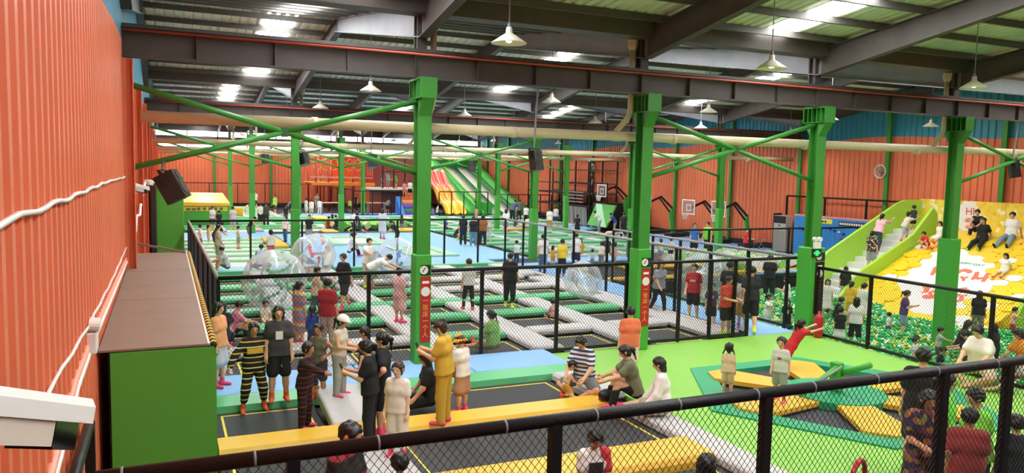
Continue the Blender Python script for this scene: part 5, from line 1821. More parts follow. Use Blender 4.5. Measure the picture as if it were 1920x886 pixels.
def person(pos, h, yaw, pose, top, bottom, sock, hair, label, group=None, lod=1, sk='a', extra=(), dz=0.0, fat=1.0, tilt=None):
    """pos: where the lowest point of the figure rests; yaw: facing (0 = +Y); top/bottom: (kind, colour)"""
    P = dict(lean=0, head=0, aL=A0, aR=A0, lL=L0, lR=L0, sit=0, toe=None)
    P.update(POSE[pose])
    if len(extra):
        for e in extra:
            if isinstance(e, dict): P.update(e)
    kd = min(1.0, max(0.0, (1.5 - h) / .6))
    hh = .135 * (1 + .42 * kd)
    sc = (1 - hh) / .865
    vox = {0: .0165, 1: .026, 2: .038}[lod] * (.8 if h < 1.25 else 1)
    U = h * sc
    L_ = rad(P['lean'])
    r, u, f = np.array([1.0, 0, 0]), np.array([0, math.sin(L_), math.cos(L_)]), np.array([0, math.cos(L_), -math.sin(L_)])
    pel = np.zeros(3)
    wd = .94 if kd < .5 else .9
    hipw, shw = .05 * U * (1 + .1 * (fat - 1)), .097 * U * wd
    chest, shl, nb = pel + u * .205 * U, pel + u * .278 * U, pel + u * .30 * U
    hp = L_ * .45 + rad(P['head'])
    hu, hf = np.array([0, math.sin(hp), math.cos(hp)]), np.array([0, math.cos(hp), -math.sin(hp)])
    H = hh * h
    neck_top = nb + (u + hu) / 2 * .045 * U
    hc = neck_top + hu * H * .5 + hf * H * .06
    J = {}
    body, arms, legs = [], {}, {}
    ft = fat
    tor = [(pel - r * hipw * .9, pel + r * hipw * .9, .066 * U * ft, .066 * U * ft), (pel + u * .1 * U - r * .04 * U, pel + u * .1 * U + r * .04 * U, .06 * U * ft, .06 * U * ft),
           (chest - r * .055 * U, chest + r * .055 * U, .066 * U * ft, .066 * U * ft), (pel, chest, .064 * U * ft, .066 * U * ft), (shl - r * shw * .85, shl + r * shw * .85, .042 * U, .042 * U), (chest, shl, .06 * U, .045 * U)]
    body += tor
    body.append((shl, neck_top + hu * .02 * U, .034 * U, .027 * U))
    hr = H * .5
    head = [(hc + hu * hr * .22 - hf * hr * .1, hc + hu * hr * .18 + hf * hr * .1, hr * .76, hr * .72), (hc - hu * hr * .5 + hf * hr * .2, hc + hu * .1 * hr + hf * hr * .1, hr * .44, hr * .62)]
    face = [(hc - hu * hr * .12 + hf * hr * .82, hc - hu * hr * .22 + hf * hr * .92, hr * .08, hr * .12)]
    ears = [(hc + r * s * hr * .72 - hu * hr * .15, hc + r * s * hr * .74 + hu * hr * .05, hr * .14, hr * .16) for s in (-1, 1)]
    body += head + (face + ears if lod < 2 else [])
    low = []
    for s, key in ((-1, 'L'), (1, 'R')):
        (a1, o1), (a2, o2) = P['a' + key]
        sh = shl + r * s * shw
        d1, d2 = dirv(a1, o1, s), dirv(a2, o2, s)
        el = sh + d1 * .165 * U
        wr = el + d2 * .145 * U
        hd = wr + d2 * .055 * U
        arms[key] = (sh, el, wr, hd, d2)
        body += [(sh, el, .031 * U, .025 * U), (el, wr, .026 * U, .018 * U)]
        body.append((wr, hd, .019 * U, .02 * U))
        if lod > 0:
            body += [(hd, hd + d2 * .035 * U, .016 * U, .011 * U), (wr + d2 * .02 * U, wr + d2 * .055 * U + f * .02 * U - r * s * .012 * U, .009 * U, .008 * U)]
        (t1, p1), (t2, p2) = P['l' + key]
        hj = pel + r * s * hipw - u * .02 * U
        e1, e2 = dirv(t1, p1, s), dirv(t2, p2, s)
        kn = hj + e1 * .235 * U
        an = kn + e2 * .225 * U
        if P['toe'] is None:
            q = rad(t2) * .35 if abs(t2) < 60 else rad(t2) * .6
            fd = np.array([s * .12, math.cos(q), -math.sin(-q) * 1.0 if t2 < 0 else math.sin(q) * .2])
            if t2 < -5: fd[2] = -math.sin(abs(rad(t2)) * .5)
        else:
            q = rad(P['toe'])
            fd = np.array([s * .1, math.cos(q), math.sin(q)])
        fd /= np.linalg.norm(fd)
        dn = e2 - fd * (e2 @ fd)
        dn /= max(1e-6, np.linalg.norm(dn))
        heel = an + dn * .018 * U - fd * .02 * U
        toe = an + dn * .024 * U + fd * .095 * U
        legs[key] = (hj, kn, an, heel, toe)
        body += [(hj, kn, .054 * U * ft, .036 * U), (kn, an, .036 * U, .022 * U), (kn + e2 * .07 * U - f * .008 * U, kn + e2 * .1 * U - f * .006 * U, .036 * U, .03 * U), (heel, toe, .024 * U, .017 * U)]
        low += [heel[2] - .024 * U, toe[2] - .017 * U, kn[2] - .036 * U, hd[2] - .02 * U if P['lean'] > 40 else 9]
    low.append(pel[2] - .066 * U * ft - .01)
    zmin = min(low) if pose != 'slope' else low[-1]
    off = np.array([0, 0, -zmin])
    t = thing('person', label, 'person', (pos[0], pos[1], pos[2] + dz), group)
    if tilt is not None: t.rotation_euler = (tilt, 0, yaw)
    else: t.rotation_euler = (0, 0, yaw)
    npeople[0] += 1

    def mk(name, prims, mat, vx=vox, k=.02, cuts=(), par=t, o=off):
        pr = [(np.asarray(a) + o, np.asarray(b) + o, ra, rb) for a, b, ra, rb in prims]
        cs = [(lambda X, Y, Zz, c=c: c(X - o[0], Y - o[1], Zz - o[2])) for c in cuts]
        res = sdf_mesh(pr, vx, k, cs)
        if res is None or len(res[1]) < 4: return None
        me = mesh_np(name, res[0], res[1], True)
        return link_mesh(name, me, mat, par)

    def plane(nv, c):
        return lambda X, Y, Zz: nv[0] * X + nv[1] * Y + nv[2] * Zz - c

    bd = mk('body', body, skin(sk), k=.018 * h)
    # ---- lower garment
    bk, bc = bottom
    wst = u @ (pel + u * .085 * U)
    loose = .010 * h
    if bk in ('pants', 'shorts', 'leggings', 'capri', 'briefs'):
        g = {'leggings': .006, 'pants': .014, 'shorts': .02, 'capri': .014, 'briefs': .008}[bk] * h
        pr = [(a, b, x + loose * .6, y + loose * .6) for a, b, x, y in tor[:2]]
        for key in 'LR':
            hj, kn, an, he, to = legs[key]
            if bk in ('shorts', 'briefs'):
                e = hj + (kn - hj) * (.82 if bk == 'shorts' else .25)
                pr.append((hj, e, .054 * U * ft + g * .7, .042 * U + g))
            else:
                pr.append((hj, kn, .054 * U * ft + g * .7, .037 * U + g))
                e = kn + (an - kn) * (1.0 if bk != 'capri' else .55)
                pr.append((kn, e, .037 * U + g, .024 * U + g * 1.2))
        mk('trousers' if bk in ('pants', 'leggings', 'capri') else 'shorts', pr, cloth(bc), k=.02 * h, cuts=[plane(u, wst)])
    elif bk == 'skirt':
        pr = []
        for key in 'LR':
            hj, kn, an, he, to = legs[key]
            e = hj + (kn - hj) * .8
            pr.append((hj, e, .06 * U, .085 * U))
        pr += [(a, b, x + loose * .5, y + loose * .5) for a, b, x, y in tor[:2]]
        mk('skirt', pr, cloth(bc), k=.05 * h, cuts=[plane(u, wst)])
    # ---- upper garment
    tk, tcol = top
    if tk != 'none':
        g = loose * (1.0 if tk not in ('tank',) else .7)
        big = 1.1 if tk in ('tee', 'long', 'hoodie', 'dress', 'longdress', 'suit') else 1.0
        pr = [(a, b, x + g * big, y + g * big) for a, b, x, y in tor]
        hem = -.035 * U if tk != 'crop' else .06 * U
        if tk in ('tee', 'long', 'hoodie', 'polo', 'suit'):
            pr.append((pel + u * .06 * U - r * .045 * U, pel + u * .06 * U + r * .045 * U, .068 * U * ft + g, .068 * U * ft + g))
            pr.append((pel - u * .03 * U - r * .05 * U, pel - u * .03 * U + r * .05 * U, .07 * U * ft + g, .07 * U * ft + g))
        for key in 'LR':
            sh, el, wr, hd, d2 = arms[key]
            if tk == 'tank': continue
            if tk in ('long', 'hoodie', 'suit'):
                pr += [(sh, el, .034 * U + g, .03 * U + g), (el, el + (wr - el) * .92, .03 * U + g, .024 * U + g)]
            else:
                pr.append((sh, sh + (el - sh) * .62, .033 * U + g, .036 * U + g))
        if tk in ('dress', 'longdress'):
            ln = .88 if tk == 'dress' else 1.25
            for key in 'LR':
                hj, kn, an, he, to = legs[key]
                e = hj + (kn - hj) * min(1, ln)
                pr.append((hj, e, .066 * U, .088 * U))
                if ln > 1: pr.append((e, kn + (an - kn) * (ln - 1), .085 * U, .09 * U))
            mk('dress', pr, cloth(tcol), k=.045 * h)
        else:
            cuts = [plane(-u, -(u @ pel + hem))] if pose not in ('squat', 'cross', 'sit', 'hug', 'slope', 'back', 'lie') or True else []
            mk('top', pr, cloth(tcol), k=.022 * h, cuts=cuts)
    # ---- socks
    if sock:
        for key in 'LR':
            hj, kn, an, he, to = legs[key]
            up_ = an + (kn - an) * .22
            mk('sock', [(he, to, .029 * U, .021 * U), (an, up_, .027 * U, .029 * U), (he, an, .028 * U, .026 * U)], cloth(sock), k=.012 * h, vx=vox * .85)
    # ---- hair
    hk, hcl = hair[:-1], hair[-1]
    hm = M('hair_' + hcl, HAIRC[hcl], .45, var=.2, scale=30)
    if hk != 'bald':
        cap = [(a + hu * hr * .04, b + hu * hr * .04, x + hr * .13, y + hr * .13) for a, b, x, y in head[:1]]
        lowc = hu @ (hc - hu * hr * .45)
        pr = list(cap)
        fc_ = hc + hf * hr * .78 - hu * hr * (.24 if hk != 'fringe' else .42)
        fr_ = hr * (.78 if hk != 'fringe' else .74)
        face_cut = lambda X, Y, Zz: fr_ - np.sqrt(((X - fc_[0]) * 1.12) ** 2 + (Y - fc_[1]) ** 2 + (Zz - fc_[2]) ** 2)
        cuts = [face_cut]
        if hk in ('short', 'fringe'):
            pr.append((hc - hf * hr * .3 + hu * hr * .1, hc - hf * hr * .4 - hu * hr * .35, hr * .66, hr * .5))
            cuts.append(lambda X, Y, Zz: lowc - (hu[1] * Y + hu[2] * Zz))
        else:
            pr.append((hc - hf * hr * .3 + hu * hr * .1, hc - hf * hr * .4 - hu * hr * .4, hr * .68, hr * .55))
        if hk in ('long', 'bob'):
            ln = 1.9 if hk == 'long' else .95
            dn = -hu * .75 - np.array([0, 0, 1.0]) * .25
            for s in (-1, 1):
                pr.append((hc + r * s * hr * .5 - hf * hr * .3, hc + r * s * hr * .55 - hf * hr * .42 + dn * hr * ln * .8, hr * .42, hr * .34))
            pr.append((hc - hf * hr * .4, hc - hf * hr * .62 + dn * hr * ln, hr * .6, hr * .42))
        if hk == 'tail':
            b0 = hc - hf * hr * .85 + hu * hr * .3
            pr += [(b0, b0 - hf * hr * .5 - hu * hr * .3, hr * .22, hr * .28), (b0 - hf * hr * .5 - hu * hr * .3, b0 - hf * hr * .5 - hu * hr * 1.9, hr * .28, hr * .12)]
        if hk == 'bun':
            pr.append((hc - hf * hr * .6 + hu * hr * .85, hc - hf * hr * .65 + hu * hr * .9, hr * .36, hr * .36))
        if hk == 'pig':
            for s in (-1, 1):
                b0 = hc + r * s * hr * .85 - hf * hr * .3 - hu * hr * .35
                pr.append((b0, b0 + r * s * hr * .35 - hu * hr * .9, hr * .2, hr * .12))
        ho = mk('hair', pr, hm, vx=max(.011, vox * .75), k=hr * .25, cuts=cuts)
        if ho is not None and lod < 2 and not any(isinstance(e, tuple) and e[0] in ('cap', 'bucket') for e in extra):
            co = np.empty(len(ho.data.vertices) * 3, dtype=np.float32)
            ho.data.vertices.foreach_get('co', co)
            co = co.reshape(-1, 3)
            dv = co - (hc + off)
            ln_ = np.linalg.norm(dv, axis=1, keepdims=True) + 1e-6
            w3 = dv / hr
            amp = .05 * np.sin(w3[:, 0] * 9 + 3 * np.sin(w3[:, 2] * 4 + npeople[0])) + .04 * np.sin(w3[:, 1] * 11 + 2 * w3[:, 0] * 3 + npeople[0] * 1.7)
            co += dv / ln_ * (amp * hr)[:, None]
            ho.data.vertices.foreach_set('co', co.ravel())
            ho.data.update()
    # ---- face features and hands of the nearest figures
    fp = lambda x, y, z: hc + r * x * hr + hf * y * hr + hu * z * hr + off
    if lod < 2:
        for s in (-1, 1):
            mb = MB().ball((0, 0, 0), 1.0, 6)
            c = fp(s * .31, .76, .03)
            mb.v = [tuple(c + r * p[0] * hr * .11 + hf * p[1] * hr * .05 + hu * p[2] * hr * .06) for p in mb.v]
            o = link_mesh('eye', mesh_np('eye', mb.v, mb.f, True), M('dark_eye', '#1a100c', .25), t)
        mb = MB().ball((0, 0, 0), 1.0, 6)
        c = fp(0, .76, -.52)
        mb.v = [tuple(c + r * p[0] * hr * .2 + hf * p[1] * hr * .06 + hu * p[2] * hr * .055) for p in mb.v]
        link_mesh('mouth', mesh_np('mouth', mb.v, mb.f, True), M('lip', '#a8524a', .45), t)
    if lod == 0:
        for key, s in (('L', -1), ('R', 1)):
            sh, el, wr, hd, d2 = arms[key]
            # palm frame: fingers run on along the forearm and curl towards the body's front
            side = np.cross(d2, r * s)
            if np.linalg.norm(side) < .2: side = np.cross(d2, f)
            side /= np.linalg.norm(side)
            inn = np.cross(side, d2)
            inn = inn if inn @ (-r * s) > 0 else -inn
            pr = [(wr, wr + d2 * .05 * U, .016 * U, .018 * U)]
            for q, ln in ((-1.5, .036), (-.5, .044), (.5, .046), (1.5, .04)):
                k0 = wr + d2 * .05 * U + side * q * .0105 * U
                k1 = k0 + (d2 * .85 + inn * .4) * ln * .55 * U
                k2 = k1 + (d2 * .45 + inn * .85) * ln * .5 * U
                pr += [(wr + d2 * .02 * U + side * q * .008 * U, k0, .010 * U, .0075 * U), (k0, k1, .0065 * U, .0058 * U), (k1, k2, .0058 * U, .005 * U)]
            sg = 1 if side[1] > 0 or abs(side[1]) < .1 else -1
            b0 = wr + d2 * .018 * U + side * sg * .018 * U
            b1 = b0 + (d2 * .6 + side * sg * .6 + inn * .3) * .03 * U
            pr += [(b0, b1, .0095 * U, .0075 * U), (b1, b1 + (d2 * .9 + inn * .3) * .024 * U, .0075 * U, .006 * U)]
            mk('hand', pr, skin(sk), vx=.0065 * max(.8, h / 1.6), k=.005 * h)
    # ---- extras
    for e in extra:
        if not isinstance(e, tuple): continue
        if e[0] == 'cap':
            capp = [(hc + hu * hr * .3 - hf * hr * .08, hc + hu * hr * .3 + hf * hr * .08, hr * .97, hr * .94)]
            bz = hu @ (hc + hu * hr * .3)
            mk('cap', capp + [(hc + hu * hr * .42 + hf * hr * .6 + r * q * hr, hc + hu * hr * .32 + hf * hr * 1.35 + r * q * hr * .8, hr * .12, hr * .08) for q in (-.4, 0, .4)], cloth(e[1]), vx=vox * .6, k=hr * .2,
               cuts=[lambda X, Y, Zz: (bz - hr * .06) - (hu[1] * Y + hu[2] * Zz)])
        elif e[0] == 'bucket':
            bz = hu @ (hc + hu * hr * .2)
            ring = [(hc + hu * hr * .25 + (r * math.cos(q) + hf * math.sin(q)) * hr * .8, hc - hu * hr * .02 + (r * math.cos(q) + hf * math.sin(q)) * hr * 1.3, hr * .2, hr * .1) for q in np.linspace(0, 2 * math.pi, 15)[:-1]]
            mk('bucket_hat', [(hc + hu * hr * .3, hc + hu * hr * .6, hr * .92, hr * .72)] + ring, cloth(e[1]), vx=vox * .6, k=hr * .15, cuts=[lambda X, Y, Zz: (bz - hr * .35) - (hu[1] * Y + hu[2] * Zz)])
        elif e[0] == 'print':
            c = chest + f * (.066 * U * ft + loose * 1.35 + .004) + off - u * .015 * U
            w_, h_ = e[2] * U, e[3] * U
            mb = MB().add([tuple(c + r * a * w_ + u * b * h_ + f * dd) for dd in (-.012, .004) for a, b in ((-1, -1), (1, -1), (1, 1), (-1, 1))], [[3, 2, 1, 0], [4, 5, 6, 7], [0, 1, 5, 4], [1, 2, 6, 5], [2, 3, 7, 6], [3, 0, 4, 7]])
            link_mesh('shirt_print', mesh_np('shirt_print', mb.v, mb.f), e[1] if isinstance(e[1], bpy.types.Material) else cloth(e[1]), t)
        elif e[0] == 'sleeve':
            sh, el, wr, hd, d2 = arms[e[2]]
            mk('sleeve', [(sh, sh + (el - sh) * .66, .041 * U + loose, .042 * U + loose), (shl * .45 + sh * .55, sh, .045 * U + loose, .042 * U + loose), (chest + (sh - shl) * .62, sh, .05 * U + loose * 1.6, .04 * U + loose)], cloth(e[1]), k=.02 * h)
        elif e[0] == 'phone':
            sh, el, wr, hd, d2 = arms['R']
            c = hd + d2 * .03 * U + off
            ca, sa = math.cos(yaw), math.sin(yaw)
            W = (pos[0] + c[0] * ca - c[1] * sa, pos[1] + c[0] * sa + c[1] * ca, pos[2] + dz + c[2])
            ph = thing('phone', e[1], 'phone', W)
            ORG[ph.name] = (0, 0, 0)
            MB().cbox(-.037, .037, -.005, .005, -.075, .075, .004).build('case', M('black_phone', '#101014', .3), ph)
            MB().box(-.033, .033, -.007, -.005, -.07, .07).build('screen', M('phone_screen', '#26303a', .1), ph)
            ph.rotation_euler = (rad(-25), 0, yaw)
        elif e[0] == 'strap':
            a = shl + r * shw * .6 + u * .04 * U
            b = pel - r * hipw * 1.6 + u * .03 * U
            fr = [a + f * .0, (a + b) / 2 + f * .1 * U, b + f * .03 * U]
            mb = MB().tube([tuple(p + off) for p in fr], .014, 6)
            link_mesh('bag_strap', mesh_np('bag_strap', mb.v, mb.f), cloth(e[1]), t)
            mb = MB().cbox(-.09, .09, -.04, .04, -.08, .08, .02)
            cc = b + f * .05 * U + off
            mb.v = [tuple(cc + np.array(p)) for p in mb.v]
            link_mesh('bag', mesh_np('bag', mb.v, mb.f), cloth(e[1]), t)
    return t


def P(px, py, hgt, face, pose, top, bottom, sock, hair, label, z=0.0, lod=None, **kw):
    """a person whose feet (or seat) rest at the floor point seen at (px, py); hgt: metres, or the image row of the head top when > 10;
    face: 0 = towards the viewer, 90 = to the viewer's right, 180 = away"""
    p = at(px, py, z)
    h = hgt if hgt < 10 else height_at(p, hgt)
    h *= kw.pop('hs', 1.0)
    d = math.hypot(p[0], p[1])
    if lod is None: lod = 0 if d < 15.2 else (1 if d < 31 else 2)
    to_cam = math.atan2(-p[1], -p[0])
    ang = to_cam + rad(face)
    return person(p, h, ang - math.pi / 2, pose, top, bottom, sock, hair, label, lod=lod, **kw)
# ------------------------------------------------------------------ the visitors
m_bee = stripes_mat('bee_stripes', ['#191715', '#e8d9a0', '#191715', '#e0b03a'], 'Z', .17, .85, [.38, .1, .4, .12])
m_redstripe = stripes_mat('red_black_stripes', ['#1b1314', '#8a2430', '#1b1314', '#5b1a24'], 'Z', .15, .85, [.42, .1, .38, .1])
m_multi = stripes_mat('pastel_stripes', ['#d9867a', '#8f8fc0', '#e8c06a', '#c97f9a', '#7f9ac0'], 'Z', .34, .85)
m_navyw = stripes_mat('navy_white_stripes', ['#e6e8ee', '#3a466a'], 'Z', .075, .85)
m_floral = spots_mat('dark_floral_print', ['#1a1a1d', '#2a2a2e', '#1d1d20', '#d8cfc0', '#232326', '#8a3a3a'], 26)
m_color = spots_mat('bright_patch_print', ['#2b1f2c', '#6a2f4a', '#3f2a5a', '#a8622f', '#24201f', '#7a2f2f', '#2f2a2a', '#8a7a3a'], 16)
m_camo = spots_mat('camouflage_print', ['#8a8578', '#6f6a5e', '#a39e90', '#55524a'], 18)
m_jersey = stripes_mat('jersey_stripes', ['#1a1416', '#1a1416', '#8f1f2a'], 'Z', .3, .8)
PK, OR, LM = '#f4587c', '#f0643f', '#d3ea48'
BK, WH = '#1b1b1f', '#e9e7e2'


def PH(px, py, h, face, pose, top, bottom, sock, hair, label, z=0.0, **kw):
    """as P, placed by the top of the head"""
    p = at(px, py, z + h)
    q = (p[0], p[1], z)
    d = math.hypot(p[0], p[1])
    lod = kw.pop('lod', None)
    if lod is None: lod = 0 if d < 15.2 else (1 if d < 31 else 2)
    ang = math.atan2(-p[1], -p[0]) + rad(face)
    return person(q, h, ang - math.pi / 2, pose, top, bottom, sock, hair, label, lod=lod, **kw)


def Q(px, py, head, face, pose, top, bottom, hair, label, **kw):
    """standing or sitting in the ball pit, the balls seen at row py"""
    p = at(px, py, -.62)
    h = head if head < 10 else height_at(p, head) + .18
    p[2] = -.8
    ang = math.atan2(-p[1], -p[0]) + rad(face)
    return person(p, h, ang - math.pi / 2, pose, top, bottom, None, hair, label, lod=1, **kw)


# --- near trampolines
P(476, 770, 603, 12, 'jump', ('suit', m_bee), ('capri', m_bee), OR, 'shortk', 'boy in a black and yellow striped bee costume jumping', z=-.03, sk='b', extra=(('print', '#e0b03a', .085, .03),))
P(523, 750, 574, 5, 'stand', ('tee', '#3d3b3d'), ('shorts', BK), OR, 'bobk', 'girl in a loose charcoal T-shirt with a white square print', z=.12, extra=(('print', WH, .036, .042),), hs=1.0)
P(571, 801, 641, 62, 'point', ('suit', m_redstripe), ('pants', m_redstripe), PK, 'shortk', 'boy in a dark red and black striped costume', z=-.03, sk='b')
P(598, 748, 606, 330, 'hips', ('tank', '#6d6858'), ('shorts', '#3b3f45'), OR, 'shortk', 'boy in a grey tank top with hands on hips', z=.12, sk='b')
P(636, 741, 590, 60, 'hold', ('tank', '#ded6c6'), ('pants', '#a3a59c'), PK, 'tailb', 'woman in a white cap and grey trousers on the sloping pad', z=.26, extra=(('cap', '#f1efec'),))
P(684, 748, 613, 255, 'stand', ('tee', BK), ('shorts', BK), PK, 'shortk', 'boy in a black T-shirt facing the woman in the cap', z=.12)
P(716, 815, 622, 262, 'hips', ('tee', BK), ('shorts', BK), PK, 'tailk', 'girl in black shorts behind the woman filming with a phone', z=.13, lod=0)
P(694, 828, 637, 258, 'phone', ('tee', BK), ('pants', BK), PK, 'tailk', 'woman all in black holding up a phone', z=.13, extra=(('phone', 'black phone held up by the woman in black'),))
P(745, 856, 678, 335, 'stand', ('tee', '#f0e7da'), ('shorts', '#efe5d8'), PK, 'bunb', 'woman in a cream blouse and cream shorts', z=.1, sk='c')
PH(643, 789, 1.7, 60, 'hold', ('tee', m_jersey), ('shorts', BK), PK, 'shortk', 'man in a red and black sports jersey behind the railing', sk='b')
PH(668, 856, 1.2, 185, 'stand', ('tee', '#e89a28'), ('shorts', '#3a3a3c'), PK, 'shortk', 'child in an orange shirt beside the man in the jersey')
PH(750, 850, 1.3, 180, 'stand', ('tee', '#4a4a50'), ('shorts', BK), PK, 'shortk', 'black-haired child just behind the railing near the white blouse')
P(832, 793, 600, 250, 'phone', ('tee', '#d9b03c'), ('pants', '#d2a83a'), PK, 'bunb', 'woman in a mustard yellow top and trousers', z=.14, extra=(('phone', 'phone in the hands of the woman in mustard'),))
P(866, 772, 628, 235, 'hold', ('tee', '#f0ece6'), ('skirt', '#b5876a'), PK, 'shortb', 'girl in an orange bucket hat with a brown shoulder bag', z=-.03, extra=(('bucket', '#f2a031'), ('strap', '#8a4a34')))
P(806, 768, 1.62, 275, 'sit', ('tee', BK), ('pants', BK), PK, 'longk', 'person in black sitting with pink socks behind the mustard suit', z=-.03)
P(1095, 744, 1.68, 335, 'cross', ('tee', m_navyw), ('shorts', '#77797c'), None, 'shortk', 'man in a navy and white striped shirt sitting with a toddler', z=-.03)
P(1060, 748, .88, 95, 'kneel', ('tank', '#efe8da'), ('shorts', '#e0b03a'), OR, 'shortk', 'toddler in a white top kneeling by the striped shirt', z=-.03)
P(1190, 760, 1.62, 280, 'hug', ('tee', '#70735a'), ('pants', BK), PK, 'tailk', 'woman in an olive T-shirt sitting on the end of the yellow pad', z=.1)
P(1243, 783, 1.62, 275, 'sit', ('hoodie', '#f3eee8'), ('shorts', '#b8a391'), PK, 'bobk', 'woman in a white hooded top sitting on the lime deck edge', z=.05, sk='c')
PH(1113, 800, 1.32, 20, 'hold', ('tee', '#efe8df'), ('shorts', '#4a4a50'), PK, 'fringek', 'boy in a white T-shirt with a red shoulder behind the railing', extra=(('print', '#262226', .06, .05), ('sleeve', '#c4303c', 'L')), sk='b')
PH(1326, 852, 1.35, 170, 'stand', ('tee', '#9be04a'), ('shorts', BK), PK, 'longk', 'long-haired girl in a lime top seen from behind')
P(1178, 716, 575, 195, 'stand', ('tee', '#ee7c55'), ('shorts', '#ecd3cb'), PK, 'shortk', 'person in an orange T-shirt and pale shorts at the court fence corner', z=0)
o = MB().ball((0, 0, 0), 1, 10)
cpos = at(1138, 750, .14)
o.v = [(cpos[0] + p[0] * .17, cpos[1] + p[1] * .11, cpos[2] + .1 + p[2] * .1) for p in o.v]
tag(o.build('handbag', M('black_leather', '#141416', .5), loc=tuple(cpos), smooth=True), 'round black bag on the end of the yellow pad', 'bag')
# --- lime deck
P(1363, 741, 643, 172, 'stand', ('tee', '#dcc3a2'), ('shorts', '#cdb08a'), OR, 'pigk', 'little girl with pigtails in a beige top', z=-.05)
P(1460, 752, 632, 345, 'stand2', ('tee', '#cdd0c6'), ('shorts', '#8b998e'), PK, 'shortk', 'little boy in a pale grey T-shirt on a yellow spoke pad', z=.1, extra=(('print', '#b3443f', .03, .02),))
P(1482, 694, 1.18, 118, 'push', ('dress', '#c3242d'), ('briefs', '#c3242d'), PK, 'tailk', 'girl in a red dress leaning to push the column cylinder', z=.02)
PH(1733, 653, 1.72, 178, 'stand', ('tee', '#19191c'), ('shorts', '#303034'), LM, 'shortk', 'man in a black T-shirt standing on the spinner trampoline')
PH(1738, 728, 1.6, 25, 'hold', ('dress', m_color), ('shorts', BK), PK, 'longk', 'woman in a bright patchwork print dress', sk='b')
PH(1776, 700, 1.62, 85, 'stand', ('tee', '#79d84e'), ('skirt', BK), PK, 'tailk', 'girl in a lime vest and black skirt beside the patchwork dress', z=0)
PH(1842, 727, 1.6, 300, 'hold', ('polo', '#86dd40'), ('pants', '#2c2c30'), LM, 'shortk', 'staff boy in a lime polo shirt')
PH(1820, 766, 1.5, 190, 'stand2', ('tee', '#993430'), ('shorts', '#4a4c50'), PK, 'shortk', 'boy in a dark red T-shirt seen from behind', sk='b')
PH(1908, 778, 1.35, 200, 'stand', ('tee', '#202024'), ('shorts', '#5a3a4a'), PK, 'shortk', 'black-haired child beside the dark red T-shirt')
PH(1912, 862, 1.0, 250, 'squat', ('tee', '#18181b'), ('shorts', BK), PK, 'longk', 'person in black crouching by the balcony railing')
P(1838, 722, 1.78, 328, 'cross', ('tee', '#f1ebe2'), ('shorts', '#d8c6a6'), None, 'shortk', 'heavy man in a white T-shirt sitting cross-legged at the pit edge', z=0, fat=1.25)
P(1890, 736, 1.05, 285, 'sit', ('tee', '#b8433c'), ('shorts', '#6a8a5a'), None, 'shortk', 'small child in red sitting near the cross-legged man', z=0)
P(1919, 716, 1.6, 300, 'cross', ('tee', '#ef9a2c'), ('shorts', WH), None, 'bobk', 'person in an orange top sitting beside the small child', z=0)
# --- ball pit
Q(1757, 668, 612, 88, 'point', ('tee', '#a9b0a2'), ('shorts', '#4d5046'), 'shortk', 'boy in a grey-green T-shirt throwing a ball in the pit')
Q(1713, 684, 632, 70, 'stand', ('tee', '#d9dcdf'), ('shorts', '#4a4c52'), 'shortk', 'boy in a pale T-shirt at the pit fence')
Q(1797, 655, 1.6, 95, 'hug', ('tee', BK), ('pants', BK), 'longk', 'woman in black sitting low in the balls by the pit column')
Q(1828, 676, 1.5, 268, 'squat', ('tee', BK), ('pants', '#2a2a30'), 'shortk', 'person in black crouching in the balls near the fence post')
Q(1862, 690, 1.3, 250, 'hold', ('tee', BK), ('shorts', BK), 'bobk', 'child with a bob eating behind the cross-legged man')
Q(1832, 620, 545, 178, 'stand', ('tee', BK), ('pants', m_camo), 'longb', 'woman in a black T-shirt and camouflage trousers facing the slide')
Q(1897, 622, 575, 88, 'point', ('tee', '#f0b79a'), ('shorts', '#b5283a'), 'shortk', 'boy in a peach T-shirt reaching out in the pit')
Q(1692, 620, 543, 85, 'phone', ('tee', '#5a3f78'), ('shorts', '#7f97b4'), 'tailb', 'woman in a purple T-shirt and denim shorts on the phone', extra=())
Q(1665, 622, 585, 130, 'stand', ('tank', WH), ('shorts', '#5a5a5e'), 'shortk', 'toddler in white walking in the balls')
Q(1602, 640, 557, 175, 'stand2', ('tee', '#f0eeea'), ('pants', BK), 'longk', 'woman in a white T-shirt and black trousers in the pit')
Q(1573, 640, 575, 190, 'stand', ('tee', '#19191c'), ('skirt', '#ecebe6'), 'shortk', 'woman in a black vest over a white skirt at the pit fence')
Q(1615, 598, 530, 140, 'hold', ('dress', '#eeece6'), ('briefs', WH), 'tailk', 'woman in a white dress with a ponytail below the stairs')
Q(1593, 592, 527, 160, 'stand', ('tee', '#f0c63e'), ('shorts', '#d8b24a'), 'tailk', 'girl in yellow below the slide stairs')
Q(1549, 586, 523, 5, 'stand', ('dress', '#f1eee9'), ('briefs', WH), 'longk', 'woman in a short white dress facing the walkway')
Q(1583, 560, 500, 172, 'stand2', ('tee', '#1a1a1d'), ('pants', '#e2ddd2'), 'bunb', 'woman in a black top and white trousers near the stairs')
Q(1585, 530, 464, 80, 'point', ('tank', BK), ('pants', BK), 'shortk', 'man in black overalls touching the lime stair panel')
Q(1548, 600, .9, 60, 'sit', ('tee', '#3fae4a'), ('shorts', '#3fae4a'), 'shortk', 'baby in green sitting in the balls')
Q(1566, 600, 1.2, 90, 'kneel', ('tee', BK), ('shorts', BK), 'shortk', 'child in black kneeling beside the baby in green')
Q(1437, 616, 550, 60, 'point', ('tee', '#f0efec'), ('shorts', '#c9d4dc'), 'tailk', 'girl in white reaching up beside the walkway fence')
Q(1475, 582, 519, 280, 'phone', ('tee', '#f3f1ee'), ('shorts', '#e0b878'), 'shortk', 'girl in white taking a picture in the pit')
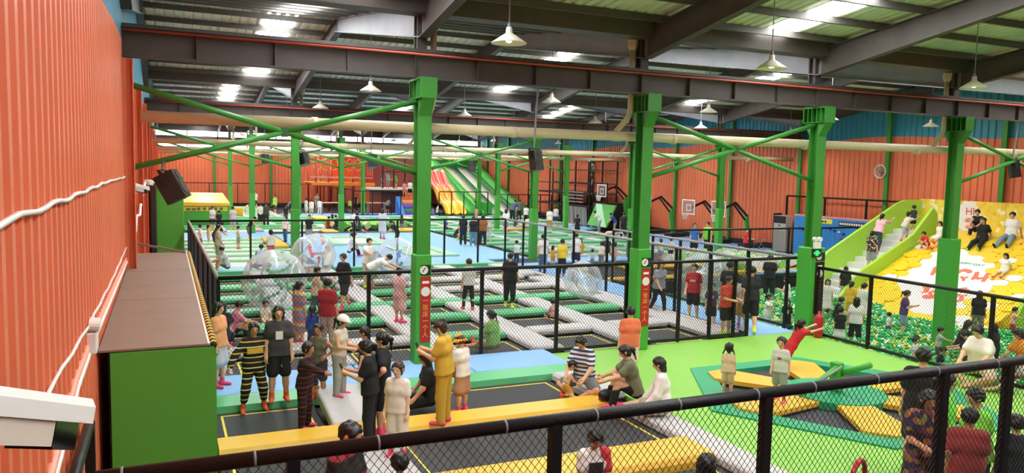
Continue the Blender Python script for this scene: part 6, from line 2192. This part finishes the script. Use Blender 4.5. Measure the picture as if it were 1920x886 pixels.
Q(1474, 620, 561, 2, 'stand', ('tee', '#1b1b1e'), ('pants', '#26262a'), 'bobk', 'woman in a black T-shirt with a grey print by the exit column', extra=(('print', '#b9b9bb', .045, .05),))
Q(1441, 556, 478, 175, 'hold', ('polo', '#17171a'), ('pants', '#1d1d20'), 'shortk', 'staff man in a black jersey at the foam pit', )
Q(1760, 684, 1.05, 100, 'sit', ('tee', BK), ('shorts', BK), 'shortk', 'small child in black sitting behind the boy throwing a ball')
Q(1718, 655, .9, 200, 'sit', ('tee', '#8a7f86'), ('shorts', BK), 'shortk', 'toddler in mauve sitting half buried in the balls')
# --- stairs and slide
for (j, y, h, fc, ps, tp, bt, sk_, hr_, lb) in (
        (4, 21.45, 1.6, 150, 'stand', ('tee', m_floral), ('shorts', '#9aa0a2'), OR, 'tailk', 'woman in a black floral blouse on the lower stairs'),
        (7, 22.25, 1.6, 150, 'climb', ('tee', '#efb3bd'), ('pants', '#2c3f52'), WH, 'tailk', 'woman in a pink T-shirt climbing the slide stairs'),
        (9, 21.75, 1.25, 120, 'climb', ('tee', '#f0d9d6'), ('shorts', '#a9b4b4'), PK, 'bunk', 'girl in white and pink climbing high on the stairs'),
        (11, 22.0, 1.02, 200, 'stand', ('tee', '#3a3f4a'), ('shorts', BK), PK, 'shortk', 'boy whose head shows above the lime stair panel')):
    q = (23.3 + .42 * j + .22, y, -.55 + .222 * j)
    person(q, h, math.atan2(-q[1], -q[0]) + rad(fc) - math.pi / 2, ps, tp, bt, sk_, hr_, lb, lod=1)
for (s, y, h, ps, tp, bt, sk_, hr_, lb, yo) in (
        (5.35, 20.45, 1.15, 'slope', ('dress', '#f0eae2'), ('briefs', WH), PK, 'bobk', 'little girl in white sitting at the top of the slide beside the stairs', 0),
        (4.45, 20.35, 1.05, 'squat', ('tee', '#cf2f2c'), ('shorts', '#b02a2a'), OR, 'shortk', 'small boy in red squatting on the slide', 0),
        (5.0, 19.95, 1.3, 'slope', ('tee', '#e8d9c8'), ('shorts', '#d9c2a8'), PK, 'shortk', 'child sitting on the slide half hidden by the pit column', 0),
        (5.75, 19.15, 1.6, 'hug', ('tank', BK), ('pants', BK), None, 'bunk', 'woman in a black tank top crouching at the slide top', 20),
        (5.4, 18.75, 1.62, 'slope', ('tee', '#17171a'), ('pants', '#1a1a1e'), LM, 'tailk', 'woman in a black T-shirt stretching both legs down the slide', 10),
        (5.85, 17.95, 1.72, 'slope', ('tee', '#eeece8'), ('pants', '#8398a8'), BK, 'shortk', 'man in a white T-shirt and jeans at the slide top', 10),
        (6.0, 17.3, 1.15, 'slope', ('tank', '#2f7fb0'), ('shorts', '#c9313a'), OR, 'shortk', 'boy in a blue vest sitting at the slide top', 10),
        (3.55, 16.75, 1.12, 'slope', ('tee', '#f0ede2'), ('shorts', '#e0d6c8'), PK, 'bobk', 'girl in white sliding down the yellow slope', 5)):
    q = on_slide(min(s, 5.88), y, .035)
    person((q[0] + max(0, s - 5.88), q[1], q[2]), h, math.pi / 2 + rad(yo), ps, tp, bt, sk_, hr_, lb, lod=1)
# --- walkway
P(1405, 622, 497, 182, 'walk', ('tee', '#2a2a2c'), ('shorts', BK), LM, 'shortk', 'man in a black T-shirt and shorts walking away on the walkway')
P(1298, 599, 495, 345, 'stand2', ('tee', '#b3303a'), ('shorts', BK), LM, 'shortk', 'boy in a crimson T-shirt with lime socks on the walkway', extra=(('print', '#e0b0a0', .05, .02),))
P(1332, 613, 529, 2, 'stand', ('tee', '#4b3656'), ('shorts', BK), OR, 'shortk', 'small boy in a purple T-shirt on the walkway', extra=(('print', '#b08a90', .05, .03),))
P(1359, 629, 517, 50, 'hold', ('tee', '#e2503c'), ('shorts', '#1d1d20'), LM, 'shortk', 'boy in a bright vermilion T-shirt on the walkway')
P(1364, 603, 490, 180, 'stand', ('tee', '#191a20'), ('pants', BK), LM, 'shortk', 'man in black behind the vermilion T-shirt')
P(1234, 586, 488, 35, 'walk', ('tee', '#93989d'), ('leggings', BK), PK, 'longb', 'woman in a grey T-shirt and black leggings on the walkway')
P(1392, 614, 516, 10, 'stand', ('tee', '#e6e4e0'), ('skirt', '#c9a24a'), PK, 'bobk', 'girl in white half hidden behind the walking man')
P(1212, 580, 505, 200, 'stand', ('tee', '#26262a'), ('shorts', BK), PK, 'shortk', 'child in dark clothes beside the signed middle column')
# --- inside the netted court
P(561, 648, 527, 120, 'stand', ('dress', m_multi), ('briefs', BK), PK, 'tailk', 'woman in a pastel striped dress on the court', z=.0)
P(586, 655, 573, 170, 'stand2', ('long', '#2c4d9c'), ('pants', '#3a4460'), PK, 'tailk', 'girl in a blue jacket with a long ponytail')
P(614, 657, 522, 150, 'stand', ('tee', '#b01f2b'), ('pants', '#b89d92'), PK, 'shortk', 'man in a red T-shirt and beige trousers on the court')
P(748, 604, 502, 130, 'stand', ('dress', '#e7b6b4'), ('briefs', '#e7b6b4'), PK, 'bunk', 'girl in a pale pink dress on a divider pad', z=.1)
P(646, 580, 473, 310, 'walk', ('tee', '#1c1d22'), ('shorts', '#26262b'), PK, 'shortk', 'boy in a black T-shirt striding across the court beds')
P(878, 580, 485, 200, 'stand2', ('tee', '#dededb'), ('leggings', BK), OR, 'shortb', 'boy in a pale T-shirt and black leggings on a divider pad', z=.1)
P(955, 577, 474, 160, 'stand2', ('tee', '#151517'), ('capri', '#17171a'), LM, 'shortk', 'stout man all in black on a green cross pad', z=.1, fat=1.15)
P(925, 660, 1.5, 235, 'sit', ('tee', '#93c66f'), ('shorts', '#b8a37c'), OR, 'tailk', 'girl in pale green sitting on the court behind the fence')
P(497, 606, .95, 15, 'sit', ('tee', '#e8dccb'), ('shorts', '#d9c2b0'), PK, 'tailk', 'toddler in a cream top sitting on the left court beds')
P(434, 640, 1.45, 95, 'hug', ('tee', '#d98aa0'), ('pants', '#26262b'), PK, 'shortk', 'child in a pink patterned top sitting by the cabinet fence')
P(414, 655, 1.6, 170, 'hug', ('tee', '#22242c'), ('pants', '#2b3550'), PK, 'longk', 'person in dark clothes sitting with back to the cabinet fence')
P(410, 724, 568, 60, 'stand', ('tee', '#e7a06a'), ('skirt', '#b9bdc4'), PK, 'bunk', 'woman in a pale wrap standing between the cabinet and the court', z=.12)
P(592, 600, 498, 95, 'walk', ('tee', '#c8b298'), ('pants', '#2d5560'), LM, 'shortk', 'boy in a beige top and teal trousers running by the bubble balls')
P(690, 538, 446, 30, 'point', ('tee', '#e7e4de'), ('shorts', '#b4a790'), LM, 'shortk', 'tall boy in a white T-shirt beside the blue spotted bubble ball')
P(694, 548, 1.62, 80, 'bend', ('tee', '#f0efec'), ('shorts', '#8a8f84'), PK, 'shortk', 'boy in white bending over at the blue spotted bubble ball')
P(785, 560, 497, 270, 'stand', ('tee', '#e9dccb'), ('shorts', '#c9b8a0'), PK, 'longb', 'girl half hidden behind the near signed column')
P(1038, 600, .9, 200, 'sit', ('tee', '#d9a0a0'), ('shorts', BK), OR, 'shortk', 'small child sitting on the far court corner bed')
# --- blue floor behind the court
P(655, 480, 1.68, 92, 'hug', ('tee', '#f0efec'), ('pants', BK), PK, 'tailk', 'woman in white and black hugging both knees on the blue floor')
P(745, 463, 1.45, 280, 'stoop', ('tee', '#1a1a1d'), ('shorts', '#4a4c4e'), OR, 'shortk', 'boy in black stooping on the blue floor')
P(490, 510, 1.5, 178, 'cross', ('tee', '#9fb6cb'), ('shorts', '#2f3440'), None, 'shortk', 'boy in a blue-grey T-shirt sitting cross-legged behind the fence')
P(426, 510, 1.5, 275, 'hug', ('tee', '#dfe2e6'), ('shorts', '#4f8a6a'), LM, 'shortk', 'boy in a pale T-shirt and green shorts sitting with raised knee')
P(508, 486, 430, 190, 'stand', ('tee', '#eeedea'), ('shorts', '#b4333c'), OR, 'bobk', 'girl in a white top and red shorts on the pale lanes')
P(410, 497, 421, 95, 'stand2', ('tee', '#cbb79c'), ('shorts', '#979d80'), LM, 'shortk', 'man in a beige T-shirt behind the cabinet side fence')
P(376, 470, 420, 90, 'stand', ('tee', '#f0f0ee'), ('shorts', '#5a6a7a'), LM, 'shortk', 'man in a white T-shirt by the green tower')
P(391, 458, 421, 100, 'stand', ('tee', '#e8c04a'), ('shorts', '#d9b8a8'), LM, 'bobk', 'child in yellow by the green tower')
P(447, 467, 423, 95, 'stand2', ('tank', '#c9d0b8'), ('shorts', '#8f9478'), OR, 'shortk', 'boy in a pale green vest on the pale lanes')
P(403, 470, 412, 110, 'stoop', ('tee', '#2a2a2c'), ('shorts', '#3a3a3c'), LM, 'shortk', 'boy in charcoal stooping behind the beige T-shirt')
P(580, 455, 402, 342, 'stand', ('tee', '#19191c'), ('shorts', '#9a9c9c'), LM, 'shortk', 'man in a black T-shirt and grey shorts beside a green column')
P(535, 453, 403, 310, 'stand2', ('tee', '#efeeec'), ('pants', '#3a6a8a'), BK, 'bobk', 'woman in a white T-shirt and blue jeans by a green column')
P(466, 452, 402, 100, 'stoop', ('tank', '#1d1d20'), ('shorts', '#6a6a5a'), LM, 'shortk', 'boy in a black vest on the far pale lanes')
P(616, 508, 1.55, 190, 'hug', ('tee', '#f0efee'), ('shorts', '#2b3c5a'), None, 'shortk', 'boy in white sitting beside the red dotted bubble ball')
P(868, 460, 403, 180, 'stand', ('tee', '#1b1b20'), ('pants', '#26262c'), LM, 'shortk', 'man in black at the corner of the far court fence')
P(887, 462, 405, 182, 'stand', ('tee', '#1d1d22'), ('pants', '#6a8aa4'), LM, 'shortk', 'man in a black T-shirt and jeans at the far fence')
P(905, 461, 403, 180, 'stand2', ('tee', '#a8662f'), ('pants', '#22283a'), OR, 'bobk', 'woman in a rust brown top at the far fence')
P(915, 452, 398, 190, 'stand', ('tee', '#e2e0da'), ('pants', '#cfd2cc'), LM, 'shortk', 'man in pale clothes beyond the rust brown top')
P(853, 450, 1.4, 90, 'squat', ('tee', '#1e1e20'), ('shorts', '#4a4a4a'), LM, 'shortk', 'boy in black squatting on the beds beside the standing men')
P(835, 432, 1.3, 80, 'sit', ('tee', '#2f55a8'), ('pants', '#2a3a70'), LM, 'shortk', 'child in blue sitting on the trampolines beyond the fence')
P(968, 494, 450, 175, 'stand', ('tee', '#f1f0ee'), ('pants', '#26262c'), PK, 'shortk', 'boy in a white T-shirt and dark trousers on the far walkway')
P(1017, 511, 438, 178, 'walk', ('tee', '#eceae6'), ('pants', '#6284a6'), PK, 'shortk', 'man in a white T-shirt and blue jeans walking on the walkway')
P(1036, 498, 460, 150, 'stand', ('tee', '#e89a2e'), ('shorts', '#d98a3a'), PK, 'bobk', 'child in orange holding the hand of the man in jeans')
P(1053, 516, 447, 178, 'walk', ('tee', '#f0cf36'), ('pants', '#1a1a1d'), PK, 'shortk', 'person in a bright yellow T-shirt on the walkway')
P(1079, 506, 437, 165, 'stand', ('tee', '#f3f1ee'), ('shorts', '#2b2b38'), LM, 'shortk', 'man in a white T-shirt and dark shorts beside the yellow T-shirt')
P(1151, 508, 454, 275, 'stand', ('tee', '#e2a5a8'), ('pants', '#a4978c'), PK, 'bunk', 'woman in a pink T-shirt near the middle signed column')
P(1110, 502, 466, 160, 'stand', ('tee', '#cdd7e6'), ('shorts', '#8f98a8'), PK, 'tailk', 'girl in pale blue near the pink T-shirt')
P(1127, 500, 452, 160, 'stand2', ('tee', '#eceae4'), ('pants', '#8f8478'), PK, 'tailk', 'woman in a white T-shirt with a ponytail near the pink T-shirt')
P(1088, 478, 1.3, 190, 'sit', ('tee', '#d8a12c'), ('shorts', '#c9952c'), PK, 'longb', 'long-haired girl in mustard sitting on the hoop side beds')
P(1136, 480, 1.5, 170, 'hug', ('tee', '#2a2a2e'), ('shorts', BK), PK, 'tailk', 'girl in black sitting on the hoop side beds')
P(1238, 489, 447, 200, 'stand2', ('tee', '#f1efea'), ('shorts', '#8fa6c0'), PK, 'tailb', 'girl in a white top and denim shorts past the middle column')
P(1257, 489, 445, 170, 'stand', ('tee', '#dcdad4'), ('pants', '#26262a'), PK, 'shortb', 'boy in a pale T-shirt and black trousers past the middle column')
P(1300, 481, 418, 20, 'stand', ('tee', '#3f72c8'), ('shorts', '#1e1e26'), LM, 'shortk', 'boy in a blue T-shirt below the basketball hoops')
P(1325, 481, 416, 320, 'stand2', ('tee', '#8ae04a'), ('pants', '#2a3a34'), LM, 'shortk', 'staff member in a lime vest below the basketball hoops')
P(1397, 484, 425, 90, 'hold', ('tee', '#d8303c'), ('pants', BK), PK, 'shortk', 'boy in a red T-shirt near the folding chair')
# --- far figures
P(1082, 439, 402, 170, 'stand', ('dress', '#1c1c1f'), ('briefs', BK), PK, 'bunk', 'woman in a black dress on the far beds by the grey speaker')
P(1124, 435, 392, 270, 'stoop', ('tee', '#e6e3dc'), ('pants', '#9aa8b0'), LM, 'shortk', 'person in white stooping below the raised hoop')
P(1153, 436, 396, 285, 'stoop', ('tee', '#33569a'), ('shorts', '#7a8a6a'), LM, 'shortk', 'person in blue stooping below the raised hoop')
P(1168, 446, 398, 180, 'stand', ('tee', '#222226'), ('pants', '#2a2a2e'), LM, 'shortk', 'heavy man in a dark T-shirt beside the middle column', fat=1.15)
P(1149, 446, 1.5, 270, 'lie', ('tee', '#efeeea'), ('shorts', '#c9a890'), PK, 'shortk', 'person in white lying on the beds near the dark T-shirt')
P(1030, 434, 390, 178, 'stand2', ('tee', '#f0ece6'), ('shorts', '#b08a5a'), LM, 'shortk', 'man in a white T-shirt and brown shorts by the grey speaker')
P(1042, 424, 386, 160, 'stand', ('tee', '#d9cfc6'), ('shorts', '#2a3c58'), LM, 'shortk', 'boy in a striped pale shirt before the frame tower')
P(1046, 412, 374, 180, 'stand', ('tee', '#8ae84a'), ('shorts', BK), LM, 'shortk', 'staff member in lime green before the frame tower')
P(986, 420, 384, 178, 'stand', ('tee', '#f3f1ee'), ('pants', '#17171a'), LM, 'shortk', 'man in a white T-shirt and black trousers before the frame tower')
P(960, 416, 372, 150, 'stoop', ('tee', '#4a5a78'), ('pants', '#26262c'), LM, 'shortk', 'man in slate blue in the group by the green slide')
P(973, 414, 373, 200, 'stand', ('tee', '#6a6c70'), ('pants', '#2a2a2e'), LM, 'shortk', 'man in grey in the group by the green slide')
P(948, 437, 391, 175, 'walk', ('tee', '#f1f0ee'), ('shorts', '#8c98a4'), PK, 'longk', 'woman in a white top walking on the far walkway')
P(990, 430, 1.5, 190, 'sit', ('tee', '#e6ddd0'), ('shorts', '#5a4a44'), LM, 'tailk', 'person in cream sitting on the far beds')
P(966, 428, 1.5, 100, 'sit', ('tee', '#3a4458'), ('shorts', '#e8d8b8'), LM, 'shortk', 'person in navy sitting beside the person in cream')
P(717, 448, 391, 150, 'stand2', ('dress', '#ccd0dc'), ('briefs', WH), PK, 'longk', 'woman in a pale blue-grey dress on the blue floor')
P(736, 438, 408, 180, 'stoop', ('tee', '#1c1c20'), ('shorts', BK), LM, 'shortk', 'boy in black before the green foam cubes')
P(753, 434, 402, 185, 'stand', ('tee', '#3a3438'), ('shorts', '#8a8478'), OR, 'bobk', 'child in dark clothes with orange socks before the foam cubes')
P(662, 436, 391, 130, 'run', ('tee', '#f0eeec'), ('shorts', BK), LM, 'shortk', 'boy in white running by the far green columns')
P(672, 440, 394, 250, 'run', ('tee', '#1d1d22'), ('skirt', '#3a4440'), PK, 'tailk', 'girl in black running by the far green columns')
P(614, 431, 1.4, 100, 'sit', ('tee', '#c02a34'), ('pants', '#2a2a2e'), LM, 'shortk', 'person in red sitting on the far beds')
P(632, 430, 1.5, 260, 'sit', ('tee', '#2a2422'), ('pants', '#2b2b30'), LM, 'shortk', 'person in brown sitting beside the person in red')
P(623, 418, 396, 180, 'stoop', ('tee', '#202024'), ('pants', BK), LM, 'shortk', 'man in black bending on the far beds')
P(656, 398, 372, 350, 'stand', ('tee', '#d6e23a'), ('shorts', '#3a4a3a'), LM, 'shortk', 'boy in a yellow-green vest by the rope course')
P(668, 396, 364, 300, 'stand2', ('tank', '#17171c'), ('pants', '#17171c'), LM, 'shortk', 'man in a black vest by the rope course')
P(574, 403, 371, 120, 'stand', ('tee', '#f1efec'), ('shorts', '#e6e0d4'), LM, 'shortk', 'boy in white standing in the pair by the back fence')
P(584, 407, 373, 200, 'stand', ('tee', '#e9e6e0'), ('shorts', '#b4bcae'), OR, 'shortk', 'boy in a white top and grey-green shorts by the back fence')
P(599, 403, 372, 180, 'stand', ('tee', '#f0eeea'), ('pants', '#d4d2cc'), LM, 'shortk', 'person all in white by the back fence')
P(594, 398, 362, 40, 'stand', ('tee', '#9a8a7a'), ('pants', '#8a8a8e'), LM, 'shortk', 'man in taupe leaning on the back fence')
P(479, 391, 358, 340, 'stand', ('tee', '#efe6da'), ('shorts', '#3a4040'), OR, 'shortk', 'boy in white against the orange back wall')
P(500, 386, 372, 90, 'sit', ('tee', '#e8a898'), ('shorts', '#d99a8a'), PK, 'shortk', 'child in salmon pink sitting at the back wall')
P(516, 402, 365, 300, 'stand2', ('tee', '#a0ec52'), ('shorts', '#3a4a3a'), LM, 'shortk', 'staff member in a bright lime vest at the back left')
P(489, 424, 380, 175, 'stand', ('tank', '#ecebe6'), ('shorts', '#1e1e22'), LM, 'shortk', 'man in a white vest and black shorts on the far left beds')
P(499, 424, 379, 180, 'stand', ('tee', '#3f4a36'), ('pants', '#2a2c26'), LM, 'shortk', 'man in olive beside the white vest')
P(536, 418, 384, 170, 'stand2', ('tee', '#1c1c20'), ('pants', '#6a6a70'), LM, 'shortk', 'man in black with a bag by the second column')
P(540, 400, 372, 100, 'stoop', ('tee', '#7a8088'), ('shorts', '#3a3a40'), LM, 'shortk', 'child in grey near the back wall column')
P(420, 408, 367, 180, 'stand', ('tee', '#3a4038'), ('shorts', '#24282a'), LM, 'shortk', 'man in dark olive behind the green box')
P(398, 432, 386, 40, 'hold', ('tee', '#e6e2da'), ('shorts', '#5a5a5e'), LM, 'shortk', 'woman in white eating beside the green box')
P(411, 434, 394, 200, 'stand', ('tee', '#1b1b1e'), ('shorts', BK), LM, 'shortk', 'boy in black beside the green box')
P(437, 432, 387, 170, 'stand2', ('tee', '#d6d8dc'), ('shorts', '#c0c4c8'), LM, 'shortk', 'boy in pale grey before the back left beds')
P(460, 404, 378, 90, 'stoop', ('tee', '#d8ccb4'), ('shorts', '#c0b49a'), LM, 'shortk', 'child in beige on the back left beds')
P(838, 397, 374, 30, 'stand', ('tee', '#a8bcb4'), ('shorts', '#9aa8a4'), OR, 'tailk', 'child in pale teal at the foot of the rainbow slide')
P(850, 398, 370, 350, 'stand2', ('tee', '#ecebe8'), ('shorts', '#6a7a8a'), LM, 'tailk', 'woman in a white top at the foot of the green slide')
P(847, 388, 358, 10, 'stand', ('tee', '#4a5a48'), ('pants', '#4a4a4c'), LM, 'shortk', 'man in dull green leaning by the green slide fence')
P(893, 413, 387, 185, 'stand', ('tee', '#e29a9e'), ('pants', '#d88f94'), PK, 'shortk', 'person in coral pink before the green slide')
P(820, 402, 1.5, 100, 'sit', ('tee', '#f0f0f0'), ('pants', '#303038'), LM, 'shortk', 'person in white sitting by the rainbow slide fence')
P(812, 404, 1.2, 250, 'sit', ('tee', '#8a7ab0'), ('shorts', '#3a5a9a'), LM, 'shortk', 'child in lilac sitting by the rainbow slide fence')
P(726, 400, 370, 150, 'stoop', ('tee', '#77797e'), ('shorts', '#202024'), PK, 'shortk', 'man in grey bending at the play house')
P(718, 398, 375, 60, 'stoop', ('tee', '#3a5aa8'), ('shorts', '#26304a'), LM, 'shortk', 'child in blue bending at the play house')
P(1108, 363, 1.6, 300, 'stand', ('tee', '#2a3a2e'), ('pants', '#2a2a2e'), LM, 'shortk', 'man in black and green on the upper deck of the frame tower', z=2.36)
P(699, 396, 1.6, 170, 'sit', ('tee', '#4a4448'), ('pants', '#3a3a40'), LM, 'shortk', 'person in dark grey sitting at the low wooden table')

for (q, h, fc, ps, tp, bt, sk_, lb) in (
        ((19.35, 64.25, 1.46), 1.45, 182, 'stand', ('tee', '#f1efea'), ('shorts', '#141418'), PK, 'boy in a white T-shirt on top of the rainbow steps'),
        ((18.85, 64.25, 1.46), 1.35, 170, 'stand', ('tee', '#e08a84'), ('shorts', '#c97a74'), OR, 'child in salmon on top of the rainbow steps'),
        ((18.0, 66.6, 2.15), 1.45, 10, 'wave', ('tee', '#a8b0b0'), ('shorts', '#8a9490'), OR, 'girl in grey waving on the upper deck of the play house'),
        ((17.5, 66.6, 2.15), 1.35, 60, 'stand', ('tee', '#4a5a4a'), ('shorts', '#5a6a5a'), OR, 'boy in dark green on the upper deck of the play house'),
        ((18.8, 66.6, 2.15), 1.4, 300, 'stoop', ('tee', '#8ab84a'), ('shorts', '#7aa84a'), OR, 'child in leaf green on the upper deck of the play house')):
    person(q, h, math.atan2(-q[1], -q[0]) + rad(fc) - math.pi / 2, ps, tp, bt, sk_, 'shortk', lb, lod=2)

# neutral wording: figures are told apart by clothing, pose and what they hold
import re
for o in list(col.objects):
    l = o.get('label')
    if l:
        l2 = re.sub(r'\b(heavy|stout|tall|little|small) (?=(man|woman|boy|girl|child)\b)', '', l)
        l2 = re.sub(r'\b(staff )?(man|woman|boy|girl)\b', 'person', l2)
        l2 = re.sub(r'\b(toddler|child|baby)\b', 'small person', l2)
        l2 = l2.replace('staff member', 'person').replace('sitting parent', 'sitting person').replace('standing men', 'standing people')
        l2 = l2.replace('one-person', 'one person')
        if l2 != l: o['label'] = l2
